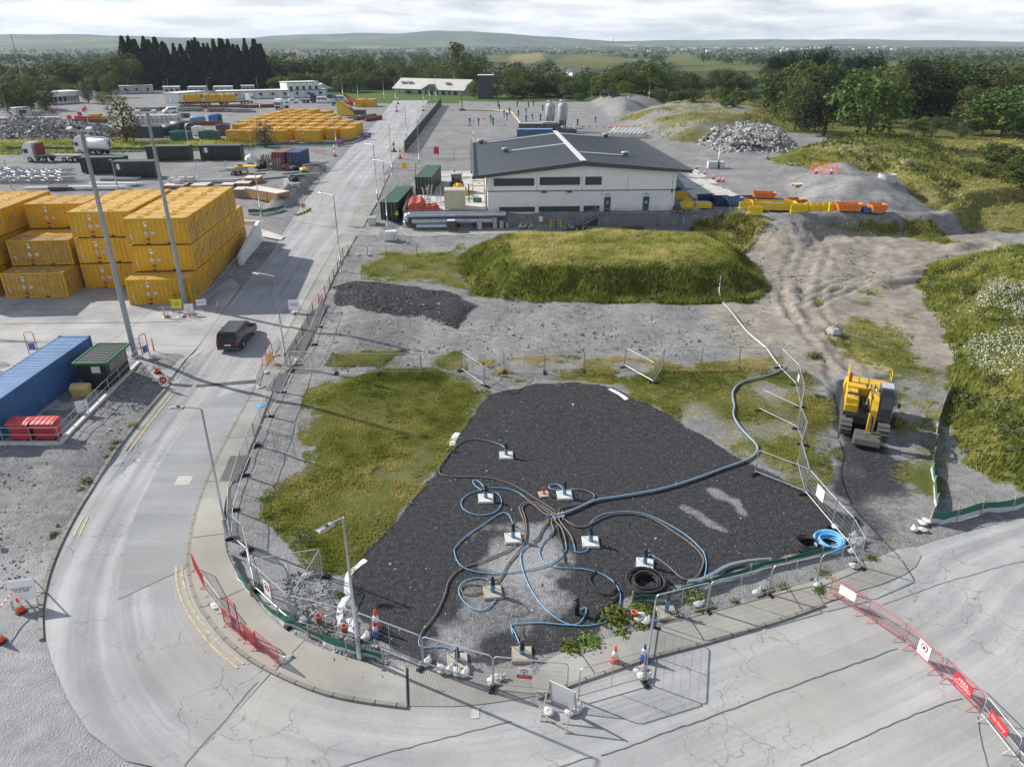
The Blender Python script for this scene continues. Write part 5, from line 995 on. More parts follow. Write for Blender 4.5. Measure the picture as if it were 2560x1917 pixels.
hose('brown hose doubling back and running to the lower-left fence', mult((2, 2, [360, 1330, 260, 1260, 190, 1230, 110, 1230, 70, 1260, 65, 1300, 100, 1380, 115, 1460, 105, 1540, 60, 1580, 0, 1620]), (1, 3, [1940, 0, 1850, 30, 1760, 80, 1620, 115, 1540, 160, 1480, 230, 1460, 330, 1400, 470, 1330, 560, 1280, 620, 1272, 640])), HB, .036)
hose('blue hose tail turning under the apron fence to a tan slab', T(1, 3, 1272, 640, 1250, 700, 1270, 745, 1350, 740, 1450, 730, 1530, 770, 1550, 830), HD, .028, 0, (0, .5))
hose('second brown hose doubling back toward the tan slab well', mult((2, 2, [340, 1340, 230, 1260, 140, 1235, 90, 1265, 85, 1290, 120, 1380, 128, 1500, 110, 1580, 60, 1650]), (1, 3, [1974, 60, 1930, 110, 1900, 190, 1850, 250, 1800, 290, 1700, 330, 1620, 335, 1575, 300, 1590, 265, 1650, 250, 1750, 265, 1810, 275])), HB, .036)
hose('blue hose hanging in a broad loop below the tan slab well', T(1, 3, 1830, 290, 1865, 300, 1865, 345, 1810, 425, 1740, 460, 1680, 450, 1600, 390, 1560, 320, 1570, 260, 1620, 220, 1710, 200, 1790, 215, 1820, 260), HD, .028, 0, (.5, 0))
hose('long blue hose sweeping in an arc across the left of the pad', mult((2, 2, [15, 1460, 0, 1390]), (1, 2, [2180, 1335, 2130, 1318, 2070, 1348, 1990, 1405, 1860, 1490, 1770, 1560, 1720, 1620]), (1, 3, [1525, -10, 1550, 80, 1600, 130, 1700, 160, 1830, 175, 1974, 162]), (2, 3, [120, 145, 270, 110, 350, 60, 400, 10]), (2, 2, [470, 1640, 462, 1560])), HD, .028, 0, (.6, 0))
hose('brown hose from the manifold to the long blue arc', T(2, 2, 462, 1565, 440, 1480, 400, 1420, 350, 1385), HB, .045)
hose('brown hose bending from the lower manifold, left', T(2, 2, 330, 1400, 365, 1470, 355, 1500, 320, 1525), HB, .045)
hose('blue hose winding down the pad to the weed patch', mult((2, 2, [320, 1525, 260, 1580, 235, 1640]), (2, 3, [208, 0, 225, 60, 270, 105, 340, 125, 440, 128, 560, 135, 680, 165, 770, 220, 820, 280, 840, 340, 830, 420, 800, 465])), HD, .028)
hose('brown hose from the manifold curving toward the gravel', T(2, 2, 310, 1405, 250, 1480, 230, 1540, 180, 1575), HB, .045)
hose('blue hose running down the pale gravel and along its foot', mult((2, 2, [180, 1575, 110, 1620, 85, 1650]), (2, 3, [66, 10, 65, 60, 85, 160, 140, 290, 230, 420, 330, 510, 420, 560, 500, 575, 600, 572, 700, 555, 750, 520])), HD, .028)
hose('brown hose straight down from the manifold', T(2, 2, 400, 1380, 450, 1450, 510, 1520, 530, 1585), HB, .045)
hose('blue hose dipping to the well right of the manifold', mult((2, 2, [530, 1585, 545, 1640]), (2, 3, [480, 0, 530, 12, 580, -10]), (2, 2, [650, 1640, 700, 1580, 690, 1560])), HD, .028, 0, (0, .7))
hose('black hose between brown ones below the manifold', mult((2, 2, [380, 1395, 400, 1460, 410, 1530, 440, 1600, 445, 1650]), (2, 3, [400, 40, 405, 90, 460, 130])), HC, .035)
hose('brown hose arching over the right of the pad', mult((2, 2, [440, 1370, 500, 1420, 570, 1450, 640, 1445, 700, 1410, 760, 1375, 850, 1340, 960, 1328, 1070, 1334, 1200, 1370, 1300, 1425, 1400, 1495, 1520, 1575, 1600, 1645]), (2, 3, [1470, 40, 1480, 80, 1450, 170, 1400, 220, 1340, 225, 1280, 190, 1200, 110, 1110, 50])), HB, .045)
hose('blue hose following the brown arch on the right of the pad', mult((2, 2, [670, 1415, 720, 1365, 800, 1328, 940, 1310, 1080, 1315, 1220, 1358, 1350, 1423, 1470, 1493, 1560, 1563, 1640, 1650]), (2, 3, [1475, 0, 1495, 60, 1500, 130, 1470, 240, 1440, 310, 1425, 345])), HD, .028)
hose('blue hose tail rising to the well near the black coil', T(2, 3, 1110, 50, 1060, 15, 1030, 70), HD, .028, 0, (0, .6))
hose('brown hose from the manifold looping back up to the red stub', T(2, 2, 400, 1310, 420, 1280, 500, 1265, 590, 1252, 680, 1225, 715, 1190, 700, 1160, 640, 1135, 570, 1120), HB, .045)
hose('blue hose curl on the well beside the red stub', T(2, 2, 570, 1120, 500, 1125, 440, 1130, 345, 1125, 312, 1105, 330, 1080, 390, 1075, 435, 1110, 455, 1140), HD, .03, .02, (0, .5))
hose('blue hose from the bare standpipe along the pale gravel', mult((2, 3, [500, 478, 540, 440, 570, 430, 575, 460, 545, 530, 490, 572, 380, 565, 250, 550, 120, 552, 0, 560]), (1, 3, [1965, 575, 1980, 640])), HD, .028, 0, (.9, 0))
hose('short blue hose end by the danger notice well', T(2, 3, 0, 590, 30, 640, 60, 720, 68, 770), HD, .028, 0, (0, .5))
hose('black hose lying in a loose ring on the pad', T(2, 3, 660, 155, 625, 165, 595, 200, 610, 250, 670, 320, 740, 342, 800, 300, 790, 230, 740, 190, 690, 165), HC, .04)
hose('black hose trailing from the blue one into the weeds', T(2, 3, 835, 300, 800, 370, 700, 450, 640, 500, 640, 530), HC, .04)
hose('thin dark hose lying across the pale gravel', T(2, 3, 90, 585, 75, 620, 100, 680, 160, 740, 240, 810), HC, .018); hose('thin cable on the pad near the loose ring', T(2, 3, 0, 430, 60, 395, 110, 420, 130, 470, 60, 500, 0, 495), HC, .015)
for k in range(3): hose(('upper', 'middle', 'lower')[k] + ' grey hose of the bundle laid on the right silt screen', mult((2, 3, [1350, 252 - k * 5, 1450, 240 - k * 6, 1560, 190 - k * 8, 1650, 130 - k * 6, 1780, 95 - k * 4, 1900, 78 - k * 2]), (3, 3, [20, 70])), STEELP if k else GALV, .05, .1)
t = thing('manifold', 'steel pipe manifold with brass taps at the centre of the pad', 'manifold', WT(2, 2, 370, 1365)[0]); o0 = Vector(t.location)
for y0, y1 in ((1368, 1332), (1395, 1360)):
 a, b = WT(2, 2, 292, y0)[0] - o0, WT(2, 2, 450, y1)[0] - o0; MB().tube([a + Vector((0, 0, .12)), b + Vector((0, 0, .12))], .07, 10).obj('header', STEELP, t, True)
 for i in range(5):
  p = a.lerp(b, .1 + i * .2); sgn = 1 if y0 < 1380 else -1; MB().tube([p + Vector((0, 0, .16)), p + Vector((0, sgn * .12, .2)), p + Vector((.02, sgn * .3, .1))], .028, 6).obj('tap', M('brass', (.50, .36, .18), .4, .1, 4, metal=.5), t)
MB().tube([WT(2, 2, 350, 1345)[0] - o0 + Vector((0, 0, .12)), WT(2, 2, 372, 1392)[0] - o0 + Vector((0, 0, .12))], .06, 8).obj('crosspipe', STEELP, t, True)
def coil(label, p, r, h, mat, turns, tube_r, sd_):
 rd = random.Random(sd_); B = MB()
 for k in range(turns):
  rr = r * rd.uniform(.62, 1.0); z = tube_r + h * rd.random(); ox, oy = rd.uniform(-.05, .05) * r, rd.uniform(-.05, .05) * r; w = rd.uniform(.02, .08)
  B.tube([(ox + rr * math.cos(a), oy + rr * math.sin(a), z + w * math.sin(a * 2 + k)) for a in [6.28318 * i / 26 for i in range(26)]], tube_r, 6, True)
 o = B.obj('hose_coil', mat, None, True); o.location = p; return tag(o, label, 'hose coil', 'hose coils')
coil('big black hose coil lying beside the silt screen', WT(2, 3, 1030, 265)[0], .98, .34, HC, 17, .045, 3); coil('bright blue hose coil in the corner by the sack heap', WT(3, 2, 525, 1595)[0], .78, .36, M('coil_blue', (.17, .45, .78), .4, .08), 17, .045, 5); coil('smaller black hose coil next to the bright blue one', WT(3, 2, 335, 1620)[0], .75, .3, HC, 11, .05, 8)
def sheetstrip(label, px, w, sd_=1):
 rd = random.Random(sd_); L = smoothline([Wp(q).to_2d() for q in px], 2); vs = []; fs = []
 for i, p in enumerate(L):
  a = L[max(0, i - 1)]; c = L[min(len(L) - 1, i + 1)]; e = (c - a).normalized(); nrm = Vector((-e.y, e.x)); ww = w * rd.uniform(.8, 1.15)
  for k in (-1, -.3, .4, 1): q = p + nrm * ww * k * .5; vs.append((q.x, q.y, Z(q.x, q.y) + .03 + .02 * rd.random() * (abs(k) < .9)))
 fs = [[4 * i + j, 4 * i + j + 1, 4 * i + j + 5, 4 * i + j + 4] for i in range(len(L) - 1) for j in range(3)]
 return tag(MB().add(vs, fs).obj('plastic_sheeting', SACK, None), label, 'sheeting', 'torn white sheeting')
sheetstrip('torn white sheeting along the lower grass edge of the pad', T(1, 3, 845, 60, 770, 120, 710, 170, 705, 260, 700, 350, 660, 400, 640, 480, 660, 560), .32); sheetstrip('white sheeting crumpled beside the orange pipe stub', T(1, 3, 720, 510, 745, 560, 710, 610, 760, 650), .35, 4)
sheetstrip('white sheeting strip at the upper left corner of the pad', T(1, 2, 1690, 740, 1700, 680, 1740, 630), .4, 6); sheetstrip('white sheeting strip at the upper right edge of the pad', T(2, 2, 840, 250, 900, 280, 960, 315, 990, 345), .35, 7)
# ---------------------------------------------------------------- excavator
def excavator():
 pL, pR = WT(3, 2, 655, 640)[0], WT(3, 2, 975, 700)[0]; lat = (pR - pL).to_2d(); wid = lat.length; lat.normalize(); fwd = Vector((lat.y, -lat.x))
 rz = math.atan2(lat.y, lat.x); c = (pL + pR) / 2; c = Vector((c.x, c.y)) - fwd * 2.05
 t = thing('excavator', 'yellow tracked excavator parked on the dark stone ramp with its bucket down', 'excavator', (c.x, c.y, Z(c.x, c.y)), rz)
 sub = bpy.data.objects
 EY = M('digger_yellow', (.70, .43, .03), .42, .14, 1.2, dirt=.3); TRK = M('track_steel', (.20, .19, .175), .7, .35, 6, metal=.2, dirt=.3); BKT = M('bucket_steel', (.115, .108, .10), .6, .3, 4, dirt=.25)
 for sx in (-1, 1):
  x = sx * wid / 2; prof = [(-2.0, .05), (1.75, .05), (2.15, .25), (2.25, .5), (2.1, .78), (1.8, .9), (-1.9, .9), (-2.2, .76), (-2.3, .5), (-2.2, .25)]
  tr = MB().prism([(a, b) for a, b in prof], x - .33, x + .33, 'x').obj('track', DGREY, t); B = MB(); P = prof + prof[:1]
  for (a, b), (c2, d) in zip(P, P[1:]):
   n = max(1, int(math.hypot(c2 - a, d - b) / .17))
   for i in range(n):
    y, z = a + (c2 - a) * i / n, b + (d - b) * i / n; ny, nz = (d - b), -(c2 - a); L = math.hypot(ny, nz) or 1; ny, nz = ny / L, nz / L
    B.bar((x - .36, y - ny * -.02, z - nz * -.02), (x + .36, y - ny * -.02, z - nz * -.02), .12, .07)
  B.obj('shoe', TRK, tr)
 MB().box((0, 0, .35), (wid - .6, 2.0, .5), .08).lathe([(.75, .85), (.75, 1.1)], 18).obj('undercarriage', DGREY, t)
 B = MB(); B.box((0, .55, 1.1), (2.9, 4.0, .28)); B.m(EY); B.obj('deck', DGREY, t)
 MB().prism([(-1.45, 1.3), (1.45, 1.3), (1.5, 1.6), (1.45, 2.15), (1.1, 2.3), (-1.1, 2.3), (-1.45, 2.15), (-1.5, 1.6)], 1.7, 2.75).obj('counterweight', EY, t)
 en = MB().box((-.0, 1.25, 1.38), (2.8, .95, .95), .08).obj('engine_cover', EY, t); B = MB()
 for k in range(3): B.box((-.1 + k * .28, 1.3, 2.335), (.1, .6, .012))
 B.obj('vent', DGREY, en)
 sc = MB().box((-1.0, -.15, 1.38), (.85, 1.9, .85), .05).obj('side_box', EY, t); MB().box((-1.0, -.25, 2.235), (.78, .45, .012)).obj('grip_mat', BLACK, sc); MB().box((-1.0, -1.2, 1.38), (.85, .35, .45), .04).obj('tool_box', EY, t)
 B = MB();
 for yy in (-.15, -.4): B.box((-1.0, yy - .95, 1.86), (.6, .1, .03))
 B.obj('step_tread', SAFY, t)
 MB().box((.15, .1, 1.38), (.95, 1.5, .35)).obj('swing_housing', DGREY, t)
 cab = MB().prism([(-1.35, 1.35), (.55, 1.35), (.55, 2.95), (.3, 3.08), (-.7, 3.08), (-1.1, 2.7), (-1.38, 1.9)], .62, 1.45, 'x').obj('cab', DGREY, t)
 MB().prism([(-1.39, 1.95), (-1.12, 2.7), (-.75, 3.03), (-.74, 3.05), (-1.14, 2.72), (-1.42, 1.95)], .7, 1.37, 'x').obj('windscreen', GLASS, cab); MB().box((1.455, -.4, 2.0), (.02, 1.3, .8)).obj('side_window', GLASS, cab); MB().box((1.03, -.1, 3.08), (.8, .95, .06), .02).obj('roof_panel', M('cab_roof', (.42, .45, .50), .4, .08), cab); MB().lathe([(.06, 3.14), (.06, 3.24)], 10, (1.0, .45, 0)).obj('beacon', ORANGE, cab)
 MB().tube([(1.45, -1.2, 2.3), (1.75, -1.3, 2.35)], .02).box((1.78, -1.32, 2.15), (.16, .1, .34), .03).obj('mirror', BLACK, cab)
 bx = .18; bo = [(.35, 1.7), (-.35, 1.95), (-1.25, 3.1), (-2.0, 3.2), (-3.05, 2.85), (-3.2, 2.55), (-2.1, 2.72), (-1.55, 2.5), (-.7, 1.45), (.2, 1.35)]
 bm = MB().prism(bo, bx - .25, bx + .25, 'x').obj('boom', EY, t)
 MB().prism([(-2.35, 3.35), (-3.0, 3.15), (-3.35, 2.6), (-3.3, 1.5), (-3.1, 1.0), (-2.95, 1.05), (-2.9, 1.6), (-2.75, 2.5)], bx - .2, bx + .2, 'x').obj('dipper', EY, t)
 for nm, a, m_, e in (('boom_ram', (bx - .32, -.95, 1.55), (bx - .32, -1.35, 2.1), (bx - .3, -1.75, 2.75)), ('boom_ram', (bx + .32, -.95, 1.55), (bx + .32, -1.35, 2.1), (bx + .3, -1.75, 2.75)), ('dipper_ram', (bx, -1.1, 3.25), (bx, -1.95, 3.55), (bx, -2.6, 3.45))):
  r = MB().tube([a, m_], .1, 10).obj(nm, BLACK, t, True); MB().tube([m_, e], .055, 8).obj('rod', GALV, r, True)
 MB().tube([(bx, -3.2, 2.3), (bx, -3.55, 1.75), (bx, -3.5, 1.2)], .08, 8).obj('bucket_ram', BLACK, t, True); MB().bar((bx - .22, -3.1, 1.0), (bx - .22, -3.4, .75), .08).bar((bx + .22, -3.1, 1.0), (bx + .22, -3.4, .75), .08).box((bx, -3.15, .75), (.5, .5, .25), .05).obj('quick_hitch', M('hitch', (.22, .17, .10), .6, .2), t)
 prof = [(-2.75, .85), (-3.4, .9), (-3.75, .62), (-3.85, .3), (-3.6, .06), (-2.95, .04), (-2.7, .2), (-2.76, .3), (-2.98, .12), (-3.55, .14), (-3.76, .32), (-3.68, .58), (-3.36, .82), (-2.75, .77)]
 bk = MB().prism(prof, bx - .8, bx + .7, 'x').obj('bucket', BKT, t); pl = [(-2.72, .2), (-2.95, .05), (-3.6, .07), (-3.84, .3), (-3.74, .62), (-3.4, .88), (-2.76, .83)]
 for x in (bx - .8, bx + .7): MB().prism(pl, x - .025, x + .025, 'x').obj('side_plate', BKT, bk)
 for s in (-.3, .3): MB().tube([(bx + s, .1, 1.75), (bx + s, -.5, 2.3), (bx + s, -1.3, 3.25), (bx + s * .9, -2.1, 3.42), (bx + s * .8, -2.9, 3.25), (bx + s * .8, -3.35, 2.4)], .035, 6).obj('hydraulic_hose', BLACK, t, True)
 B = MB(); z0, z1 = 2.2, 3.25
 for y in (1.55, 2.7):
  for x in (-1.35, 1.35): B.tube([(x if y > 2 else x, y, z0), (x, y, z1)], .028, 6)
 for zz in (z1, (z0 + z1) / 2 + .1): B.tube([(-1.35, 1.55, zz), (-1.35, 2.7, zz), (1.35, 2.7, zz), (1.35, 1.55, zz)], .028, 6)
 B.tube([(-1.35, 1.55, z1), (-1.42, .6, z1 - .1), (-1.38, -.9, 2.5), (-1.38, -1.4, 1.5)], .03, 6).tube([(1.47, -1.3, 1.4), (1.5, -1.2, 2.2)], .025, 6).obj('guard_rail', SAFY, t)
 MB().lathe([(.12, 2.3), (.12, 2.85), (.06, 2.93), (.06, 3.0)], 12, (-1.2, 1.6, 0)).obj('extinguisher', RED, t, True)
excavator()
# ---------------------------------------------------------------- vans and cars
def vanbody(B, L, Wd, H, hood=.95, roofin=.2, z0=.28):
 x = L / 2; prof = [(-x, z0), (-x - .02, .9), (-x + .06, H - .12), (-x + .22, H), (x - 2.1, H - .01), (x - hood - .75, H - .12), (x - hood + .02, H * .62), (x - .25, H * .53), (x - .02, H * .40), (x, z0 + .05), (x - .1, z0)]
 n = len(prof); vs = []
 for k, (yy, f) in enumerate(((-1, 0), (-.93, 1), (.93, 1), (1, 0))):
  for a, b in prof:
   w = Wd / 2 * (1 - (roofin if b > H * .55 else .0) * max(0, (b - H * .5) / (H * .5))); vs.append((a if f else a * .985, yy * w, b if f else min(b, H - .09) if b > H * .6 else b))
 fs = [[k * n + i, k * n + (i + 1) % n, (k + 1) * n + (i + 1) % n, (k + 1) * n + i] for k in range(3) for i in range(n)] + [list(range(n))[::-1], [3 * n + i for i in range(n)]]
 return B.add(vs, fs)
def van(name, label, p, rz, paint, L=5.1, Wd=1.95, H=1.95, cat='van', group=None, hood=.95, pick=False, plate_=True):
 t = thing(name, label, cat, p, rz, group); x = L / 2
 if not pick: bd = vanbody(MB(), L, Wd, H, hood).obj('body', paint, t, False)
 else:
  bd = MB().prism([(-x, .45), (x - .1, .4), (x, .6), (x - .05, .95), (x - hood, 1.08), (x - hood - .6, H), (x - hood - 1.9, H), (x - hood - 2.3, 1.12), (-x, 1.08)], -Wd / 2, Wd / 2).obj('body', paint, t); MB().box((-x + .78, 0, 1.085), (1.4, Wd - .25, .03)).obj('load_bed', DGREY, bd)
 bv = bd.modifiers.new('bevel', 'BEVEL'); bv.width = .13; bv.segments = 3; bv.limit_method = 'ANGLE'; bv.angle_limit = R(25)
 w = Wd / 2 + .012
 for s in (-1, 1):
  z1, z2 = H * .58, H * .86; ins = lambda z: w * (1 - .2 * max(0, (z - H * .5) / (H * .5))) if not pick else w
  xs = [(x - hood - 1.45, x - hood - .3)] if pick else [(-x + .35, -x + 1.7), (-x + 1.8, x - hood - 1.35), (x - hood - 1.25, x - hood - .2)]
  for a, b in xs:
   B = MB(); q = [(a, s * ins(z1), z1), (b, s * ins(z1), z1), (b - (.38 if b == xs[-1][1] else 0), s * ins(z2), z2), (a, s * ins(z2), z2)]; B.quad(*(q if s < 0 else q[::-1])); B.obj('side_window', GLASS, bd)
 f = x - hood
 if not pick:
  MB().quad((f - .02, -w * .84, H * .64), (f - .02, w * .84, H * .64), (f - .73, w * .8, H * .925), (f - .73, -w * .8, H * .925)).obj('windscreen', GLASS, bd); MB().quad((-x - .02, w * .8, H * .55), (-x - .02, -w * .8, H * .55), (-x + .035, -w * .76, H * .86), (-x + .035, w * .76, H * .86)).obj('rear_window', GLASS, bd)
 else: MB().quad((f + .01, -w * .84, 1.13), (f + .01, w * .84, 1.13), (f - .57, w * .78, H - .04), (f - .57, -w * .78, H - .04)).obj('windscreen', GLASS, bd)
 for s in (-1, 1):
  MB().box((-x - .012, s * (Wd / 2 - .14), .75), (.04, .17, .42 if not pick else .2), .015).obj('tail_light', M('tail_red', (.45, .02, .02), .3, .1), t); MB().box((x - .16, s * (Wd / 2 - .25), H * .42 if not pick else .78), (.24, .3, .16), .05).obj('headlight', M('lamp_lens', (.6, .62, .65), .15, .05), t)
  MB().box((x - hood - .45, s * (Wd / 2 + .1), H * .58), (.12, .2, .22), .03).obj('mirror', BLACK, t)
  for wx in (-x + 1.05, x - .95):
   wh = MB().at((wx, s * (Wd / 2 - .12), .33), 0, 0, R(90)).lathe([(.2, -.12), (.33, -.11), (.34, 0), (.33, .11), (.2, .12)], 18).obj('wheel', BLACK, t); MB().at((wx, s * (Wd / 2 - .12) + s * .115, .33), 0, 0, R(90)).lathe([(.2, -.015), (.2, .015)], 14).obj('rim', GALD, wh)
 if plate_: MB().box((-x - .03, 0, .62), (.02, .5, .12)).obj('number_plate', SIGNW, t)
 MB().box((-x - .05, 0, .3), (.12, Wd - .1, .22), .04).box((x - .02, 0, .3), (.12, Wd - .12, .2), .04).obj('bumper', DGREY if paint is not WHITE else GALD, t); return t
BLKP = M('black_car_paint', (.012, .012, .014), .18, .1, spec=.7)
p0 = WT(0, 1, 1955, 1528)[0]; vn_ = van('van', 'black people carrier with dark windows driving along the road', (p0.x + .12, p0.y + 2.6, p0.z), R(91), BLKP, 5.0, 1.93, 1.80)
MB().lathe([(.07, 1.94), (.05, 2.08), (.02, 2.1)], 10, (-1.7, .55, 0)).obj('beacon', ORANGE, vn_)
# ---------------------------------------------------------------- the white workshop
BZ = 1.0; BO_ = Vector((-3.3, 100.45, BZ)); BA = R(3)
bux, buy = Vector((math.cos(BA), math.sin(BA), 0)), Vector((-math.sin(BA), math.cos(BA), 0))
def bp(q, off=0.0):
 u = (q[0] - CX) / F; v = (q[1] - CY) / F; d = Vector((u, math.cos(PITCH) - v * math.sin(PITCH), -math.sin(PITCH) - v * math.cos(PITCH))); o = BO_ - buy * off
 t = (o - Vector((0, 0, CAMZ))).dot(buy) / d.dot(buy); P = Vector((0, 0, CAMZ)) + d * t - o; return P.dot(bux), P.z
bw = bp(T(2, 1, 1392, 320)[0])[0]; BL_ = 35.0
zap = bp(T(2, 0, 612, 1410)[0])[1]; zl = bp(T(1, 0, 2000, 1520)[0])[1] + .1; zr = bp(T(2, 0, 1412, 1480)[0])[1] + .2; xap = bp(T(2, 0, 612, 1410)[0])[0]
PANEL = M('cladding_white', (.80, .815, .83), .45, .05, .6, dirt=.05); REND = M('render_white', (.77, .78, .79), .75, .06, .5, dirt=.12); PLIN = M('plinth_grey', (.15, .165, .185), .8, .18, 1); ROOFM = M('roof_sheet', (.075, .088, .10), .55, .12, .5); FASC = M('fascia_grey', (.055, .063, .072), .5, .1); SHUT = M('window_dark', (.035, .045, .06), .35, .15); SKYL = M('rooflight', (.62, .63, .62), .5, .1)
b_ = thing('workshop', 'long white workshop with a shallow dark grey roof and two blue doors', 'building', BO_, BA)
zmid = bp(T(2, 1, 0, 128)[0])[1]; zpl = bp(T(2, 1, 300, 327)[0])[1]
pr = [(0, zmid), (bw, zmid), (bw, zr), (xap, zap), (0, zl)]
B = MB().m(PANEL).prism(pr, 0, BL_); B.obj('upper_wall', None, b_)
MB().box((bw / 2, BL_ / 2, zpl), (bw - .04, BL_ - .04, zmid - zpl - .12)).obj('lower_wall', REND, b_); MB().box((bw / 2, BL_ / 2, zmid - .12), (bw + .06, BL_ + .06, .12)).obj('band', FASC, b_)
MB().box((bw / 2, BL_ / 2, -.6), (bw - .1, BL_ - .1, zpl + .6)).obj('plinth', PLIN, b_)
B = MB()
for q in (T(2, 0, 215, 1560)[0], T(2, 0, 607, 1560)[0], T(2, 0, 1000, 1560)[0], T(2, 0, 1388, 1560)[0], T(1, 0, 2035, 1580)[0]):
 x = bp(q)[0]; B.box((x, -.012, zmid), (.05, .02, max(.5, zl - zmid - .1)))
B.obj('panel_joint', M('joint_grey', (.25, .27, .3), .6, .1), b_)
rl = -2.0; rr = bw + 1.75; sl_l = (zap - zl) / xap; sl_r = (zap - zr) / (bw - xap); th = .42
rp = [(rl, zap - sl_l * (xap - rl)), (xap, zap + .02), (rr, zap - sl_r * (rr - xap)), (rr, zap - sl_r * (rr - xap) + .2), (xap, zap + .34), (rl, zap - sl_l * (xap - rl) + .2)]
MB().prism(rp, -.75, BL_ + .6).obj('roof', ROOFM, b_)
B = MB(); n = 60
for k, (xa, za, xb, zb) in enumerate(((rl, rp[5][1], xap, rp[4][1]), (xap, rp[4][1], rr, rp[3][1]))):
 for i in range(36): y = -.7 + i * (BL_ + 1.2) / 35.5; B.bar((xa + .15, y, za + .035), (xb - .15, y, zb + .02), .05, .05)
B.obj('roof_seam', M('roof_seam', (.088, .10, .113), .5, .1), b_)
MB().prism([(rl - .05, rp[0][1] - .15), (xap, zap - .2), (rr + .05, rp[2][1] - .15), (rr + .05, rp[3][1] + .06), (xap, zap + .40), (rl - .05, rp[5][1] + .06)], -.95, -.76).obj('fascia', FASC, b_)
for nm, x in (('gutter', rl - .14), ('gutter', rr + .14)): MB().box((x, BL_ / 2, rp[3][1] - .16), (.2, BL_ + 1.5, .26)).obj(nm, FASC, b_)
MB().bar((xap, -.7, zap + .44), (xap, BL_ + .5, zap + .44), .75, .12).obj('ridge_light', SKYL, b_)
for y, x0, x1 in ((18.0, xap - 9.2, xap - .3), (8.5, xap + .3, xap + 7.0), (32.3, xap - 12.2, xap - .4), (32.6, xap + .4, xap + 8.2)):
 s_ = sl_l if x1 < xap else sl_r; f = lambda x: zap + .34 - s_ * abs(x - xap) + .06
 MB().bar((x0, y, f(x0)), (x1, y, f(x1)), .42, .1).obj('roof_light', SKYL, b_)
for y, x in ((18.0, xap - 9.6), (8.5, xap + 7.4), (32.5, xap - 13.3), (32.8, xap + 8.7)):
 z = zap + .3 - (sl_l if x < xap else sl_r) * abs(x - xap); MB().lathe([(.42, 0), (.4, .35), (.5, .37), (.66, .45), (.64, .58), (.3, .66)], 14, (x, y, z)).obj('roof_vent', GALD, b_, True)
for c, r, q in ((2, 1, (-72 - 700, 5, 197, 85)), (2, 1, (238, 5, 588, 82)), (2, 1, (630, 5, 775, 80))):
 pass
def pane(c, r, x0, y0, x1, y1, mat=SHUT, name='window', mull=2.4):
 (xa, za), (xb, zb) = bp(T(c, r, x0, y1)[0]), bp(T(c, r, x1, y0)[0]); f = MB().box(((xa + xb) / 2, -.03, za), (xb - xa, .05, zb - za)).obj(name, mat, b_)
 B = MB(); n = max(1, round((xb - xa) / mull))
 for i in range(1, n): B.box((xa + (xb - xa) * i / n, -.065, za), (.05, .03, zb - za))
 for z in (za, zb - .05): B.box(((xa + xb) / 2, -.065, z), (xb - xa, .03, .05))
 B.obj('frame', FASC, f); return f
pane(1, 1, 2050, 20, 2400, 88); pane(2, 1, 238, 8, 588, 80); pane(2, 1, 630, 6, 775, 78); pane(1, 1, 2100, 266, 2405, 312); pane(2, 1, 230, 260, 585, 308); pane(2, 1, 616, 256, 755, 306)
for x0, x1, zb in ((790, 852, 182), (1122, 1185, 178)):
 (xa, za), (xb, z1) = bp(T(2, 1, x0, 322)[0]), bp(T(2, 1, x1, zb)[0]); d = MB().box(((xa + xb) / 2, -.04, za), (xb - xa, .06, z1 - za)).obj('door', M('door_blue', (.02, .06, .15), .45, .1), b_)
 MB().box(((xa + xb) / 2, -.085, za + (z1 - za) * .58), (.34, .02, .4)).obj('warning_sign', M('hazard_yellow', (.50, .36, .05), .5, .2, 4), d); MB().box((xa + .14, -.1, za + 1.0), (.12, .06, .05)).obj('handle', GALV, d); MB().box(((xa + xb) / 2, -.2, z1 + .3), (.5, .3, .16), .04).obj('lamp', GALV, b_)
for q in (T(2, 1, 275, 135)[0], T(2, 1, 495, 133)[0]): x, z = bp(q); MB().box((x, -.25, z - .12), (.6, .4, .22), .05).obj('floodlight', DGREY, b_)
x, z = bp(T(2, 1, 1378, 145)[0]); MB().box((x, -.05, z), (.2, .08, .5)).obj('vent_grille', FASC, b_); MB().tube([(rl + .1, -.4, rp[0][1] - .1), (-.15, -.2, zl - .4), (-.12, -.1, 2.0)], .07, 8).obj('downpipe', FASC, b_)
(xa, zt), (xb, _) = bp(T(2, 1, 735, 340)[0], 1.0), bp(T(2, 1, 1240, 338)[0], 1.0); zt = bp(T(2, 1, 800, 325)[0])[1]
pt = thing('loading_platform', 'grey concrete platform with steps below the blue doors', 'platform', BO_, BA)
DKC = M('platform_concrete', (.20, .205, .205), .85, .2, 1.2, dirt=.3)
MB().box(((xa + xb) / 2, -.85, -.5), (xb - xa, 1.6, zt + .44)).obj('base', DKC, pt); B = MB()
for i in range(9): B.box((xa - .15 - i * .3, -.85, zt - (i + 1) * zt / 10 - .12), (.3, 1.3, .12))
B.bar((xa, -.25, zt - .15), (xa - 2.9, -.25, .0), .06, .25).bar((xa, -1.45, zt - .15), (xa - 2.9, -1.45, .0), .06, .25).obj('steps', DKC, pt)
B = MB()
for y in (-.25, -1.45):
 for h in (.5, 1.0): B.tube([(xa, y, zt + h), (xa - 2.9, y, .1 + h)], .028, 6)
 for k in (0, .33, .66, 1): B.tube([(xa - 2.9 * k, y, zt * (1 - k)), (xa - 2.9 * k, y, zt * (1 - k) + 1.0)], .028, 6)
B.obj('stair_rail', GALD, pt); B = MB(); n = 7
for h in (.5, 1.0): B.tube([(xa, -1.6, zt + h), (xb, -1.6, zt + h), (xb, -.1, zt + h)], .028, 6)
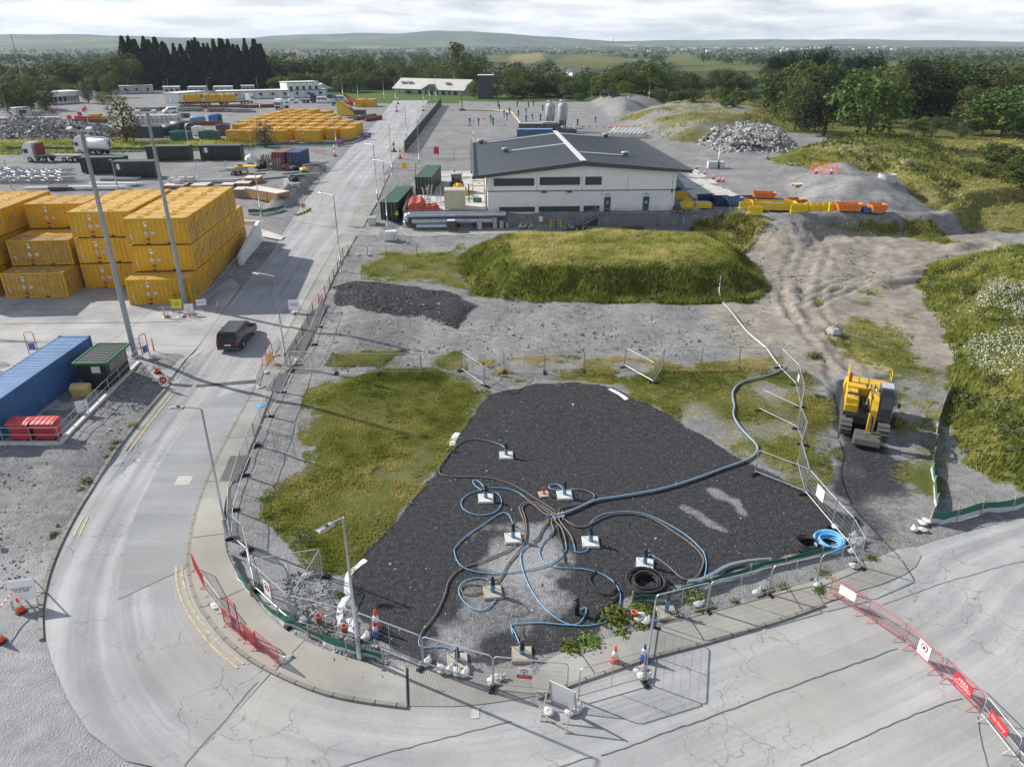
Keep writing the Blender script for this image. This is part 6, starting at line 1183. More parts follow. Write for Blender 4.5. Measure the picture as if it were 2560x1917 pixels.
for i in range(n): B.tube([(xa + (xb - xa) * i / (n - 1), -1.6, zt - .05), (xa + (xb - xa) * i / (n - 1), -1.6, zt + 1.0)], .028, 6)
B.obj('guard_rail', GALD, pt)
RWL = -11.5; t = thing('retaining_wall', 'low white retaining wall carrying the compound beside the workshop', 'wall', BO_, BA)
MB().box(((RWL - .05) / 2, .15, -.6), (-RWL - .05, .35, 2.75)).obj('wall', REND, t); MB().box(((RWL) / 2, .1, 2.15), (-RWL, .5, .14)).bar((RWL, .1, 2.2), (RWL - .2, 16, 2.6), .35, .25).obj('coping', M('coping_brown', (.07, .055, .05), .7, .2), t); MB().bar((RWL, .3, .8), (RWL - .2, 16, 1.2), .3, 2.4).obj('side_wall', M('timber_dark', (.10, .085, .075), .8, .2), t)
def duct(label, z, y, x0, x1, r, elbow=False):
 t = thing('spiral_duct', label, 'duct', BO_ + bux * x0 + buy * y + Vector((0, 0, 0)), BA, 'spiral steel ducts by the workshop'); B = MB(); L = x1 - x0; n = int(L / .2)
 prof = [(0 + L * i / n, r * (1 + .022 * (i % 2))) for i in range(n + 1)]; vs = []; fs = []; m = 18
 for x, rr in prof: vs += [(x, rr * math.cos(6.28318 * k / m), z + rr * math.sin(6.28318 * k / m)) for k in range(m)]
 for i in range(n): fs += [[i * m + k, i * m + (k + 1) % m, (i + 1) * m + (k + 1) % m, (i + 1) * m + k] for k in range(m)]
 fs += [list(range(m)), [n * m + k for k in range(m)][::-1]]; B.add(vs, fs).obj('tube', M('spiral_steel', (.50, .53, .57), .32, .12, 2, metal=.75), t, True)
 if elbow: MB().tube([(.1 - .62 * math.sin(a), 0, z - .62 + .62 * math.cos(a)) for a in [i * .2243 for i in range(8)]] + [(-.52, 0, z - .9)], r * .97, 16).obj('elbow', M('spiral_steel', ()), t, True)
 B = MB()
 for k in range(int(L / 3.2) + 1): B.tube([(.9 + k * 3.2, -r - .05, -.02), (.9 + k * 3.2, -r - .05, z + r)], .025, 5)
 B.obj('support', GALD, t)
duct('uppermost spiral steel duct, with an elbow at its left end', 1.85, -.55, -10.7, 2.4, .40, True); duct('middle spiral steel duct under the elbowed one', 1.0, -.7, -10.4, .6, .40); duct('lowest short spiral duct lying near the ground', .38, -1.0, -9.8, -5.0, .34)
def bthing(name, label, cat, x, y, z=0.0, rz=0.0, group=None): return thing(name, label, cat, BO_ + bux * x + buy * y + Vector((0, 0, z)), BA + rz, group)
t = bthing('wrapped_pallet', 'black wrapped pallet with a pale top standing before the ducts', 'pallet', -5.0, -2.0, 0, .1); MB().box((0, 0, .1), (1.2, 1.1, 1.25), .06).obj('wrap', DGREY, t); MB().box((0, 0, 1.35), (1.1, 1.0, .06), .02).obj('top_sheet', SACK, t); MB().box((0, 0, 0), (1.2, 1.0, .1)).obj('pallet', WOOD, t)
for x, r, h, l in ((.9, .38, 1.5, 'tall spiral duct offcut standing by the plinth'), (-1.2, .38, .95, 'short spiral duct drum on the path'), (1.8, .36, 1.0, 'dull duct drum against the plinth'), (2.6, .27, .75, 'pale blue-grey duct collar by the plinth')):
 o = tag(MB().lathe([(r, 0), (r * 1.03, .05), (r, .1), (r, h - .1), (r * 1.04, h - .05), (r, h), (r * .9, h), (r * .9, h - .3)], 16).obj('duct_section', GALV, None, True), l, 'duct section', 'standing duct sections'); o.location = BO_ + bux * x - buy * (1.5 if x < 0 else .9)
for x, rz, l in ((4.4, .3, 'bent duct elbow on the path, nearest the drums'), (5.1, -.4, 'bent duct elbow on the path, in the middle'), (5.8, .9, 'bent duct elbow on the path, farthest right')):
 o = tag(MB().tube([(-.35 + .6 * math.sin(a), 0, .28 + .55 * (1 - math.cos(a))) for a in [i * .26 for i in range(7)]], .27, 12).obj('duct_elbow', GALV, None, True), l, 'duct elbow', 'loose duct elbows'); o.location = BO_ + bux * x - buy * 1.6; o.rotation_euler = (0, 0, rz)
t = bthing('pipe_rack', 'tangle of bare pipe frames leaning by the ducts', 'pipe frame', -3.7, -1.9); B = MB()
for i in range(7): B.tube([(i * .22, 0, 0), (i * .22 + random.uniform(-.2, .2), .3, 1.3)], .03, 5)
B.tube([(-.2, 0, .3), (1.6, 0, .45)], .03, 5).tube([(-.2, .2, .9), (1.6, .25, 1.0)], .03, 5).obj('tube', GALD, t)
t = bthing('lifting_frame', 'yellow and black tube frame on the path', 'frame', 9.2, -1.5); B = MB()
for x in (-.7, 0, .7):
 for y in (-.25, .25): B.m(SAFY if x else BLACK).tube([(x, y, 0), (x, y, 1.15)], .05, 6)
for z in (.35, .75, 1.15): B.m(M('frame_amber', (.60, .36, .02), .5, .1)).tube([(-.75, -.25, z), (.75, -.25, z)], .05, 6)
B.obj('tube', None, t)
t = bthing('scrap_heap', 'heap of black pipe offcuts and white bags below the steps', 'scrap', 12.0, -2.6); B = MB(); rd = random.Random(4)
for i in range(26): a = rd.uniform(0, 6.28); B.m(rd.choice([BLACK, BLACK, DGREY, SACK, GALD])).tube([(rd.uniform(-1.1, 1.1), rd.uniform(-.5, .5), rd.uniform(.05, .5)), (rd.uniform(-1.5, 1.5), rd.uniform(-.7, .7), rd.uniform(.05, .6))], rd.uniform(.05, .13), 7)
B.obj('offcuts', None, t)
for k, (x0, x1) in enumerate(((13.4, 16.5), (15.2, 19.2), (18.3, 21.2))):
 t = bthing('pipe_bundle', f'bundle of grey bars stored under the platform, {("nearest the steps", "middle", "farthest right")[k]}', 'pipe bundle', 0, -1.9 - .2 * k, 0, 0, 'bar bundles under the platform'); B = MB()
 for i in range(6): B.bar((x0, -.08 * i, .1 + .1 * (i % 3)), (x1, -.08 * i + .1, .1 + .1 * (i % 3)), .09)
 B.obj('bars', GALD if k < 2 else M('rusty_steel', (.20, .08, .045), .8, .3, 3), t)
t = bthing('white_notice', 'white paper notice on a pole beside the yellow frame', 'notice', 7.2, -1.2); MB().box((0, 0, .9), (.5, .03, .7)).obj('panel', SIGNW, t); MB().tube([(0, .03, 0), (0, .03, 1.6)], .025, 5).obj('post', GALD, t)
def wall_z(x, y): p = BO_ + bux * x + buy * y; return Z(p.x, p.y) - BZ
iso('shipping_container', 'green container at the road side of the compound with a yellow plate on its end', (-16.9, 108.4, Z(-16.5, 103.5) + .02), R(-92.5), 12.19, GRN, GRNT); iso('shipping_container', 'green container standing inside the compound behind the red sheeted bundle', (-13.3, 119.2, 3.02), R(-92), 12.19, GRN, GRNT)
t = thing('yellow_plate', 'small yellow plate on the end of the nearer green container', 'notice', (-16.1, 102.22, Z(-16.5, 103.5) + .8), R(-2.5)); MB().box((0, 0, 0), (.4, .03, .6)).obj('panel', SAFY, t)
iso('shipping_container', 'small cream container beside the backhoe in the compound', (-8.0, 103.6, 3.02), R(93), 2.6, M('cream_wall', (.55, .53, .38), .5, .1), M('cream_roof', (.72, .68, .50), .5, .06), Wd=2.9)
TARP = M('tarp_red', (.52, .10, .07), .55, .15, 1.5)
for x, y, sx, sy, sz, l, s_ in ((-13.4, 103.4, 1.2, 2.3, 1.0, 'large red tarpaulin bundle in the compound', 3), (-11.2, 102.0, 1.05, 1.0, .62, 'low red tarpaulin bundle beside the large one', 9)):
 t = thing('tarpaulin_bundle', l, 'tarpaulin', (x, y, 3.0), .1); MB().prism([(-sx, 0), (-sx * .95, sz * .7), (-sx * .5, sz * 1.25), (0, sz * 1.05), (sx * .5, sz * 1.3), (sx * .95, sz * .6), (sx, 0)], -sy, sy).obj('sheet', TARP, t); B = MB()
 for k in range(4): B.tube([(-sx, -sy * .7 + k * sy * .4, 0), (-sx * .95, -sy * .6 + k * sy * .4, sz * .72), (-sx * .5, -sy * .75 + k * sy * .45, sz * 1.27), (0, -sy * .6 + k * sy * .4, sz * 1.08), (sx * .5, -sy * .7 + k * sy * .42, sz * 1.32), (sx * .96, -sy * .6 + k * sy * .4, sz * .6), (sx, -sy * .7 + k * sy * .4, 0)], .07, 5)
 B.obj('fold', TARP, t)
for k, (x, y, a) in enumerate(((-12.2, 104.9, .3), (-12.0, 107.2, -.2), (-10.5, 105.6, .1))):
 t = thing('lattice_frame', ('white lattice ladder frame leaning over the tarpaulin', 'white lattice frame behind the leaning ladder', 'grey trolley frame between tarpaulin and cream container')[k], 'frame', (x, y, 3.0), a); B = MB()
 for s in (-.3, .3): B.tube([(s, -1.2 + k * .6, .2), (s, 1.0 - k * .3, 2.4)], .05, 6)
 for i in range(7): B.tube([(-.3, -1.1 + i * .3 + k * .4, .3 + i * .3), (.3, -1.1 + i * .3 + k * .4, .3 + i * .3)], .035, 5)
 B.obj('tube', GALV, t)
def tractor():
 t = thing('backhoe_loader', 'yellow backhoe loader parked behind the cream container', 'backhoe', (-8.4, 115.0, 3.02), R(-75)); EY = M('digger_yellow', ())
 for x, y, r in ((-1.2, .85, .75), (-1.2, -.85, .75), (1.3, .8, .5), (1.3, -.8, .5)): MB().at((x, y, r), 0, 0, R(90)).lathe([(r * .5, -.2), (r, -.18), (r, .18), (r * .5, .2)], 16).obj('wheel', BLACK, t)
 MB().box((1.0, 0, .75), (1.9, .9, .75), .1).obj('bonnet', EY, t); MB().box((-.7, 0, .8), (1.6, 1.3, .4)).obj('chassis', EY, t); c = MB().box((-.75, 0, 1.2), (1.5, 1.4, 1.5), .1, .9).obj('cab', GLASS, t); MB().box((-.75, 0, 2.68), (1.6, 1.5, .12), .04).obj('roof', M('cab_roof', ()), c); MB().lathe([(.07, 2.8), (.06, 2.95)], 8, (-.9, .4, 0)).obj('beacon', ORANGE, c)
 MB().bar((.6, .7, 1.3), (2.4, .7, .5), .16).bar((.6, -.7, 1.3), (2.4, -.7, .5), .16).obj('loader_arm', EY, t); MB().prism([(2.3, .1), (3.1, .1), (2.9, .2), (2.5, .7), (2.3, .7)], -1.1, 1.1).obj('loader_bucket', EY, t); MB().bar((-1.9, 0, 1.0), (-2.5, 0, 3.0), .25).bar((-2.5, 0, 3.0), (-3.2, 0, 1.5), .2).obj('digger_arm', EY, t)
tractor()
t = thing('wall_guard', 'yellow tube frame protecting the workshop wall', 'frame', (-4.3 + .0, 109.5 - 3.0, 3.0), 0); t.location = WT(1, 1, 1930, 128)[0]; MB().tube([(-1.1, 0, 0), (-1.1, 0, 1.5), (1.1, 0, 1.5), (1.1, 0, 0)], .09, 8).tube([(-1.1, 0, .75), (1.1, 0, .75)], .07, 8).obj('tube', M('frame_amber', ()), t)
t = thing('tool_chest', 'teal chest at the foot of the compound wall', 'box', WT(1, 1, 1910, 225)[0]); MB().box((0, 0, 0), (1.2, .6, .5)).box((0, 0, .5), (1.25, .65, .1), .03).obj('body', M('chest_teal', (.03, .16, .12), .5, .2), t); MB().box((0, -.33, .3), (.2, .03, .1)).obj('latch', GALV, t)
t = thing('gate_post', 'rusty post standing alone beside the cream container', 'post', WT(1, 1, 1838, 228)[0]); MB().box((0, 0, 0), (.18, .18, 2.6)).obj('shaft', M('rusty_steel', ()), t)
t = thing('green_post', 'bright green leaning plank prop by the farther green container', 'prop', WT(1, 0, 1370, 1540)[0]); MB().bar((0, 0, 0), (.3, .2, 2.6), .25, .15).box((0, 0, 0), (.5, .7, .1)).obj('plank', M('lime_paint', (.12, .42, .05), .5, .1), t)
t = thing('site_cabinet', 'white site cabinet ringed by grey barriers on the rough ground', 'cabinet', WT(1, 1, 1170, 560)[0], .1); MB().box((0, 0, .15), (1.5, .9, 1.15), .03).obj('body', WHITE, t); MB().box((0, 0, 0), (1.7, 1.1, .15)).obj('base', DKC, t); MB().box((.35, -.46, .3), (.02, .03, .8)).obj('door_gap', DGREY, t)
t = thing('cable_box', 'small white box on the pavement verge before the nearer green container', 'box', WT(1, 1, 1005, 415)[0], .1); MB().box((0, 0, 0), (1.0, 1.4, .9), .03).obj('body', M('box_grey', (.55, .58, .55), .6, .1), t); MB().box((0, 0, .9), (1.1, 1.5, .08)).obj('lid', GALV, t)
P = [WT(0, 1, 2070, 765)[0], WT(0, 1, 2208, 560)[0], WT(1, 1, 40, 610)[0]]
P0_ = WT(0, 1, 2075, 770)[0]; P1_ = WT(1, 1, 45, 560)[0]; t = thing('concrete_wall', 'white tapering concrete wall at the foot of the container stack', 'wall', P0_); d = P1_ - P0_
B = MB(); n = Vector((-d.y, d.x, 0)).normalized() * .22; vs = []
for p, h in ((Vector((0, 0, 0)), 1.1), (d * .5, 1.9), (d, 2.6)): vs += [tuple(p - n + Vector((0, 0, -.2))), tuple(p + n + Vector((0, 0, -.2))), tuple(p + n + Vector((0, 0, h))), tuple(p - n + Vector((0, 0, h)))]
B.add(vs, [[0, 1, 2, 3], [11, 10, 9, 8]] + [[a * 4 + i, a * 4 + (i + 1) % 4, a * 4 + 4 + (i + 1) % 4, a * 4 + 4 + i] for a in (0, 1) for i in range(4)]); B.obj('wall', M('wall_white', (.68, .68, .66), .7, .08, 1, dirt=.2), t)
MB().bar(tuple(d + Vector((0, 0, 2.3))), tuple(d + Vector((-3.2, .6, 2.3))), .4, .5).obj('return_wall', M('wall_white', ()), t)
def kerbstripe():
 t = thing('kerb_island', 'black and yellow striped kerb island at the side junction', 'kerb', WT(1, 1, 345, 340)[0]); o = Vector(t.location); L = smoothline([p for p in WT(1, 1, 345, 342, 400, 325, 450, 300, 460, 280)], 2); B = MB()
 for i, (a, b) in enumerate(zip(L, L[1:])): B.m(SAFY if i % 2 else BLACK).bar(a - o + Vector((0, 0, .1)), b - o + Vector((0, 0, .1)), .3, .22)
 B.obj('kerb', None, t)
kerbstripe()
# ---------------------------------------------------------------- right-hand yard
def skip(label, p, rz, L, Wd, H, mat, fill=None, group=None, flare=1.25):
 t = thing('skip', label, 'skip', p, rz, group); a, b = L / 2, L / 2 * flare; w, w2 = Wd / 2, Wd / 2 * 1.05; th = .07
 def shell(k): return [(-a * k, -w * k, .18), (a * k, -w * k, .18), (a * k, w * k, .18), (-a * k, w * k, .18), (-b * k, -w2 * k, H), (b * k, -w2 * k, H), (b * k, w2 * k, H), (-b * k, w2 * k, H)]
 o = shell(1); i = [(x * .94, y * .92, max(z, .3) if z < H else z) for x, y, z in o]
 B = MB().add(o + i, [[3, 2, 1, 0], [0, 1, 5, 4], [1, 2, 6, 5], [2, 3, 7, 6], [3, 0, 4, 7], [4, 5, 13, 12], [5, 6, 14, 13], [6, 7, 15, 14], [7, 4, 12, 15], [8, 9, 10, 11], [9, 8, 12, 13], [10, 9, 13, 14], [11, 10, 14, 15], [8, 11, 15, 12]]); B.obj('body', mat, t)
 B = MB()
 for sx in (-1, 1):
  for sy in (-1, 1): B.box((sx * a * .8, sy * w * .7, 0), (.35, .16, .2))
 B.obj('foot', DGREY, t)
 B = MB()
 for k in (-.5, 0, .5):
  for s in (-1, 1): B.bar((a * k, s * (w + .03), .2), (b * k, s * (w2 + .03), H - .05), .08)
 B.obj('rib', mat, t)
 if fill: MB().blob((0, 0, H * .62), (b * .75, w * .75, H * .3), 5, 1, 12, .25).obj('load', fill, t)
 return t
YSK = M('skip_yellow', (.72, .50, .02), .5, .1, 1.5, dirt=.12); OSK = M('skip_orange', (.68, .20, .04), .5, .12, 1.5, dirt=.15); NAVY = M('skip_navy', (.02, .035, .09), .5, .2)
for c, r, x, y, rz, L, W_, H, m_, fl, l, fr in ((2, 1, 1668, 225, 5, 1.7, 1.5, 1.0, NAVY, None, 'navy tipping skip beside the yellow pallet frame', 1.35), (2, 1, 1797, 255, 3, 1.7, 1.5, 1.3, NAVY, None, 'navy tipping skip at the end of the pale strip', 1.35), (2, 1, 1905, 260, 12, 2.0, 1.5, 1.25, M('skip_blue', (.06, .13, .30), .5, .15), None, 'lighter blue tipping skip next to the navy pair', 1.4),
 (2, 1, 2010, 215, 4, 2.2, 1.3, .7, M('rusty_steel', ()), None, 'rusty low skip behind the blue tipping skips', 1.2), (3, 1, -40, 196, -5, 2.6, 1.6, 1.0, OSK, None, 'orange dumper skip standing behind the long yellow skip', 1.3), (3, 1, 40, 295, -8, 5.6, 2.0, 1.2, YSK, M('gravel_fill', (.28, .28, .28), .9, .2), 'long yellow open skip part filled with gravel', 1.08), (3, 1, 225, 260, 20, 2.0, 1.6, 1.05, OSK, M('scrap_fill', (.05, .05, .05), .8, .4), 'small orange skip full of dark scrap', 1.25), (3, 1, 685, 306, -3, 2.6, 1.5, 1.1, OSK, None, 'wide orange skip beyond the yellow water barriers', 1.3), (3, 1, 930, 316, 8, 1.9, 1.5, 1.15, OSK, None, 'orange skip at the far right beside the blue bin', 1.2), (3, 1, 845, 315, 5, 1.0, .9, .75, M('bin_blue', (.05, .14, .36), .5, .12), None, 'small blue bin between the orange skips', 1.15)):
 skip(l, WT(c, r, x, y)[0], R(rz), L, W_, H, m_, fl, 'skips in the gravel yard', fr)
def wbar():
 t = thing('water_barrier', 'barrier', 'water barrier'); MB().prism([(-.3, 0), (.3, 0), (.3, .25), (.14, .45), (.14, 1.0), (-.14, 1.0), (-.14, .45), (-.3, .25)], -.5, .5).obj('body', YSK, t); MB().box((0, 0, .98), (.2, .5, .1), .04).box((0, -.3, 1.0), (.12, .12, .06)).obj('filler_cap', YSK, t); return t
WBR = Proto(wbar)
for k in range(14): p = WT(3, 1, 225 + (k % 7) * 54, 318 - (k // 7) * 16 - (k % 7) * 2)[0]; WBR.put(p, R(90) + random.uniform(-.25, .25), f'yellow water-filled barrier in the packed row, {nth(k % 7 + 1)} from the skips, {"front" if k < 7 else "rear"} line', 'yellow water-filled barriers')
for k, (x, y) in enumerate(((1990, 290), (2040, 290), (2070, 335), (2120, 335), (2010, 265), (1480, 285), (1530, 285), (1510, 260), (1440, 200), (1480, 200))):
 p = WT(2, 1, x, y)[0]; WBR.put(p, R(90) + random.uniform(-.2, .2), 'yellow water-filled barrier, ' + ('at the left end of the long yellow skip', 'touching the long yellow skip', 'in front pair by the long skip, left', 'in front pair by the long skip, right', 'behind the others at the long skip', 'left of the pallet frame, front', 'right one in the clump by the workshop corner', 'rear one in the clump by the workshop corner', 'nearest the workshop corner', 'second out from the workshop corner')[k], 'yellow water-filled barriers', (1.1, 1.1, 1.05))
t = thing('pallet_frame', 'yellow crate frame topped with a white pallet', 'crate', WT(2, 1, 1640, 280)[0], .05); B = MB().box((0, 0, .15), (2.2, 1.3, .7)); B.obj('frame', YSK, t); B = MB()
for i in range(7): B.box((-.7 + i * .23, 0, .86), (.12, 1.0, .08))
B.obj('slats', SACK, t); MB().box((-.8, 0, 0), (.2, 1.2, .15)).box((.8, 0, 0), (.2, 1.2, .15)).obj('runner', YSK, t)
for k, (c, r, x, y) in enumerate(((2, 1, 1425, 300), (2, 1, 1580, 305), (2, 1, 1430, 140), (2, 1, 1445, 165))):
 t = thing('wrapped_load', ('dark wrapped load by the workshop corner rail', 'grey coil of hose in front of the yellow clump', 'black roller drum at the workshop side wall', 'blue drum at the workshop side wall')[k], 'load', WT(c, r, x, y)[0], k); MB().blob((0, 0, .3), (.7, .55, .45), k, 1, 12, .2).obj('bundle', (DGREY, GALD, BLACK, BLUEP)[k], t, True); MB().box((0, 0, 0), (1.2, 1.0, .12)).obj('pallet', WOOD, t)
X = WT(2, 1, 1385, 322, 1500, 332, 1750, 332, 2000, 335, 2208, 330); wire_fence('low grey tube rail along the edge of the gravel yard', X, 1.0, 2.4, GALD, True, 'edge_rail', False, 'railing')
t = thing('drain_pipe', 'pale pipe running down the bank below the yard rail', 'pipe', WT(2, 1, 1475, 350)[0]); o = Vector(t.location); MB().tube([p - o + Vector((0, 0, .12)) for p in WT(2, 1, 1475, 350, 1480, 390, 1488, 435)], .12, 8).obj('tube', GALV, t, True)
SILO = M('silo_grey', (.42, .43, .43), .55, .1, .8, dirt=.15)
def silo(label, px0, px1, ytop, ybase):
 a, b = Wp((px0, ybase)), Wp((px1, ybase)); p = (a + b) / 2; r = (b - a).length / 2; h = ht(p, ytop); t = thing('silo', label, 'silo', p, 0, 'pair of cement silos')
 MB().lathe([(r * .35, 1.3), (r, 3.0), (r, h - .7), (r * .82, h - .2), (r * .3, h)], 24).obj('drum', SILO, t, True); B = MB()
 for k in range(4): ang = k * 1.571 + .785; B.tube([(r * .9 * math.cos(ang), r * .9 * math.sin(ang), 0), (r * .9 * math.cos(ang), r * .9 * math.sin(ang), 3.2)], .14, 6)
 B.obj('leg', DGREY, t); B = MB().tube([(r * .8 * math.cos(a_), r * .8 * math.sin(a_), h + .6) for a_ in [i * .4488 for i in range(14)]], .04, 5, True).box((0, 0, h - .1), (.8, .6, .6), .1); B.obj('top_rail', GALV, t)
 B = MB()
 for k in (-.25, .25): B.tube([(k, -r - .1, 1.0), (k, -r - .1, h)], .035, 5)
 for i in range(24): B.tube([(-.25, -r - .1, 1.2 + i * (h - 1.4) / 24), (.25, -r - .1, 1.2 + i * (h - 1.4) / 24)], .025, 4)
 B.obj('ladder', GALV, t)
silo('grey cement silo on the left of the pair', 1280 + 287 / 3.45, 1280 + 370 / 3.45, 258, 318); silo('grey cement silo on the right of the pair', 1280 + 393 / 3.45, 1280 + 474 / 3.45, 257, 328)
pS = WT(2, 0, 250, 1150)[0]; t = thing('batching_plant', 'dark batching unit with a pale roof beside the silos', 'plant', (pS.x, pS.y + 1.5, pS.z), R(2)); MB().box((0, 0, 0), (11.5, 3.0, 2.2)).obj('body', DGREY, t); MB().box((-.6, 0, 2.2), (8.5, 2.6, .15)).box((2.2, 0, 2.35), (3.5, 2.2, .3)).obj('roof', M('plant_roof', (.38, .38, .38), .6, .2, 2, dirt=.4), t); MB().box((5.2, -.5, 2.2), (1.1, 1.6, .9)).obj('hopper', DGREY, t); B = MB()
for i in range(5): B.box((-4.5 + i * 2.2, -1.52, .4), (1.6, .05, 1.5))
B.obj('panel', M('plant_panel', (.09, .10, .11), .5, .2), t)
pS = WT(2, 0, 195, 1206)[0]; iso('shipping_container', 'dark blue container in front of the batching unit', (pS.x, pS.y - 1.0, pS.z), R(2), 8.5, CBLUE, CBLUT, None, False)
pS = WT(2, 0, 480, 1150)[0]; t = thing('pump_skid', 'black pump skid under the right-hand silo', 'pump', (pS.x, pS.y, pS.z)); MB().box((0, 0, 0), (4.5, 2.0, 1.0), .1).obj('base', DGREY, t); MB().lathe([(.6, 1.0), (.6, 1.6), (.2, 1.9)], 12, (-1.2, 0, 0)).obj('tank', GALD, t, True); MB().box((1.8, 0, 1.0), (.5, .8, 1.2)).obj('control_box', WHITE, t)
def bag():
 t = thing('bulk_bag', 'bag', 'bulk bag'); MB().box((0, 0, .1), (1.0, 1.0, .85), .12).obj('sack', M('bag_white', (.64, .64, .60), .85, .1, 2, dirt=.15), t); MB().box((0, 0, 0), (1.1, 1.1, .1)).obj('pallet', WOOD, t); MB().blob((0, 0, .98), (.45, .45, .12), 2, 1, 10, .3).obj('lid_sheet', SACK, t, True); return t
BBG = Proto(bag)
k = 0
for j in range(4):
 for i in range(9):
  if (j == 3 and i > 6) or (j == 2 and i == 8): continue
  p = WT(2, 0, 855 + i * 34 + j * 12, 1185 - j * 12 + i * 1)[0]; k += 1; BBG.put(p, random.uniform(-.1, .1), f'white bulk bag behind the workshop roof, {nth(j + 1)} line, {nth(i + 1)} from the silos', 'white bulk bags', 1.25)
for k, (x, y) in enumerate(((1735, 1450), (1795, 1450))):
 t = thing('kentledge_block', ('larger', 'smaller')[k] + ' white block at the foot of the yard lamp', 'concrete block', WT(2, 0, x, y)[0]); MB().box((0, 0, 0), (2.2 - .9 * k, 1.2, 1.2), .05).obj('block', WHITE, t); MB().tube([(-.3, 0, 1.18), (-.3, 0, 1.35), (.3, 0, 1.35), (.3, 0, 1.18)], .03, 5).obj('lifting_eye', GALD, t)
frun(WT(2, 0, 1580, 1445, 1700, 1460, 1870, 1455), 'round the yard lamp blocks', 'mesh panels in the gravel yard', False)
t = thing('orange_netting', 'orange safety netting around a hole by the gravel heaps', 'netting', WT(3, 0, 365, 1500)[0]); o = Vector(t.location); NP = WT(3, 0, 365, 1500, 470, 1512, 600, 1505, 590, 1465, 470, 1455, 370, 1460); B = MB()
for a, b in zip(NP, NP[1:] + NP[:1]):
 a, b = a - o, b - o; n = 14
 for i in range(n): p = a.lerp(b, i / n); B.tube([p, p + Vector((0, 0, .95))], .018, 4)
 for h in (.2, .55, .95): B.tube([a + Vector((0, 0, h)), b + Vector((0, 0, h))], .028, 4)
B.obj('net', M('net_orange', (.75, .13, .04), .6, .1), t)
for k, (x, y) in enumerate(((415, 1500), (545, 1502))): CBL.put(WT(3, 0, x, y)[0], 0, ('blue and white cone at the left of the orange netting', 'blue and white cone at the right of the orange netting')[k], 'traffic cones', 1.2)
t = thing('timber_pallet', 'pale pallet lying on the open yard before the gravel heaps', 'pallet', WT(3, 1, 270, 88)[0], .1); B = MB()
for i in range(8): B.box((-.95 + i * .27, 0, .3), (.2, 1.3, .07))
B.obj('deck_board', M('plywood_pale', ()), t); MB().box((0, -.5, 0), (2.0, .12, .3)).box((0, .5, 0), (2.0, .12, .3)).obj('bearer', WOOD, t)
pR = WT(3, 0, 1025, 1545)[0]; t = thing('concrete_ring', 'pale concrete manhole ring half buried between the gravel heaps', 'concrete ring', (pR.x, pR.y, pR.z - .75)); B = MB(); n = 24
vs = []
for r_, z in ((1.25, 0), (1.25, 1.5), (1.08, 1.5), (1.08, 0)): vs += [(r_ * math.cos(6.28318 * i / n), r_ * math.sin(6.28318 * i / n), z) for i in range(n)]
B.add(vs, [[k * n + i, k * n + (i + 1) % n, (k + 1) % 4 * n + (i + 1) % n, (k + 1) % 4 * n + i] for k in range(4) for i in range(n)]).obj('ring', M('ring_concrete', (.50, .50, .48), .8, .08), t)
for k, (x, y, l) in enumerate(((570, 1370, 'grey boulder lying alone on the muddy slope'), )):
 o = tag(MB().blob((0, 0, .35), (.75, .6, .5), 5, 1, 9, .3).obj('boulder', M('stone_grey', (.36, .355, .345), .85, .2, 2), None), l, 'boulder'); o.location = WT(3, 1, x, y + 5)[0]
# ---------------------------------------------------------------- far yard: lorries, skips, cabins
def Q(ox, oy, *p): return [(ox + p[i] / 5.53, oy + p[i + 1] / 5.53) for i in range(0, len(p), 2)]
def face(q0, q1, ytop):
 a, b = Wp(q0), Wp(q1); d = b - a; return a, math.atan2(d.y, d.x), d.to_2d().length, max(.3, ht((a + b) / 2, ytop))
CABG = M('cabin_grey', (.42, .44, .47), .55, .1, .6); CABW = M('cabin_white', (.68, .69, .70), .55, .06, .6); RFW = M('roof_pale', (.55, .56, .57), .6, .1, .7)
def cabin(label, q0, q1, ytop, depth, wall=CABG, roof=RFW, trim=DGREY, wins=3, name='site_cabin', cat='cabin', group='grey cabins below the conifers', over=.15, wm=SHUT, doors=1):
 p, rz, w, h = face(q0, q1, ytop); t = thing(name, label, cat, p, rz, group); MB().box((w / 2, depth / 2, 0), (w, depth, h)).obj('wall', wall, t); MB().box((w / 2, depth / 2, h), (w + over * 2, depth + over * 2, .18)).obj('roof', roof, t)
 B = MB()
 for i in range(max(2, round(w / 3)) + 1): x = w * i / max(2, round(w / 3)); B.box((x, -.02, 0), (.14, .05, h))
 B.box((w / 2, -over - .03, h - .04), (w + over * 2, .06, .24)).box((w / 2, -.02, 0), (w, .06, .15)).obj('trim', trim, t)
 for i in range(wins): MB().box((w * (i + .5) / wins, -.03, h * .42), (min(1.3, w / wins * .5), .05, h * .34)).obj('window', wm, t)
 for i in range(doors): MB().box((w * (i + .25) / max(1, doors), -.035, .1), (.9, .05, min(2.0, h * .8))).obj('door', trim, t)
 return t
for n, (c0, y0, c1, y1, yt, dp) in enumerate(((1042, 815, 1330, 808, 745, 8), (1412, 818, 1560, 815, 755, 9), (1622, 810, 1770, 808, 755, 9), (1842, 808, 2000, 806, 753, 9), (2085, 800, 2200, 798, 745, 8))):
 a, b = T(0, 0, c0, y0, c1, y1); cabin(f'grey site cabin in the row under the conifers, {nth(n + 1)} from the gatehouse end', a, b, yt / 3.45, dp)
a, b = T(1, 0, 100, 770, 280, 770); cabin('grey site cabin behind the green-roofed office', a, b, 728 / 3.45, 8)
a, b = T(0, 0, 910, 820, 990, 820); cabin('small pale shelter beside the conifer hedge', a, b, 772 / 3.45, 3, CABG, RFW, DGREY, 1, group=None); a, b = T(0, 0, 155, 1015, 285, 1005); cabin('grey kiosk with a white roof beside the weighbridge', a, b, 932 / 3.45, 3, CABG, WHITE, DGREY, 1, group=None)
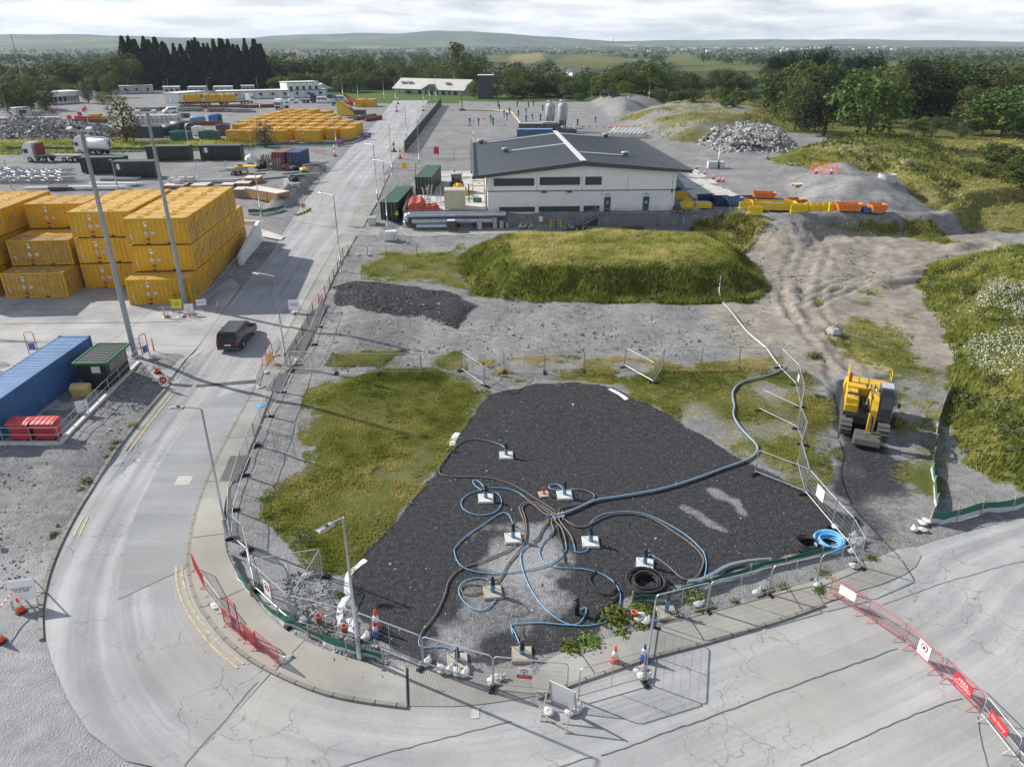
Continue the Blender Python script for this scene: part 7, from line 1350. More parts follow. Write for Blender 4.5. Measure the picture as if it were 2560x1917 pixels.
a, b = T(1, 0, -330, 862, 610, 842); cabin('long white site office with a green roof edge', a, b, 785 / 3.45, 9, CABW, M('office_roof', (.62, .66, .62), .6, .08), GRNL, 9, 'site_office', 'office', None, .3)
a, b = T(1, 0, 285, 850, 555, 840); cabin('two-storey white office block with a green roof edge', a, b, 712 / 3.45, 9.5, CABW, M('office_roof', ()), GRNL, 5, 'site_office', 'office', None, .3, doors=0); a, b = T(0, 0, 1560, 900, 1800, 880); cabin('short white office with a green roof behind the loaded trailers', a, b, 800 / 3.45, 8, CABW, M('office_roof', ()), GRNL, 2, 'site_office', 'office', None, .3)
a, b = T(1, 0, 500, 832, 620, 828); t = cabin('pale gabled shed behind the two-storey office', a, b, 745 / 3.45, 14, CABW, RFW, CABG, 0, 'gabled_shed', 'shed', None); MB().prism([(-.3, 2.9), (4.4, 5.2), (9.2, 2.9)], -.2, 14).obj('gable_roof', RFW, t)
a, b = T(0, 0, 415, 905, 690, 888); t = cabin('white gatehouse with a deep curved parapet and dark windows', a, b, 800 / 3.45, 8, WHITE, WHITE, CABG, 0, 'gatehouse', 'gatehouse', None, .5)
p, rz, w, h = face(a, b, 800 / 3.45)
MB().box((w / 2, 3.6, h * .68), (w + 2.4, 9.4, h * .42)).obj('parapet', WHITE, t)
for i in range(4): MB().box((w * (.12 + i * .145), -.05, h * .22), (w * .10, .08, h * .4)).obj('window', GLASS, t)
for i in range(3): MB().box((w * (.68 + i * .09), -.05, h * .25), (w * .03, .08, h * .36)).obj('slot_window', GLASS, t)
MB().box((-1.6, -1.2, 0), (.12, .12, h * .66)).box((-.6, 1.2, h * .62), (3.2, 3.6, .2)).obj('canopy', DGREY, t)
a, b = T(1, 0, 1195, 805, 1790, 825); t = cabin('long low building with a pale pitched roof before the trees', a, b, 778 / 3.45, 12, M('low_wall', (.50, .54, .54), .6, .08), RFW, DGREY, 0, 'low_building', 'building', None, .6, doors=0); p, rz, w, h = face(a, b, 778 / 3.45)
MB().prism([(-.9, h + .15), (-.9, h + .3), (7, h + 4.6), (14, h + .3), (14, h + .15)], -.8, w + .8, 'x').obj('pitched_roof', M('pale_slate', (.46, .455, .41), .7, .1, .4, dirt=.15), t); MB().prism([(w * .42, h + .3), (w * .66, h + .3), (w * .54, h + 2.6)], -1.1, 3).obj('gablet', M('gablet_dark', (.12, .13, .15), .6, .1), t)
for i in range(7): MB().box((w * (.38 + i * .085), -.06, .1), (w * (.025 if i % 2 else .045), .08, h * .8)).obj('window', GLASS, t)
for k in (.09, .19, .74): MB().box((w * k, 3, h + 2.6), (2.2, 1.5, .8)).obj('rooflight', GALV, t)
a, b = T(1, 0, 1920, 855, 2040, 855); t = cabin('dark flat-roofed tower block half hidden by trees', a, b, 655 / 3.45, 9, M('tower_dark', (.045, .048, .06), .6, .15), RFW, DGREY, 0, 'tower_block', 'building', None, .5, doors=0)
TYRE = BLACK
def wheels(t, xs, w, r=.5):
 for x in xs:
  for s in (-1, 1): wh = MB().at((x, s * (w / 2 - .16), r), 0, 0, R(90)).lathe([(r * .5, -.16), (r, -.15), (r, .15), (r * .5, .16)], 14).obj('wheel', TYRE, t); MB().at((x, s * (w / 2 - .16 + .16), r), 0, 0, R(90)).lathe([(r * .5, -.02), (r * .5, .02)], 10).obj('rim', GALV, wh)
def lorry(name, label, p, rz, L, kind, cat='lorry', paint=WHITE, group=None):
 t = thing(name, label, cat, p, rz, group); x = L / 2; MB().box((0, 0, .75), (L - .8, .9, .3)).obj('chassis', DGREY, t)
 if kind != 'trailer':
  c = MB().prism([(x - 2.2, .55), (x - .05, .55), (x, 1.4), (x - .12, 2.5), (x - .5, 3.2), (x - .9, 3.6), (x - 2.2, 3.7)], -1.22, 1.22).obj('cab', paint, t); MB().quad((x + .02, -1.1, 1.6), (x + .02, 1.1, 1.6), (x - .11, 1.05, 2.48), (x - .11, -1.05, 2.48)).obj('windscreen', GLASS, c); MB().box((x + .0, 0, .5), (.14, 2.2, .8), .05).obj('grille', DGREY, c)
  for s in (-1, 1): MB().box((x - .85, s * 1.225, 1.7), (.8, .03, .75)).obj('door_window', GLASS, c); MB().box((x + .02, s * .95, .62), (.1, .35, .22)).obj('headlight', M('lamp_lens', ()), c); MB().box((x - .25, s * 1.4, 1.8), (.12, .2, .7), .04).obj('mirror', BLACK, t)
  wheels(t, (x - 1.3, x - 4.2, -x + 3.2, -x + 1.9), 2.5)
 else: wheels(t, (-x + 2.6, -x + 1.3, -x + 3.9), 2.5)
 if kind == 'flat': MB().box((-1.4, 0, 1.2), (L - 3.2, 2.5, .14)).obj('deck', M('lorry_deck', (.30, .24, .24), .8, .3, 3), t); MB().box((x - 3.0, 0, 1.3), (.12, 2.5, 2.2)).obj('headboard', M('headboard_red', (.22, .025, .03), .6, .15), t); MB().box((-2.5, 0, .55), (3.0, 2.3, .6)).obj('side_locker', WHITE, t)
 if kind == 'tank': MB().at((-x + .1, 0, 2.2), 0, R(90)).lathe([(.3, 0), (1.1, .2), (1.2, .5), (1.2, L - 3.2), (.9, L - 2.9)], 20).obj('tank', WHITE, t, True); B = MB(); [B.bar((-x + .05, .9 * math.cos(a), 2.2 + .9 * math.sin(a)), (-x + .0, -.2 * math.cos(a), 2.2 - .2 * math.sin(a)), .2, .05) for a in (0, .9, 1.9, 2.9, 3.9, 4.9)]; B.obj('door_rib', DGREY, t); MB().box((-1, 0, 3.3), (4, .8, .25)).obj('walkway', GALD, t)
 if kind in ('trailer', 'skel'): MB().box((0, 0, 1.05), (L - .5, 2.4, .12)).obj('deck', DGREY, t)
 if kind == 'drop': MB().box((-1.2, 0, 1.05), (L - 2.6, 2.2, .5)).obj('load_bed', GALV, t)
 return t
def side(q0, q1): a, b = Wp(q0), Wp(q1); d = b - a; return (a + b) / 2, math.atan2(d.y, d.x), d.to_2d().length
p, rz, L = side(*T(0, 0, 700, 1405, 215, 1400)); p.y += 1.2; lorry('flatbed_lorry', 'white flatbed lorry with a dark red headboard before the grass verge', p, rz, min(13, L), 'flat')
p, rz, L = side(*T(0, 0, 935, 1345, 655, 1335)); p.y += 1.5; lorry('tanker_lorry', 'white tank lorry with a black-spiked round rear behind the flatbed', p, rz, min(9, L), 'tank')
for k, (x0, x1) in enumerate(((1540, 1740), (1735, 1900), (1895, 2150))):
 p, rz, L = side(*T(0, 0, x0, 912, x1, 908 - 14 * (k == 2))); L = 9.5 if k < 2 else 15; p.y += 1.3; lorry('container_trailer' if k < 2 else 'container_lorry', ('black skeletal trailer carrying a yellow container, nearest the lawn', 'black skeletal trailer carrying a yellow container, in the middle', 'white lorry hauling a yellow container past the site office')[k], p, rz, L, 'trailer' if k < 2 else 'skel', 'trailer' if k < 2 else 'lorry'); q = p + Vector((math.cos(rz), math.sin(rz), 0)) * (.6 if k < 2 else -3.2); WCB.put((q.x, q.y, p.z + 1.18), rz + R(180), ('yellow container on the trailer nearest the lawn', 'yellow container on the middle trailer', 'yellow container on the white lorry')[k], 'yellow containers on trailers')
p = Wp(T(1, 0, 185, 950)[0]); lorry('tractor_unit', 'white lorry tractor facing the camera behind the low container block', (p.x + 1, p.y + 3.2, p.z), R(-100), 7.5, 'skel')
for k, (x0, x1, y) in enumerate(((240, 355, 893), (375, 515, 890), (525, 640, 893), (690, 770, 880))):
 p, rz, L = side(*T(1, 0, x0, y, x1, y)); p.y += 1
 if k == 0: van('pickup_truck', 'white pickup truck behind the parked tractor unit', p, rz, WHITE, 5.3, 1.9, 1.8, 'pickup', pick=True)
 elif k == 1: lorry('drop_side_lorry', 'small dark-cabbed dropside lorry between pickup and white van', p, rz, 7, 'drop', 'lorry', M('cab_blue', (.03, .05, .10), .4, .1))
 else: van('van', ('white panel van beside the dropside lorry', 'white panel van behind the two lifts')[k - 2], p, rz, WHITE, 5.4, 2.0, 2.3)
p, rz, L = side(*T(0, 0, 1420, 978, 1515, 975)); van('van', 'small white van parked beside the grey block stack', p, rz + R(200), WHITE, 4.5, 1.9, 1.9)
for k in range(3): p = Wp(T(2, 0, 735 + k * 75, 835)[0]); van('car', ('dark parked car at the end of the gravel mound', 'dark parked car in the middle by the bright trees', 'dark parked car under the bright green tree')[k], p, R(5), BLKP, 4.3, 1.8, 1.45, 'car', 'dark cars under the trees')
def lift(label, q, mat):
 p = Wp(q); t = thing('boom_lift', label, 'lift', p, R(200)); MB().box((0, 0, .5), (3.2, 2.0, .9), .1).obj('base', mat, t); MB().bar((-1, 0, 1.4), (1.6, 0, 4.2), .5, .6).bar((1.6, .3, 4.2), (-1.6, .3, 2.4), .4, .4).obj('boom', mat, t); wheels(t, (-1.1, 1.1), 2.2, .5); MB().box((-2.2, .3, 1.5), (.9, 1.4, 1.0)).obj('basket', mat, t)
lift('blue folded boom lift next to the white vans', T(1, 0, 690, 912)[0], M('lift_blue', (.10, .20, .38), .5, .15)); lift('red folded boom lift beside the pair of containers', T(1, 0, 800, 915)[0], M('lift_red', (.50, .03, .06), .5, .12))
p = Wp(T(1, 0, 765, 1000)[0]); t = thing('tipping_body', 'yellow tipping body with a raised rusty lid behind the container block', 'tipper', (p.x, p.y + 1, p.z), R(-10)); MB().prism([(-2.2, .3), (3.4, .3), (3.4, 1.0), (-1.2, 4.6), (-2.2, 4.4)], -1.2, 1.2).obj('body', YSK, t); MB().bar((-2.2, 0, 4.7), (3.6, 0, 1.1), 2.5, .12).obj('lid', M('tipper_lid', (.20, .15, .10), .7, .25), t); MB().box((5.2, 0, .3), (3, 2.2, 1.5)).obj('chassis', DGREY, t)
RUST = M('rusty_steel', ())
for k, (x, y, n_) in enumerate(((915, 1030, 5), (1010, 1040, 1), (960, 1025, 1))):
 p = Wp(T(1, 0, x, y)[0]); t = thing('steel_pipe', ('stack of pale rusty beams behind the container corner', 'thick rusty pipe nearest the junction verge', 'rusty pipe beside the beam stack')[k], 'pipe', p, R(62), 'rusty pipes by the junction'); B = MB()
 for i in range(n_): B.tube([(-4, i * .55, .6), (4, i * .55, .6)], .6 if n_ == 1 else .25, 12)
 B.obj('tube', RUST, t, True)
DSK = M('skip_dark', (.022, .032, .030), .5, .25, 1)
for k, (x0, x1, yb, yt) in enumerate(((712, 1080, 1500, 1352), (985, 1345, 1540, 1392), (1275, 1640, 1390, 1262), (1735, 2085, 1385, 1252))):
 p, rz, w, h = face(*T(0, 0, x0, yb, x1, yb - 3), yt / 3.45); h = min(h, 2.7); t = thing('waste_skip', ('dark green roll-off skip nearest the flatbed lorry', 'dark green roll-off skip with a white label, in front of its neighbour', 'dark ribbed roll-off skip with a mossy top', 'dark green roll-off skip with a white label near the grass bank')[k], 'skip', p, rz, 'dark roll-off skips'); MB().prism([(0, .15), (2.4, .15), (2.5, h), (-.1, h)], 0, w, 'x').obj('body', DSK, t); B = MB()
 for i in range(11): B.bar((w * (i + .3) / 11, -.06, .2), (w * (i + .3) / 11, -.14, h - .1), .14)
 B.bar((0, -.12, h), (w, -.12, h), .2).obj('rib', DGREY if k == 2 else DSK, t); MB().box((w / 2, 1.2, h), (w, 2.5, .1)).obj('sheet_top', M('skip_moss', (.12, .12, .05), .8, .3, 2) if k == 2 else GRN, t)
 if k in (1, 3): MB().box((w * .16, -.12, h * .55), (w * .12, .04, h * .34)).obj('label_plate', SIGNW, t)
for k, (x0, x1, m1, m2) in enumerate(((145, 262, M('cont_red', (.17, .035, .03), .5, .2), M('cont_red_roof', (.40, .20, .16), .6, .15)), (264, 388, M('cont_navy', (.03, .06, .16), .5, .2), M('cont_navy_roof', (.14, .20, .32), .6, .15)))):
 a, b = Wp(T(1, 0, x0, 1440)[0]), Wp(T(1, 0, x1, 1440)[0]); c = (a + b) / 2; iso('shipping_container', ('dull red container standing side by side with the navy one', 'navy container standing side by side with the red one')[k], (c.x + .1, c.y + 3.2, c.z), R(-93), 6.06, m1, m2)
def crate(label, q0, q1, yt, dp, mat, top, name='packing_case'):
 p, rz, w, h = face(q0, q1, yt); t = thing(name, label, 'crate', p, rz, 'timber packing cases'); MB().box((w / 2, dp / 2, .1), (w, dp, h - .1)).obj('side', mat, t); MB().box((w / 2, dp / 2, h), (w + .06, dp + .06, .06)).obj('lid', top, t); B = MB()
 for i in range(4): B.box((w * (i + .02) / 3.04 + .05, -.02, .1), (.1, .05, h - .1))
 B.box((w * .2, dp / 2, 0), (.2, dp, .1)).box((w * .8, dp / 2, 0), (.2, dp, .1)).obj('batten', WOOD, t)
PLY = M('plywood', (.36, .21, .08), .7, .18, 1.2); PLYG = M('plywood_grey', (.24, .19, .15), .8, .18, 1.2); PLT = M('plywood_top', (.60, .53, .48), .75, .12, 1)
for (x0, x1, yb, yt, dp, m_, l) in ((1190, 1620, 912, 775, 2.4, PLY, 'long brown plywood case at the end of the case row'), (1030, 1185, 915, 800, 2.4, PLYG, 'grey-brown plywood case butted to the long brown one'), (1170, 1370, 718, 640, 2.6, PLY, 'plywood case standing behind the case row'), (840, 1010, 800, 735, 2.2, PLYG, 'low dark plywood case behind the yellow stack'), (420, 640, 790, 745, 3, PLYG, 'low flat plywood case beside the lamp post'), (40, 330, 790, 745, 3, PLYG, 'low grey plywood case at the left of the row'), (1020, 1230, 770, 715, 2.4, PLYG, 'white-topped plywood case behind the grey-brown one')): crate(l, *Q(400, 330, x0, yb, x1, yb - 2), 330 + yt / 5.53, dp, m_, PLT)
for k, (x, y) in enumerate(((185, 715), (260, 740), (315, 705), (440, 705))):
 t = thing('liquid_tank', f'white caged liquid tank behind the plywood cases, {nth(k + 1)} from the tall mast', 'tank', Wp(Q(400, 330, x, y + 15)[0]), .1 * k, 'white caged tanks'); MB().box((0, 0, .15), (1.1, 1.0, 1.0), .1).obj('bottle', WHITE, t); B = MB()
 for i in range(5): B.box((-.56 + i * .28, -.52, .12), (.025, .025, 1.05)).box((.56, -.5 + i * .25, .12), (.025, .025, 1.05))
 for z in (.4, .75, 1.1): B.box((0, -.52, z), (1.14, .025, .025))
 B.obj('cage', GALV, t); MB().box((0, 0, 0), (1.15, 1.05, .14)).obj('pallet', DGREY, t)
def stackbars(name, label, cat, q, L, n, r, mats, rz=0, lat=False, sp=.5, z=.25, lay=2):
 t = thing(name, label, cat, Wp(q), R(rz)); B = MB(); rd = random.Random(len(label))
 for i in range(n):
  for j in range(lay):
   a = Vector((-L / 2 + rd.uniform(-.6, .6), (i - n / 2) * sp, z + j * sp * .9)); b = a + Vector((L + rd.uniform(-.8, .8), rd.uniform(-.15, .15), 0)); B.m(rd.choice(mats)).tube([a, b], r, 6)
   if lat:
    for k in range(int(L / 1.2)): c = a.lerp(b, k * 1.2 / L); e = a.lerp(b, min(1, (k + 1) * 1.2 / L)); B.tube([c, e + Vector((0, sp * (1 if k % 2 else -1), 0))], r * .6, 4)
 B.obj('bars', None, t)
stackbars('truss_stack', 'stack of galvanised lattice trusses at the left edge of the yard', 'trusses', T(0, 0, 280, 1560)[0], 15, 4, .07, [GALV, GALD], 1, True, .75, .4, 3); stackbars('truss_stack', 'small heap of lattice ends beyond the truss stack', 'trusses', T(0, 0, 60, 1490)[0], 5, 3, .07, [GALV], 8, True, .7)
for k, (x, y, L, m_) in enumerate(((1050, 1560, 6, [GALD]), (1000, 1600, 8, [WHITE, GALV]), (850, 1630, 9, [WHITE]), (560, 1635, 4, [DGREY, GALV]), (330, 1640, 3, [SACK]), (1850, 1570, 8, [WHITE, PLYG]))):
 stackbars('section_stack', ('grey section bars in front of the dark skips', 'white section bars with upright stakes before the dark skips', 'long white panels behind the middle yellow block', 'dark and white bundle beside the long panels', 'pale bundle left of the long panels', 'white boards behind the plywood cases')[k], 'bars', T(0, 0, x, y)[0], L, 5, .12, m_, 3 * k - 4, False, .3, .15)
for k, (x, y, L, rz) in enumerate(((1580, 640, 5, 35), (1850, 570, 4.5, 38), (1970, 600, 5.5, 33), (2150, 450, 5, 48), (1420, 540, 3, 40))):
 stackbars('steel_beam', ('pale steel beam lying left of the grey cabinet', 'pale steel beam pair in the scrap corner', 'long pale steel beam on the spoil bank', 'dark beam at the top of the spoil bank', 'grey timber baulks beside the trailer')[k], 'beam', Q(400, 330, x, y)[0], L, 2, .14, [GALV] if k < 3 else [GALD], rz, False, .35, .16, 1)
p, rz, w, h = face(*Q(400, 330, 1715, 745, 1830, 748), 330 + 660 / 5.53); t = thing('steel_cabinet', 'grey steel cabinet on the edge of the spoil bank', 'cabinet', p, rz); MB().box((w / 2, .6, .1), (w, 1.2, h)).obj('body', M('cabinet_grey', (.36, .40, .41), .5, .1), t); MB().box((w / 2, .6, h + .1), (w + .1, 1.3, .08)).obj('lid', GALV, t); MB().box((w * .5, -.02, .2), (.04, .03, h * .85)).obj('door_seam', DGREY, t)
t = thing('plant_trailer', 'grey plant trailer carrying a yellow plate', 'trailer', Wp(Q(400, 330, 1060, 590)[0]), R(12)); MB().box((0, .8, .6), (3.6, 1.9, .5)).obj('body', GALD, t); wheels(t, (-.4, .5), 2.0, .35); MB().box((1.6, .8, 1.15), (3.6, 1.7, .2)).obj('yellow_plate', YSK, t); MB().tube([(-1.7, 0, 1.1), (-1.7, 0, 2.2), (-1.7, 1.6, 2.2), (-1.7, 1.6, 1.1)], .05, 5).obj('headboard', GALD, t); MB().bar((-1.8, .8, .6), (-3, .8, .5), .12).obj('drawbar', DGREY, t); MB().lathe([(.5, 1.35), (.5, 1.6)], 12, (.6, .8, 0)).obj('reel', RUST, t)
CO.put(Wp(Q(400, 330, 1215, 580)[0]), 0, 'orange and white cone beside the plant trailer', 'traffic cones', 1.4)
for k, (x, y, l) in enumerate(((1500, 470, 'grey timber cage bin, farther of two beside the red container'), (1580, 525, 'grey timber cage bin, nearer of two beside the red container'))):
 t = thing('timber_cage', l, 'cage', Wp(Q(400, 330, x, y)[0]), 0, 'timber cage bins'); B = MB()
 for i in range(5): B.box((-.9 + i * .45, -.9, 0), (.14, .08, 2.0)).box((-.9 + i * .45, .9, 0), (.14, .08, 2.0)).box((-.95, -.9 + i * .45, 0), (.08, .14, 2.0)).box((.95, -.9 + i * .45, 0), (.08, .14, 2.0))
 B.box((0, 0, .1), (1.8, 1.7, .1)).obj('slats', M('grey_timber', (.27, .25, .22), .8, .2, 3), t); MB().blob((0, 0, .8), (.7, .7, .6), k, 1, 10, .3).obj('contents', DGREY, t)
for k, (x, y, sx, sz, m_, l) in enumerate(((1415, 500, 1.6, 1.3, BLACK, 'heap of black pipe and sheeting beside the timber cages'), (1270, 440, 1.1, 1.7, SACK, 'tall white-hooded tank behind the plant trailer'), (1760, 530, 1.0, 1.0, RUST, 'brown scrap heap in front of the container pair'), (1850, 530, 1.1, .9, BLACK, 'black scrap heap at the corner of the navy container'), (1850, 690, .9, 1.0, BLACK, 'black bundle behind the grey cabinet'), (1270, 610, 1.1, .4, BLACK, 'black rubber pile behind the plywood case'), (1990, 545, .8, .7, YSK, 'small yellow machine on the spoil bank'))):
 p = Wp(Q(400, 330, x, y)[0]); t = thing('scrap_heap' if k != 6 else 'compactor', l, 'heap' if k != 6 else 'machine', p); MB().blob((0, 0, sz * .45), (sx, sx * .8, sz * .55), k, 1, 12, .35).obj('mass', m_, t); B = MB(); rd = random.Random(k)
 for i in range(8): a = rd.uniform(0, 6.28); B.tube([(sx * math.cos(a), sx * math.sin(a) * .8, .05), (sx * .3 * math.cos(a + 1), sx * .3, sz * rd.uniform(.6, 1.1))], .06, 5)
 B.obj('strut', GALD if k == 6 else m_, t)
for k, (x, y, L, r_, up) in enumerate(((1480, 1170, 4, 1.3, 0), (1580, 1150, 5, 1.5, 0), (1650, 1160, 3.5, 1.4, 1), (1570, 1215, 4.6, 1.2, 2), (1815, 1210, 4.6, 1.2, 2), (1715, 1170, 2.6, 1.2, 3), (1935, 1170, 3, 1.5, 4), (1850, 1068, 2.4, 1.3, 5), (1885, 1062, 2, 1.3, 6), (1710, 1062, 4, .9, 7))):
 m_ = (GRN, GRN, GRN, M('tank_teal', (.025, .12, .09), .5, .15), WHITE, M('tank_maroon', (.10, .07, .08), .6, .2), BLUEP, GRN, M('tank_blue', (.10, .22, .38), .5, .1))[0 if up == 0 else up + 1]
 t = thing('storage_tank', ('green drum tank at the left of the tank group', 'large dark green drum tank in the middle of the group', 'dark green drum tank turned end-on', 'teal box tank in front of the drums', 'teal box tank nearer the yellow containers', 'white caged tank between the teal ones', 'maroon tank stack beside the yellow containers', 'blue box tank on the rusty beam', 'dark green box tank on the rusty beam', 'pale blue drum on the rusty beam')[k], 'tank', Wp(T(0, 0, x, y)[0]), R(5 - 70 * (up == 1)), 'tanks in the far yard')
 if up in (0, 1, 7): MB().at((-L / 2, 0, r_), 0, R(90)).lathe([(r_ * .9, 0), (r_, .12), (r_, L - .12), (r_ * .9, L)], 18).obj('drum', m_, t, True); MB().box((0, 0, 0), (L * .7, r_, .35)).obj('cradle', DGREY, t)
 else: MB().box((0, 0, .1), (L, 2.0, r_ * 1.7), .1).obj('body', m_, t); MB().box((0, 0, 0), (L * .9, 1.8, .1)).obj('base', DGREY, t); MB().box((0, 0, r_ * 1.7 + .1), (L * .5, .8, .2)).obj('lid', m_, t)
for k, (a, b) in enumerate((((600, 1062), (930, 1060)), ((1590, 1085), (1925, 1082)), ((1180, 955), (1500, 955)), ((1550, 940), (2150, 932)), ((2150, 935), (2440, 925)))):
 a, b = Wp(T(0, 0, *a)[0]), Wp(T(0, 0, *b)[0]); o = MB().box((0, 0, 0), ((b - a).length, .5, 1.1)).obj('sheet_pile_wall', RUST, None); o.location = (a + b) / 2; o.rotation_euler = (0, 0, math.atan2(b.y - a.y, b.x - a.x)); tag(o, ('rusty steel beam wall behind the boulder bank', 'rusty steel beam wall under the blue tanks', 'rusty steel beam wall behind the grey block stack', 'rusty steel beam wall behind the stored pipes', 'rusty steel beam wall at the tractor unit')[k], 'barrier', 'rusty beam walls')
blk = lambda: (lambda t: (MB().box((0, 0, 0), (1.2, 2.3, 1.15), .04).obj('block', M('block_grey', (.52, .53, .53), .85, .1, 1), t), MB().box((0, 0, 1.15), (.2, .5, .08)).obj('key', GALD, t), t)[2])(thing('concrete_block', 'block', 'block'))
BK = Proto(blk); p0 = Wp(T(0, 0, 1190, 1070)[0])
for j in range(2):
 for i in range(9): BK.put((p0.x + i * 1.3, p0.y + i * .12, p0.z + j * 1.2), R(4), f'grey concrete block, {("lower", "upper")[j]} course of the stack behind the tree, {nth(i + 1)} from the tree', 'grey concrete blocks'); BK.put((p0.x + i * 1.3, p0.y + 2.6 + i * .12, p0.z + j * 1.2), R(4), f'grey concrete block, {("lower", "upper")[j]} course at the back of the stack, {nth(i + 1)} from the tree', 'grey concrete blocks')
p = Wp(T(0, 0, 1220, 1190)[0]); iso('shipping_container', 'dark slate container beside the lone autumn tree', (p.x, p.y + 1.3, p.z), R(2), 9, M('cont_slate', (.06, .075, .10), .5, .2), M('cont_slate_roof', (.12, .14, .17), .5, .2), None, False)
for k, (x, y, L) in enumerate(((1640, 960, 8), (1880, 965, 6), (2010, 965, 5), (2100, 970, 6), (1540, 1015, 6), (1450, 1110, 9), (840, 1020, 3), (730, 1040, 5), (1240, 960, 3), (1330, 960, 3))):
 stackbars('stored_pipe', f'stored {("grey pipe", "timber", "grey pipe", "pale pipe", "trailer frame", "trailer frame", "yellow steel", "maroon steel", "grey bar", "grey bar")[k]} bundle on the far hardstanding, {nth(k + 1)} in the row of odds and ends', 'bundle', T(0, 0, x, y)[0], L, 3, .3, [(GALD, PLYG, GALD, GALV, DGREY, GALD, YSK, SIGNR, GALD, GALD)[k]], 2, False, .7, .35)
o = MB().box((0, 0, .35), (22, 3.0, .25)).box((-9, 0, 0), (1, 3, .35)).box((9, 0, 0), (1, 3, .35)).obj('deck', PALE, thing('weighbridge', 'pale weighbridge deck beside the hedge', 'weighbridge', Wp(T(0, 0, 180, 1030)[0]), R(10)))
for k, (x, y) in enumerate(((462, 975), (725, 965), (690, 1000), (600, 1030), (735, 950))): p = Wp(T(0, 0, x, y)[0]); t = thing('traffic_barrier', f'red plastic barrier near the gatehouse, {nth(k + 1)} along', 'barrier', p, k, 'red plastic barriers at the gatehouse'); MB().prism([(-.4, 0), (.4, 0), (.3, 1.0), (-.3, 1.0)], -.6, .6).obj('body', RED, t); MB().box((0, 0, 1.0), (.4, .8, .15)).obj('cap', RED, t)
for k, (x, y, b_) in enumerate(((2025, 1055, 1), (2045, 1080, 0), (1920, 1085, 1), (1845, 1085, 1), (2140, 1010, 1), (2165, 1035, 1), (2185, 990, 1), (2100, 955, 0), (2088, 918, 0))):
 t = thing('standpipe', f'slim {"blue" if b_ else "dark"} standpipe out on the open gravel, {nth(k + 1)} noted from the palisade', 'standpipe', Wp(T(1, 0, x, y)[0]), 0, 'standpipes on the gravel'); MB().lathe([(.22, 0), (.2, 1.3)], 8).obj('riser', BLUE if b_ else DGREY, t); MB().lathe([(.26, 1.3), (.24, 1.9), (.1, 2.0)], 8).obj('cap', BLACK, t)
for k, (x, y, b_) in enumerate(((55, 1000, 0), (120, 985, 1), (175, 1040, 1), (245, 1040, 0), (122, 1050, 0), (565, 1085, 0), (718, 1065, 1), (45, 925, 0), (185, 912, 0), (265, 955, 0), (142, 925, 0))):
 t = thing('standpipe', f'slim {"blue" if b_ else "dark"} standpipe near the silos, {nth(k + 1)} noted from the yellow hose', 'standpipe', Wp(T(2, 0, x, y)[0]), 0, 'standpipes on the gravel'); MB().lathe([(.22, 0), (.2, 1.2)], 8).obj('riser', BLUE if b_ else DGREY, t); MB().lathe([(.26, 1.2), (.24, 1.7), (.1, 1.8)], 8).obj('cap', BLACK, t)
hose('yellow jointed hose lying across the open gravel', mult((1, 0, [1780, 955, 1950, 957, 2100, 960, 2190, 975]), (2, 0, [0, 975, 40, 1030, 80, 1080, 90, 1110])), M('hose_yellow', (.60, .48, .25), .6, .2), .22); t = thing('gate_portal', 'dark gate portal with sandbagged feet at the far gravel', 'portal', Wp(T(1, 0, 1778, 955)[0])); MB().box((0, 0, 0), (1.8, 1.5, .6)).obj('base', DGREY, t); MB().box((0, 0, .6), (.3, .3, 5.5)).obj('post', RUST, t)
for k, (x, y) in enumerate(((1215, 965), (1225, 900), (1190, 1310), (1245, 1370), (680, 1350), (1440, 960))):
 t = thing('road_barrier', ('red and white barrier pair at the far junction', 'dark red barrier post at the far junction', 'red and white barrier at the palisade foot', 'red barrier leg by the entrance fence', 'red and white barrier on the verge by the container pair', 'red barrier before the far gate')[k], 'barrier', Wp(T(1, 0, x, y)[0]), k * .5, 'small red barriers along the far road'); MB().box((0, 0, 0), (1.2, .6, .25)).obj('base', DGREY, t); B = MB()
 for z in (.25, .75, 1.25, 1.75): B.m(RED if int(z * 2) % 2 == 0 else REFL).box((0, 0, z), (.45, .18, .5))
 B.obj('panel', None, t)
# ---------------------------------------------------------------- vegetation
def leafmat(name, dk, md, lt, trans=.25):
 m, t, b = newmat(name); a = nd(t, 'ShaderNodeAttribute', attribute_name='tint'); oi = t.nodes.new('ShaderNodeObjectInfo')
 c = ramp(t, a.outputs['Fac'], [(0, dk), (.5, md), (1, lt)]); h = nd(t, 'ShaderNodeHueSaturation'); t.links.new(c, h.inputs['Color'])
 t.links.new(mth(t, 'ADD', .475, mth(t, 'MULTIPLY', oi.outputs['Random'], .05)), h.inputs['Hue']); t.links.new(mth(t, 'ADD', .75, mth(t, 'MULTIPLY', oi.outputs['Random'], .55)), h.inputs['Value'])
 t.links.new(h.outputs[0], b.inputs['Base Color']); b.inputs['Roughness'].default_value = .7; b.inputs['Specular IOR Level'].default_value = .2
 tr = t.nodes.new('ShaderNodeBsdfTranslucent'); t.links.new(h.outputs[0], tr.inputs[0]); mx = nd(t, 'ShaderNodeMixShader', in_={0: trans}); o = [n for n in t.nodes if n.type == 'OUTPUT_MATERIAL'][0]
 t.links.new(b.outputs[0], mx.inputs[1]); t.links.new(tr.outputs[0], mx.inputs[2]); t.links.new(mx.outputs[0], o.inputs[0]); return m
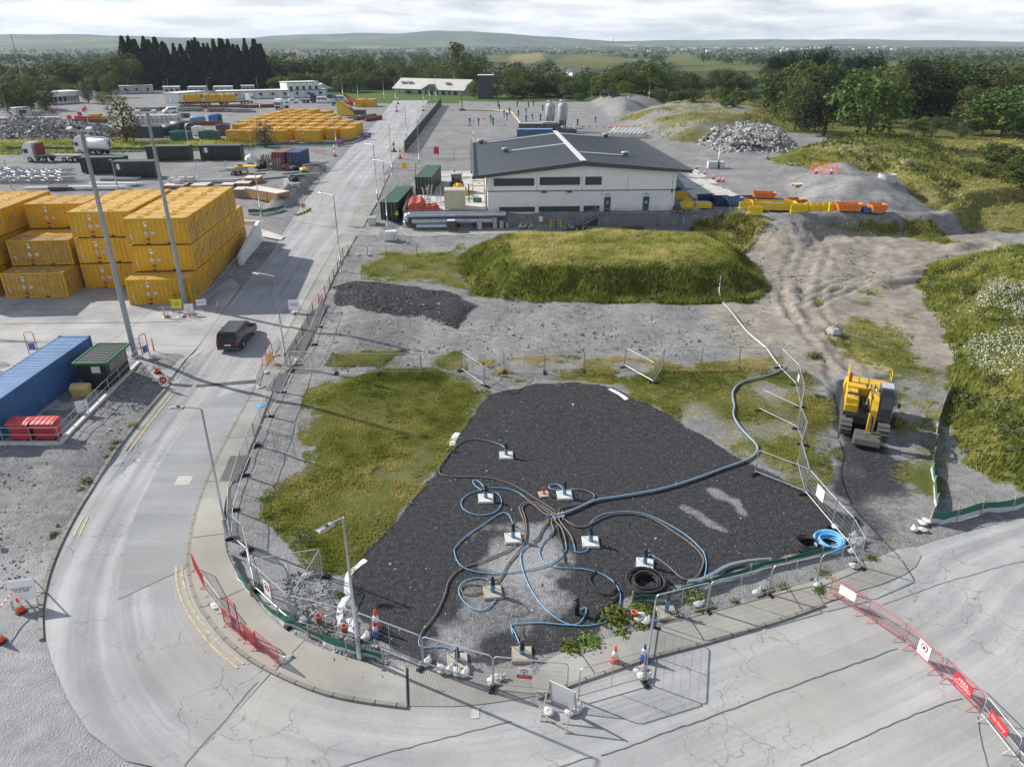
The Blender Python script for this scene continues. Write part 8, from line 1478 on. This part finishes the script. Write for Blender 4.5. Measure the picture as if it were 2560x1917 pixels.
LEAF = leafmat('leaf_green', (.032, .055, .014), (.078, .115, .025), (.16, .19, .048)); LEAFY = leafmat('leaf_lime', (.06, .085, .015), (.13, .17, .03), (.20, .23, .05)); CONI = leafmat('conifer_green', (.010, .021, .010), (.023, .042, .018), (.048, .075, .028)); OLIV = leafmat('leaf_olive', (.05, .062, .018), (.11, .125, .036), (.19, .19, .066)); AUT = leafmat('leaf_autumn', (.07, .045, .015), (.10, .085, .025), (.15, .15, .04)); SILV = leafmat('leaf_silver', (.05, .07, .04), (.10, .13, .075), (.16, .19, .12)); FARL = leafmat('woodland', (.020, .037, .012), (.046, .070, .023), (.095, .122, .038), .1)
GRS = leafmat('grass_blade', (.12, .15, .022), (.30, .31, .06), (.58, .48, .22), .4); BARK = M('bark', (.09, .075, .06), .9, .25, 3)
def polymesh(name, V, nper, tint, mat):
 n = len(V) // nper; me = bpy.data.meshes.new(name); me.vertices.add(len(V)); me.vertices.foreach_set('co', V.astype(np.float32).ravel()); me.loops.add(len(V)); me.loops.foreach_set('vertex_index', np.arange(len(V), dtype=np.int32))
 me.polygons.add(n); me.polygons.foreach_set('loop_start', (np.arange(n) * nper).astype(np.int32)); me.polygons.foreach_set('loop_total', np.full(n, nper, np.int32)); me.update(calc_edges=True)
 a = me.attributes.new('tint', 'FLOAT', 'POINT'); a.data.foreach_set('value', np.repeat(tint, nper).astype(np.float32)); me.materials.append(mat); return me
def leafquads(C, N, size):
 n = len(C); N = N + rng.normal(0, .55, (n, 3)); N /= np.linalg.norm(N, axis=1)[:, None] + 1e-9; A_ = np.cross(N, rng.normal(0, 1, (n, 3))); A_ /= np.linalg.norm(A_, axis=1)[:, None] + 1e-9; B_ = np.cross(N, A_)
 s = (size * rng.uniform(.6, 1.4, n))[:, None]; V = np.stack([C - A_ * s, C + B_ * s * .6, C + A_ * s, C - B_ * s * .6], 1); return V.reshape(-1, 3)
def crown_pts(kind, n, w):
 if kind == 'conifer':
  z = rng.uniform(.06, 1, n) ** .9; a = rng.integers(0, 9, n) * .698 + np.floor(z * 15) * .9 + rng.normal(0, .2, n); r = w * (1 - z ** 1.7) * rng.uniform(.25, 1, n) ** .5 * (.8 + .25 * np.sin(a * 3 + z * 9)); C = np.stack([r * np.cos(a), r * np.sin(a), z - r * .25], 1); N = np.stack([np.cos(a), np.sin(a), np.full(n, .6)], 1); return C, N
 L = 30 if kind != 'column' else 22; ph = rng.uniform(0, 6.28, L); zz = rng.uniform(.13, .9, L); rr = np.sqrt(np.clip(1 - ((zz - .52) / .5) ** 2, .05, 1)) * rng.uniform(.35, .78, L) * w; lc = np.stack([rr * np.cos(ph), rr * np.sin(ph), zz], 1); lr = rng.uniform(.11, .2, L) * (w / .4) ** .6
 k = rng.integers(0, L, n); d = rng.normal(0, 1, (n, 3)); d[:, 2] = d[:, 2] * .9 + .25; d /= np.linalg.norm(d, axis=1)[:, None]; C = lc[k] + d * (lr[k] * rng.uniform(.55, 1.08, n) ** .5)[:, None] * np.array([1, 1, .85]); C[:, 2] = np.clip(C[:, 2], .04, 1.05); return C, d + np.array([0, 0, .3])
TP = {}
def tree_proto(kind, mat, w, n, size, k):
 key = (kind, mat.name, k)
 if key in TP: return TP[key]
 C, N = crown_pts(kind, n, w); tint = np.clip(rng.normal(.45, .2, n) + .25 * np.sin(C[:, 0] * 17) * np.sin(C[:, 2] * 15 + k), 0, 1); me = polymesh('crown', leafquads(C, N, size), 4, tint, mat)
 B = MB(); B.tube([(0, 0, -.01), (.01, .01, .25), (0, 0, .6), (0, 0, .85)], .022, 7, False, .005)
 for i in range(7): a = i * 2.4; z = .22 + i * .07; B.tube([(0, 0, z), (w * .35 * math.cos(a), w * .35 * math.sin(a), z + .12), (w * .7 * math.cos(a), w * .7 * math.sin(a), z + .22)], .009, 5, False, .002)
 o = B.obj('trunk', BARK); tm = o.data; bpy.data.objects.remove(o); TP[key] = (me, tm); return TP[key]
KIND = {'b': ('broad', LEAF, .42, 4600, .018), 'y': ('broad', LEAFY, .42, 3600, .02), 'o': ('broad', OLIV, .44, 4400, .018), 'c': ('conifer', CONI, .20, 3200, .024), 'k': ('broad', CONI, .40, 4800, .018), 'p': ('column', OLIV, .24, 2400, .022), 'a': ('broad', AUT, .40, 1300, .026), 's': ('broad', SILV, .40, 1500, .026), 'h': ('broad', LEAF, .60, 2400, .034), 'l': ('broad', LEAFY, .6, 1800, .034), 'g': ('column', LEAFY, .24, 1500, .024)}
def tree(kd, P, h, w, label, group=None, name=None):
 kind, mat, w0, n, sz = KIND[kd]; cm, tm = tree_proto(kind, mat, w0, n, sz, random.randrange(3)); nm = name or {'c': 'conifer', 'k': 'conifer', 'h': 'bush', 'l': 'bush'}.get(kd, 'tree')
 t = thing(nm, label, 'bush' if nm == 'bush' else 'tree', (P[0], P[1], P[2] - .1), random.random() * 6.28, group); s = w * 1.3 / (2 * w0 * 1.12); t.scale = (s, s, h)
 for q, me in (('crown', cm), ('trunk', tm)): o = bpy.data.objects.new(q, me); COL.objects.link(o); o.parent = t
 return t
def treepx(kd, q, ytop, wpx, label, group=None):
 P = Wp(q); zc = P.y * math.cos(PITCH) + (CAMZ - P.z) * math.sin(PITCH); return tree(kd, P, max(1.0, ht(P, ytop)), wpx * zc / F, label, group)
def TT(kd, c, x, y, yt, w, label, group=None, r=0): q = T(c, r, x, y)[0]; treepx(kd, q, T(c, r, 0, yt)[0][1], w / 3.45, label, group)
TT('a', 0, 1100, 1232, 812, 300, 'lone autumn-tinted tree on the grass bank behind the skips'); TT('s', 1, 88, 1272, 1035, 165, 'small thin willow in front of the low yellow containers')
TT('p', 1, 1755, 800, 362, 170, 'tall pale poplar rising over the belt behind the low building'); TT('y', 2, 980, 850, 688, 140, 'bright lime tree standing before the belt near the dark cars'); TT('y', 2, 735, 825, 625, 150, 'lime green tree left of the dark copper one'); TT('y', 2, 925, 800, 610, 170, 'broad lime tree behind the bright one near the cars'); TT('b', 2, 870, 830, 715, 110, 'small dark tree beside the bright lime tree'); TT('g', 2, 1155, 800, 525, 190, 'tall slender green tree in the centre of the right belt')
TT('y', 1, 1885, 850, 690, 120, 'lime shrub tree left of the dark tower block'); TT('y', 1, 2075, 845, 735, 100, 'round lime tree right of the dark tower block'); TT('h', 1, 1320, 815, 775, 60, 'small round bush before the long low building'); TT('h', 2, 1860, 935, 830, 150, 'round dark bush on the grassy edge beyond the mounds'); TT('h', 2, 580, 870, 805, 90, 'dark shrub at the far corner of the open gravel'); TT('h', 2, 500, 855, 825, 110, 'low dark shrub on the far grass line')
for k, (x, y, yt, w, kd) in enumerate(((740, 850, 680, 80, 'g'), (795, 850, 665, 70, 'g'), (865, 840, 660, 80, 'k'), (925, 850, 670, 70, 'g'), (965, 845, 640, 60, 'g'), (1010, 840, 610, 80, 'g'), (765, 890, 700, 130, 's'), (890, 900, 790, 170, 'l'), (600, 800, 715, 110, 'y'))): TT(kd, 0, x, y, yt, w, ('slim yellow-green cypress behind the gatehouse, left of its pair', 'slim yellow-green cypress behind the gatehouse, right of its pair', 'brownish cypress in the gatehouse row', 'short cypress before the tallest of the gatehouse row', 'middle cypress near the lawn', 'tallest yellow-green cypress near the lawn', 'blue-grey spruce beside the gatehouse', 'rounded lime bush at the gatehouse corner', 'yellowish small tree rising behind the gatehouse roof')[k])
for k in range(36):
 x = 1130 + k * 34 + random.uniform(-30, 30); r2 = k % 2; TT('c', 0, x, 770 - 12 * r2, 318 + random.uniform(-15, 60) + 25 * (k > 27) + 70 * (11 < k < 16) + 45 * (k % 3 == 2), 185 + random.uniform(-40, 60), f'dark conifer in the tall stand behind the cabins, {nth(k + 1)} from the gatehouse side', 'tall dark conifers behind the cabins')
def belt(n, c, x0, x1, yb, yt, w, kinds, where, grp, jy=18, jt=50):
 for k in range(n):
  x = x0 + (x1 - x0) * (k + random.uniform(.15, .85)) / n; kd = random.choice(kinds); TT(kd, c, x, yb + random.uniform(-jy, jy), yt + random.uniform(-jt, jt), w * random.uniform(.7, 1.3), f'{ {"b": "dark green", "o": "olive green", "y": "light green", "g": "slender green", "k": "dark pine", "s": "silvery", "h": "low bushy", "l": "lime bushy", "c": "dark conifer", "p": "pale column"}[kd] } tree {where}, {nth(k + 1)} from left', grp)
belt(8, 0, 540, 1130, 775, 500, 230, 'bbo', 'in the clump behind the gatehouse', 'trees behind the gatehouse', 25); belt(15, 0, -80, 430, 900, 690, 240, 'bobyh', 'in the hedge at the far left edge', 'trees at the left edge', 90, 60); belt(7, 0, 60, 520, 800, 620, 130, 'bbo', 'behind the left hedge below the houses', 'trees below the houses')
belt(15, 1, 150, 1180, 785, 620, 150, 'bboobyb', 'in the front belt behind the site offices', 'front tree belt'); belt(16, 1, 170, 1900, 755, 520, 190, 'bbbo', 'in the rear belt behind the low building', 'rear tree belt'); belt(10, 1, 1230, 2200, 770, 590, 160, 'bboy', 'flanking the low building and tower', 'front tree belt')
belt(12, 2, -40, 640, 830, 660, 160, 'bbboy', 'in the belt beyond the silos', 'belt beyond the open gravel'); belt(13, 2, 640, 2100, 810, 620, 170, 'bbbboo', 'in the belt beyond the grassy mounds', 'belt beyond the open gravel'); belt(9, 2, 1250, 2200, 870, 770, 120, 'sbhs', 'in the low thicket before the right belt', 'low thicket', 20, 25)
for k, (x, y, yt, w, kd) in enumerate(((60, 1000, 600, 240, 'b'), (230, 1130, 640, 330, 'o'), (480, 1170, 590, 430, 'k'), (850, 1165, 610, 430, 'b'), (1000, 1060, 580, 330, 'o'), (1290, 1030, 500, 380, 'k'), (1530, 1010, 670, 360, 'o'), (1760, 1100, 730, 330, 'o'), (2010, 1180, 760, 400, 'b'), (2240, 1150, 780, 340, 'b'), (640, 1080, 640, 260, 'o'), (330, 1000, 540, 300, 'b'), (60, 860, 430, 190, 'k'), (200, 850, 425, 170, 'k'), (330, 850, 395, 180, 'k'), (450, 850, 400, 190, 'k'), (690, 860, 440, 180, 'k'), (870, 860, 425, 190, 'k'), (1450, 900, 570, 200, 'b'), (770, 900, 560, 170, 'k'))):
 TT(kd, 3, x, y, yt, w, f'large {("dark broadleaf", "olive broadleaf", "spreading dark pine")["bok".index(kd)]} in the right-hand group, {("by the boulder heap", "in the front beside the red-leaved shrub", "tallest at the front", "weeping over the bare mound", "behind the weeping one", "peaked in the middle", "rounded beside the peaked one", "over the pale saplings", "above the sapling end", "cut by the frame edge", "between the front pair", "behind the front olive", "first on the skyline", "second on the skyline", "third on the skyline", "fourth on the skyline", "fifth on the skyline", "sixth on the skyline", "low on the right skyline", "in the skyline gap")[k]}', 'right-hand tree group')
belt(11, 3, 1080, 2300, 1010, 600, 350, 'bbok', 'filling the right-hand group behind the saplings', 'right-hand tree group', 40, 60); belt(12, 3, 60, 2250, 900, 560, 260, 'bbo', 'at the back of the right-hand group', 'right-hand tree group', 40, 50); belt(16, 3, 1170, 2180, 1150, 1010, 110, 'ssg', 'in the pale sapling row before the right-hand group', 'pale saplings', 50, 20)
for k, (x, y, yt, w) in enumerate(((1960, 1440, 1230, 230), (2130, 1420, 1260, 260), (1900, 1530, 1400, 200), (2080, 1560, 1390, 240), (2190, 1600, 1300, 220), (1760, 1500, 1400, 180))): TT('h' if k % 2 else 'b', 3, x, y, yt, w, f'dense hedge bush at the right frame edge below the field, {nth(k + 1)} counted from the top', 'right edge bushes')
def woodland(name, n, d0, d1, nl, hs, sz, dens=.0):
 d = np.exp(rng.uniform(math.log(d0), math.log(d1), n)); x = rng.uniform(-.98, .98, n) * d; k = vn(x, d, .006) * .6 + vn(x, d, .0021) * .6 > dens
 for fp in FIELDS:
  for q in (1, .9, .8, .7, .62, .54, .47): k &= sd(x / q, d / q, fp) < -5
 x, d = x[k], d[k]; n = len(x); C, N = crown_pts('broad', nl * 24, .5); H = rng.uniform(*hs, n); V = []; Tn = []; z = hz(x, d)
 for g in range(24):
  m = np.arange(n) % 24 == g; c, nn = C[g * nl:(g + 1) * nl], N[g * nl:(g + 1) * nl]; cc = (c[None] * (H[m] * rng.uniform(.9, 1.5, m.sum()))[:, None, None] * np.array([1, 1, .9]) + np.stack([x[m], d[m], z[m]], 1)[:, None]); V.append(leafquads(cc.reshape(-1, 3), np.tile(nn, (m.sum(), 1)), np.repeat(H[m] * sz, nl))); Tn.append(np.clip(np.repeat(rng.uniform(.1, .9, m.sum()), nl) + rng.normal(0, .15, m.sum() * nl), 0, 1))
 o = bpy.data.objects.new(name, polymesh(name, np.concatenate(V), 4, np.concatenate(Tn), FARL)); COL.objects.link(o); o['kind'] = 'stuff'
woodland('distant_woodland', 1500, 420, 1000, 170, (5, 10.5), .075, -.30); woodland('distant_woodland', 9500, 950, 7500, 44, (4.5, 9), .15, -.26)
HW, HR = M('house_wall', (.70, .69, .66), .7, .08, .3), M('house_slate', (.17, .165, .17), .8, .15, .5)
def house(label, c, x, y, w, h, dp=9, rot=0, wall=HW, roof=HR, rh=.7):
 P = Wp(T(c, 0, x, y)[0]); zc = P.y; w = w / 3.45 * zc / F; h = h / 3.45 * zc / F; t = thing('house', label, 'house', (P.x, P.y, P.z), R(rot), 'houses among the far trees'); MB().box((0, dp / 2, -2), (w, dp, h + 2)).obj('wall', wall, t); MB().prism([(-.5, h), (dp + .5, h), (dp / 2, h + h * rh)], -w / 2 - .4, w / 2 + .4, 'x').obj('roof', roof, t)
 for i in (-.3, .3): MB().box((w * i, -.05, h * .35), (w * .12, .1, h * .35)).obj('window', GLASS, t)
 MB().box((w * .3, dp / 2, h * (1 + rh * .8)), (.9, .9, h * .4)).obj('chimney', wall, t)
for k, (x, y, w, h) in enumerate(((175, 560, 80, 22), (245, 585, 80, 24), (325, 595, 80, 24), (400, 600, 85, 24), (470, 605, 70, 24), (150, 535, 60, 18))): house(f'grey-roofed house in the estate row at the left, {nth(k + 1)} in the row', 0, x, y, w, h, 9, 25)
for c, x, y, w, h, l in ((1, 1165, 520, 75, 22, 'white gabled house above the tree belt'), (1, 865, 612, 60, 24, 'white house half sunk in the trees'), (1, 1525, 478, 65, 18, 'white bungalow before the pale field'), (1, 470, 488, 170, 14, 'long low white farmhouse at the left field'), (1, 330, 445, 150, 8, 'long white shed far left of the plain'), (1, 680, 378, 90, 8, 'white hall on the far slope'), (1, 1000, 605, 60, 16, 'small pale house inside the belt'), (2, 600, 670, 160, 40, 'grey slate-roofed farmhouse beyond the silos'), (2, 415, 612, 40, 14, 'small white gable left of the slate farmhouse'), (1, 2030, 650, 150, 25, 'dark slate roof behind the tower block')): house(l, c, x, y, w, h, 12, random.uniform(-20, 20))
for k, (x, w) in enumerate(((1550, 100), (1730, 120), (1990, 190), (2170, 100), (1020, 90), (1190, 70))): house(('long white shed in the distant town', 'white shed right of the first in the town', 'widest pale shed before the wooded hill', 'pale shed at the edge of the wooded hill', 'pale block near the spire', 'small pale block between spire and sheds')[k], 2, x, 428 - 18 * (k > 3), w, 10, 30, 0, HW, RFW, .15)
P = Wp(T(2, 0, 872, 398)[0]); t = thing('church', 'dark church spire rising from the distant town', 'church', P); h = ht(P, 93); MB().box((0, 0, 0), (14, 14, h * .35)).obj('tower', DGREY, t); MB().lathe([(8, h * .35), (4, h * .6), (.3, h)], 8).obj('spire', DGREY, t)
B = MB(); rd = random.Random(3)
for i in range(130): d = rd.uniform(2300, 5200); x = rd.uniform(-.35, .75) * d * .6 + d * .05; B.m(rd.choice([HW, HW, HR])).box((x, d, Z(x, d) + 3), (rd.uniform(8, 26), 10, rd.uniform(5, 8)))
o = B.obj('distant_town', None); o['kind'] = 'stuff'
# ---------------------------------------------------------------- grass, weeds, stones, boulders
def scatter(poly, n, mask=None):
 P = np.array(poly); lo, hi = P.min(0), P.max(0); a = np.sqrt(rng.random(n * 3)); x = rng.uniform(lo[0], hi[0], n * 3); y = rng.uniform(lo[1], hi[1], n * 3); k = sd(x, y, poly) > 0
 if mask is not None: k &= mask(x, y)
 return x[k][:n], y[k][:n]
def grassobj(name, sets):
 V, Tn = [], []
 for poly, n, h, w, nb, tm, mask in sets:
  x, y = scatter(poly, n, mask); m = len(x); z = hz(x, y); g = np.clip(tm + .34 * vn(x, y, .3) + .28 * vn(x, y, 1.1), 0, 1); hh = h * (1 + .45 * vn(x, y, .5))
  for b in range(nb):
   a = rng.uniform(0, 6.28, m); L = hh * rng.uniform(.5, 1.25, m); r = rng.uniform(0, .16, m) * (h / .3) ** .5; cx, cy = x + r * np.cos(a * 7), y + r * np.sin(a * 7); ln = L * rng.uniform(.15, .6, m); wx, wy = -np.sin(a) * w, np.cos(a) * w
   V.append(np.stack([np.stack([cx - wx, cy - wy, z - .02], 1), np.stack([cx + wx, cy + wy, z - .02], 1), np.stack([cx + ln * np.cos(a), cy + ln * np.sin(a), z + L], 1)], 1).reshape(-1, 3)); Tn.append(np.clip(g + rng.normal(0, .13, m), 0, 1))
 o = bpy.data.objects.new(name, polymesh(name, np.concatenate(V), 3, np.concatenate(Tn), GRS)); COL.objects.link(o); o['kind'] = 'stuff'
pt = lambda th, s: (lambda x, y: vn(x, y, s) + .5 * vn(x, y, s * 3.1) > th)
top = lambda x, y: hz(x, y) > 3.3
grassobj('short_grass', [(GRASSL, 27000, .12, .022, 4, .45, lambda x, y: (sd(x, y, PAD) < .1) & pt(-.78, .4)(x, y)), (DRYF, 3500, .2, .025, 4, .85, pt(-.1, .4)), (GRASSR, 15000, .12, .022, 4, .52, pt(-.35, .35)), (GRASS2, 7000, .16, .024, 4, .5, pt(.05, .3)), (GRASS3, 4500, .16, .025, 4, .5, pt(-.1, .25)), (GRASS5, 2600, .16, .024, 4, .42, pt(-.1, .3)), (GRASS6, 900, .3, .04, 5, .5, None), (GRASS7, 1500, .18, .03, 4, .4, pt(.15, .4)), (RAMPD, 260, .2, .03, 4, .4, pt(.4, .3))])
grassobj('tall_grass', [(MOUND, 12000, .42, .035, 5, .33, lambda x, y: ~top(x, y)), (MOUND, 9000, .28, .03, 5, .62, top), (GRASS4, 1500, .7, .05, 5, .6, None), (HILL, 19000, .5, .04, 5, .27, lambda x, y: (x < 75)), (HEAP5, 5000, .5, .06, 4, .38, pt(-.3, .1)), (HEAP4, 2600, .5, .08, 4, .5, pt(.0, .12)), (FIELDR, 6000, .45, .07, 4, .5, None), (VERGE1, 5000, .5, .08, 4, .55, None)])
def scrub(name, poly, n, h, mat, mask=None, nl=16, sz=.1):
 x, y = scatter(poly, n, mask); n = len(x); s = rng.uniform(.5, 1.3, n); C = rng.normal(0, .3, (n, nl, 3)); C[..., 2] = np.abs(C[..., 2]) * 1.6; C *= (s * h)[:, None, None]; C += np.stack([x, y, hz(x, y) + .08], 1)[:, None]
 o = bpy.data.objects.new(name, polymesh(name, leafquads(C.reshape(-1, 3), np.tile([0, 0, .6], (n * nl, 1)), sz), 4, np.clip(np.repeat(rng.uniform(.1, .9, n), nl) + rng.normal(0, .15, n * nl), 0, 1), mat)); COL.objects.link(o); o['kind'] = 'stuff'
nt_ = lambda x, y: (x < 75) & pt(.05, .2)(x, y)
scrub('leafy_scrub', HILL, 1500, .55, SILV, nt_); scrub('leafy_scrub', HILL, 900, .6, LEAF, nt_, 20); scrub('leafy_scrub', MOUND, 900, .42, OLIV, lambda x, y: ~top(x, y) & pt(-.1, .3)(x, y)); scrub('leafy_scrub', MOUND, 420, .45, LEAF, lambda x, y: ~top(x, y) & pt(.15, .25)(x, y)); scrub('leafy_scrub', HEAP5, 700, .8, LEAF, pt(.1, .12), 20, .16); scrub('leafy_scrub', FIELDR, 500, .8, OLIV, pt(.1, .1), 20, .16); scrub('leafy_scrub', GRASSL, 160, .3, LEAFY, pt(.3, .4), 14, .06); scrub('leafy_scrub', GRASS4, 260, .7, OLIV, None, 20, .1)
DA = WA(2060, 740, 2110, 640, 2211, 560, 2260, 560, 2300, 900, 2211, 880, 2120, 830); DAP = [(p.x, p.y) for p in DA]; x, y = scatter(DAP, 5200, pt(-.05, .28)); x2, y2 = scatter(HILL, 1500, lambda x, y: (x < 70) & pt(.3, .3)(x, y)); x, y = np.concatenate([x, x2]), np.concatenate([y, y2])
z = hz(x, y) + rng.uniform(.4, .75, len(x)); C = np.repeat(np.stack([x, y, z], 1), 2, 0) + rng.normal(0, .09, (len(x) * 2, 3)); me = polymesh('white_flowers', leafquads(C, np.tile([0, 0, 1.0], (len(C), 1)), .052), 4, np.zeros(len(C)), M('petal_white', (.75, .75, .68), .6, .05)); o = bpy.data.objects.new('white_flowers', me); COL.objects.link(o); o['kind'] = 'stuff'
def weed(label, P, w, h, mat=LEAFY, grp='weeds along the kerbs', n=160, col=None):
 C = rng.normal(0, .38, (n, 3)); C[:, 2] = np.abs(C[:, 2]); w, h = w * .58, h * .42; me = polymesh('weed', leafquads(C * np.array([w, w, h]), np.array([[0, 0, 1.0]]) + C, np.full(n, .10 * w ** .6)), 4, rng.random(n), mat); o = bpy.data.objects.new('weed_clump', me); COL.objects.link(o); o.location = P; tag(o, label, 'plant', grp)
for k, (c, r, x, y, w) in enumerate(((0, 2, 1145, 570, .8), (0, 2, 1000, 715, .7), (0, 2, 970, 765, .55), (0, 2, 750, 1045, .8), (0, 2, 700, 1120, .5), (0, 2, 470, 1500, .5), (0, 2, 920, 830, .4), (1, 3, 650, 330, .6), (1, 3, 580, 600, .45), (2, 3, 800, 500, 1.5), (2, 3, 850, 630, .9), (2, 3, 600, 705, 1.1), (2, 3, 460, 745, 1.0), (2, 3, 1010, 450, 1.2), (2, 3, 1000, 590, .7), (2, 3, 1400, 340, 1.2), (2, 3, 1450, 460, .6), (2, 3, 1250, 500, .8), (2, 3, 1720, 380, .5), (2, 3, 1540, 430, .45), (3, 3, 20, 290, .5), (3, 3, 110, 270, .7), (3, 3, 420, 160, .8), (3, 3, 390, 300, .7), (3, 3, 800, 50, .7), (1, 2, 80, 1200, .9), (1, 2, 110, 1350, .8), (1, 2, 230, 1300, .8), (1, 2, 215, 1460, .6), (1, 2, 1900, 285, .45), (2, 1, 1850, 440, 2.2), (2, 1, 1650, 430, 2.0), (3, 1, 400, 1560, 1.3), (1, 1, 1090, 1150, .4), (2, 1, 1780, 780, 1.2), (2, 1, 1690, 880, 1.0), (2, 1, 1920, 880, 1.1), (3, 1, 1500, 900, 1.8), (3, 1, 1750, 1000, 2.2), (3, 1, 1900, 800, 2.0), (3, 2, 1950, 180, 2.0), (3, 2, 1750, 350, 1.6))):
 P = WT(c, r, x, y)[0]; d = 'large' if w > 1.4 else 'bushy' if w > .75 else 'small'
 weed(f'{d} leafy weed ' + ('on the left kerb' if k < 7 else 'behind the curved silt screen' if k < 9 else 'on the footway verge by the hose ends' if k < 25 else 'at the pavement side of the grass' if k < 29 else 'on the stony banks') + f', {nth(k + 1 - (0 if k < 7 else 7 if k < 9 else 9 if k < 25 else 25 if k < 29 else 29))} along', P, w, w * .75, OLIV if k > 29 else LEAFY, n=140 if w < 1 else 420)
OCT = np.array([[1, 0, 0], [0, 1, 0], [-1, 0, 0], [0, -1, 0], [0, 0, 1], [0, 0, -1.0]]); OF = [(0, 1, 4), (1, 2, 4), (2, 3, 4), (3, 0, 4), (1, 0, 5), (2, 1, 5), (3, 2, 5), (0, 3, 5)]
STN = leafmat('stone', (.10, .10, .105), (.26, .258, .25), (.46, .455, .44), 0)
def stones(name, x, y, s, tint, lift=0.0, jit=.35):
 n = len(x); z = hz(x, y) + lift; s = s[:, None, None] if hasattr(s, 'shape') else s; V = OCT[None] * rng.uniform(.6, 1.3, (n, 1, 3)) * s + rng.normal(0, jit, (n, 6, 3)) * s; a = rng.uniform(0, 6.28, n); c, q = np.cos(a)[:, None], np.sin(a)[:, None]; V = np.stack([V[..., 0] * c - V[..., 1] * q, V[..., 0] * q + V[..., 1] * c, V[..., 2] * .75], -1) + np.stack([x, y, z], 1)[:, None]
 o = bpy.data.objects.new(name, polymesh(name, V[:, OF].reshape(-1, 3), 3, np.repeat(np.clip(tint + rng.normal(0, .2, n), 0, 1), 8), STN)); COL.objects.link(o); o['kind'] = 'stuff'
free = lambda x, y: (sd(x, y, PAVED) < -.6) & (sd(x, y, CYARD) < -.3)
NEAR = [(-15.3, 47), (-18, 74), (-5, 69), (22, 67), (40, 72), (44, 90), (28, 96), (25, 75), (24, 56), (-14, 52)]; x, y = scatter(NEAR, 9000, free); stones('loose_stones', x, y, rng.exponential(.028, len(x)) + .016, .5)
x, y = scatter(STRIP, 5200, None); stones('loose_stones', x, y, rng.exponential(.022, len(x)) + .025, .08, .01)
x, y = scatter([(-34, 27), (-24.5, 27), (-22.5, 40), (-30, 56), (-36, 40)], 3500, free); stones('loose_stones', x, y, rng.exponential(.025, len(x)) + .025, .45)
x, y = scatter(PAD, 1800, None); stones('loose_stones', x, y, rng.exponential(.014, len(x)) + .014, .22)
x, y = scatter([(-11.5, 29), (-9.5, 29), (-7, 25.5), (-4.5, 22.5), (-6, 21.8), (-10, 25)], 1800, free); stones('loose_stones', x, y, rng.exponential(.03, len(x)) + .025, .5)
x, y = scatter(BOULD, 1400); x2, y2 = scatter(BOULD, 800, lambda a, b: sd(a, b, BOULD) > 2.0); stones('boulder_heap', np.concatenate([x, x2]), np.concatenate([y, y2]), rng.uniform(.25, .75, len(x) + len(x2)), .52, np.concatenate([np.full(len(x), .1), np.full(len(x2), .8)]))
LB = [(p.x, p.y) for p in WT(0, 0, -60, 1205, 300, 1210, 700, 1205, 1050, 1185, 1040, 1140, 800, 1120, 560, 1090, 300, 1075, -60, 1080)]; x, y = scatter(LB, 1900); dd = sd(x, y, LB); stones('boulder_bank', x, y, rng.uniform(.25, .7, len(x)), .45, np.clip(dd * .5, 0, 2.4))
hm = bpy.data.materials.new('haze'); hm.use_nodes = True; t = hm.node_tree; t.nodes.clear(); o_ = t.nodes.new('ShaderNodeOutputMaterial'); v = nd(t, 'ShaderNodeVolumePrincipled', in_={'Color': (.72, .84, 1.0, 1), 'Density': .00007, 'Anisotropy': .2}); t.links.new(v.outputs[0], o_.inputs['Volume'])
zt = max(60.0, float(gz2.max()) + 25); o = MB().box((0, 5300, -14), (76000, 10800, zt + 14)).obj('haze', hm); o['kind'] = 'stuff'
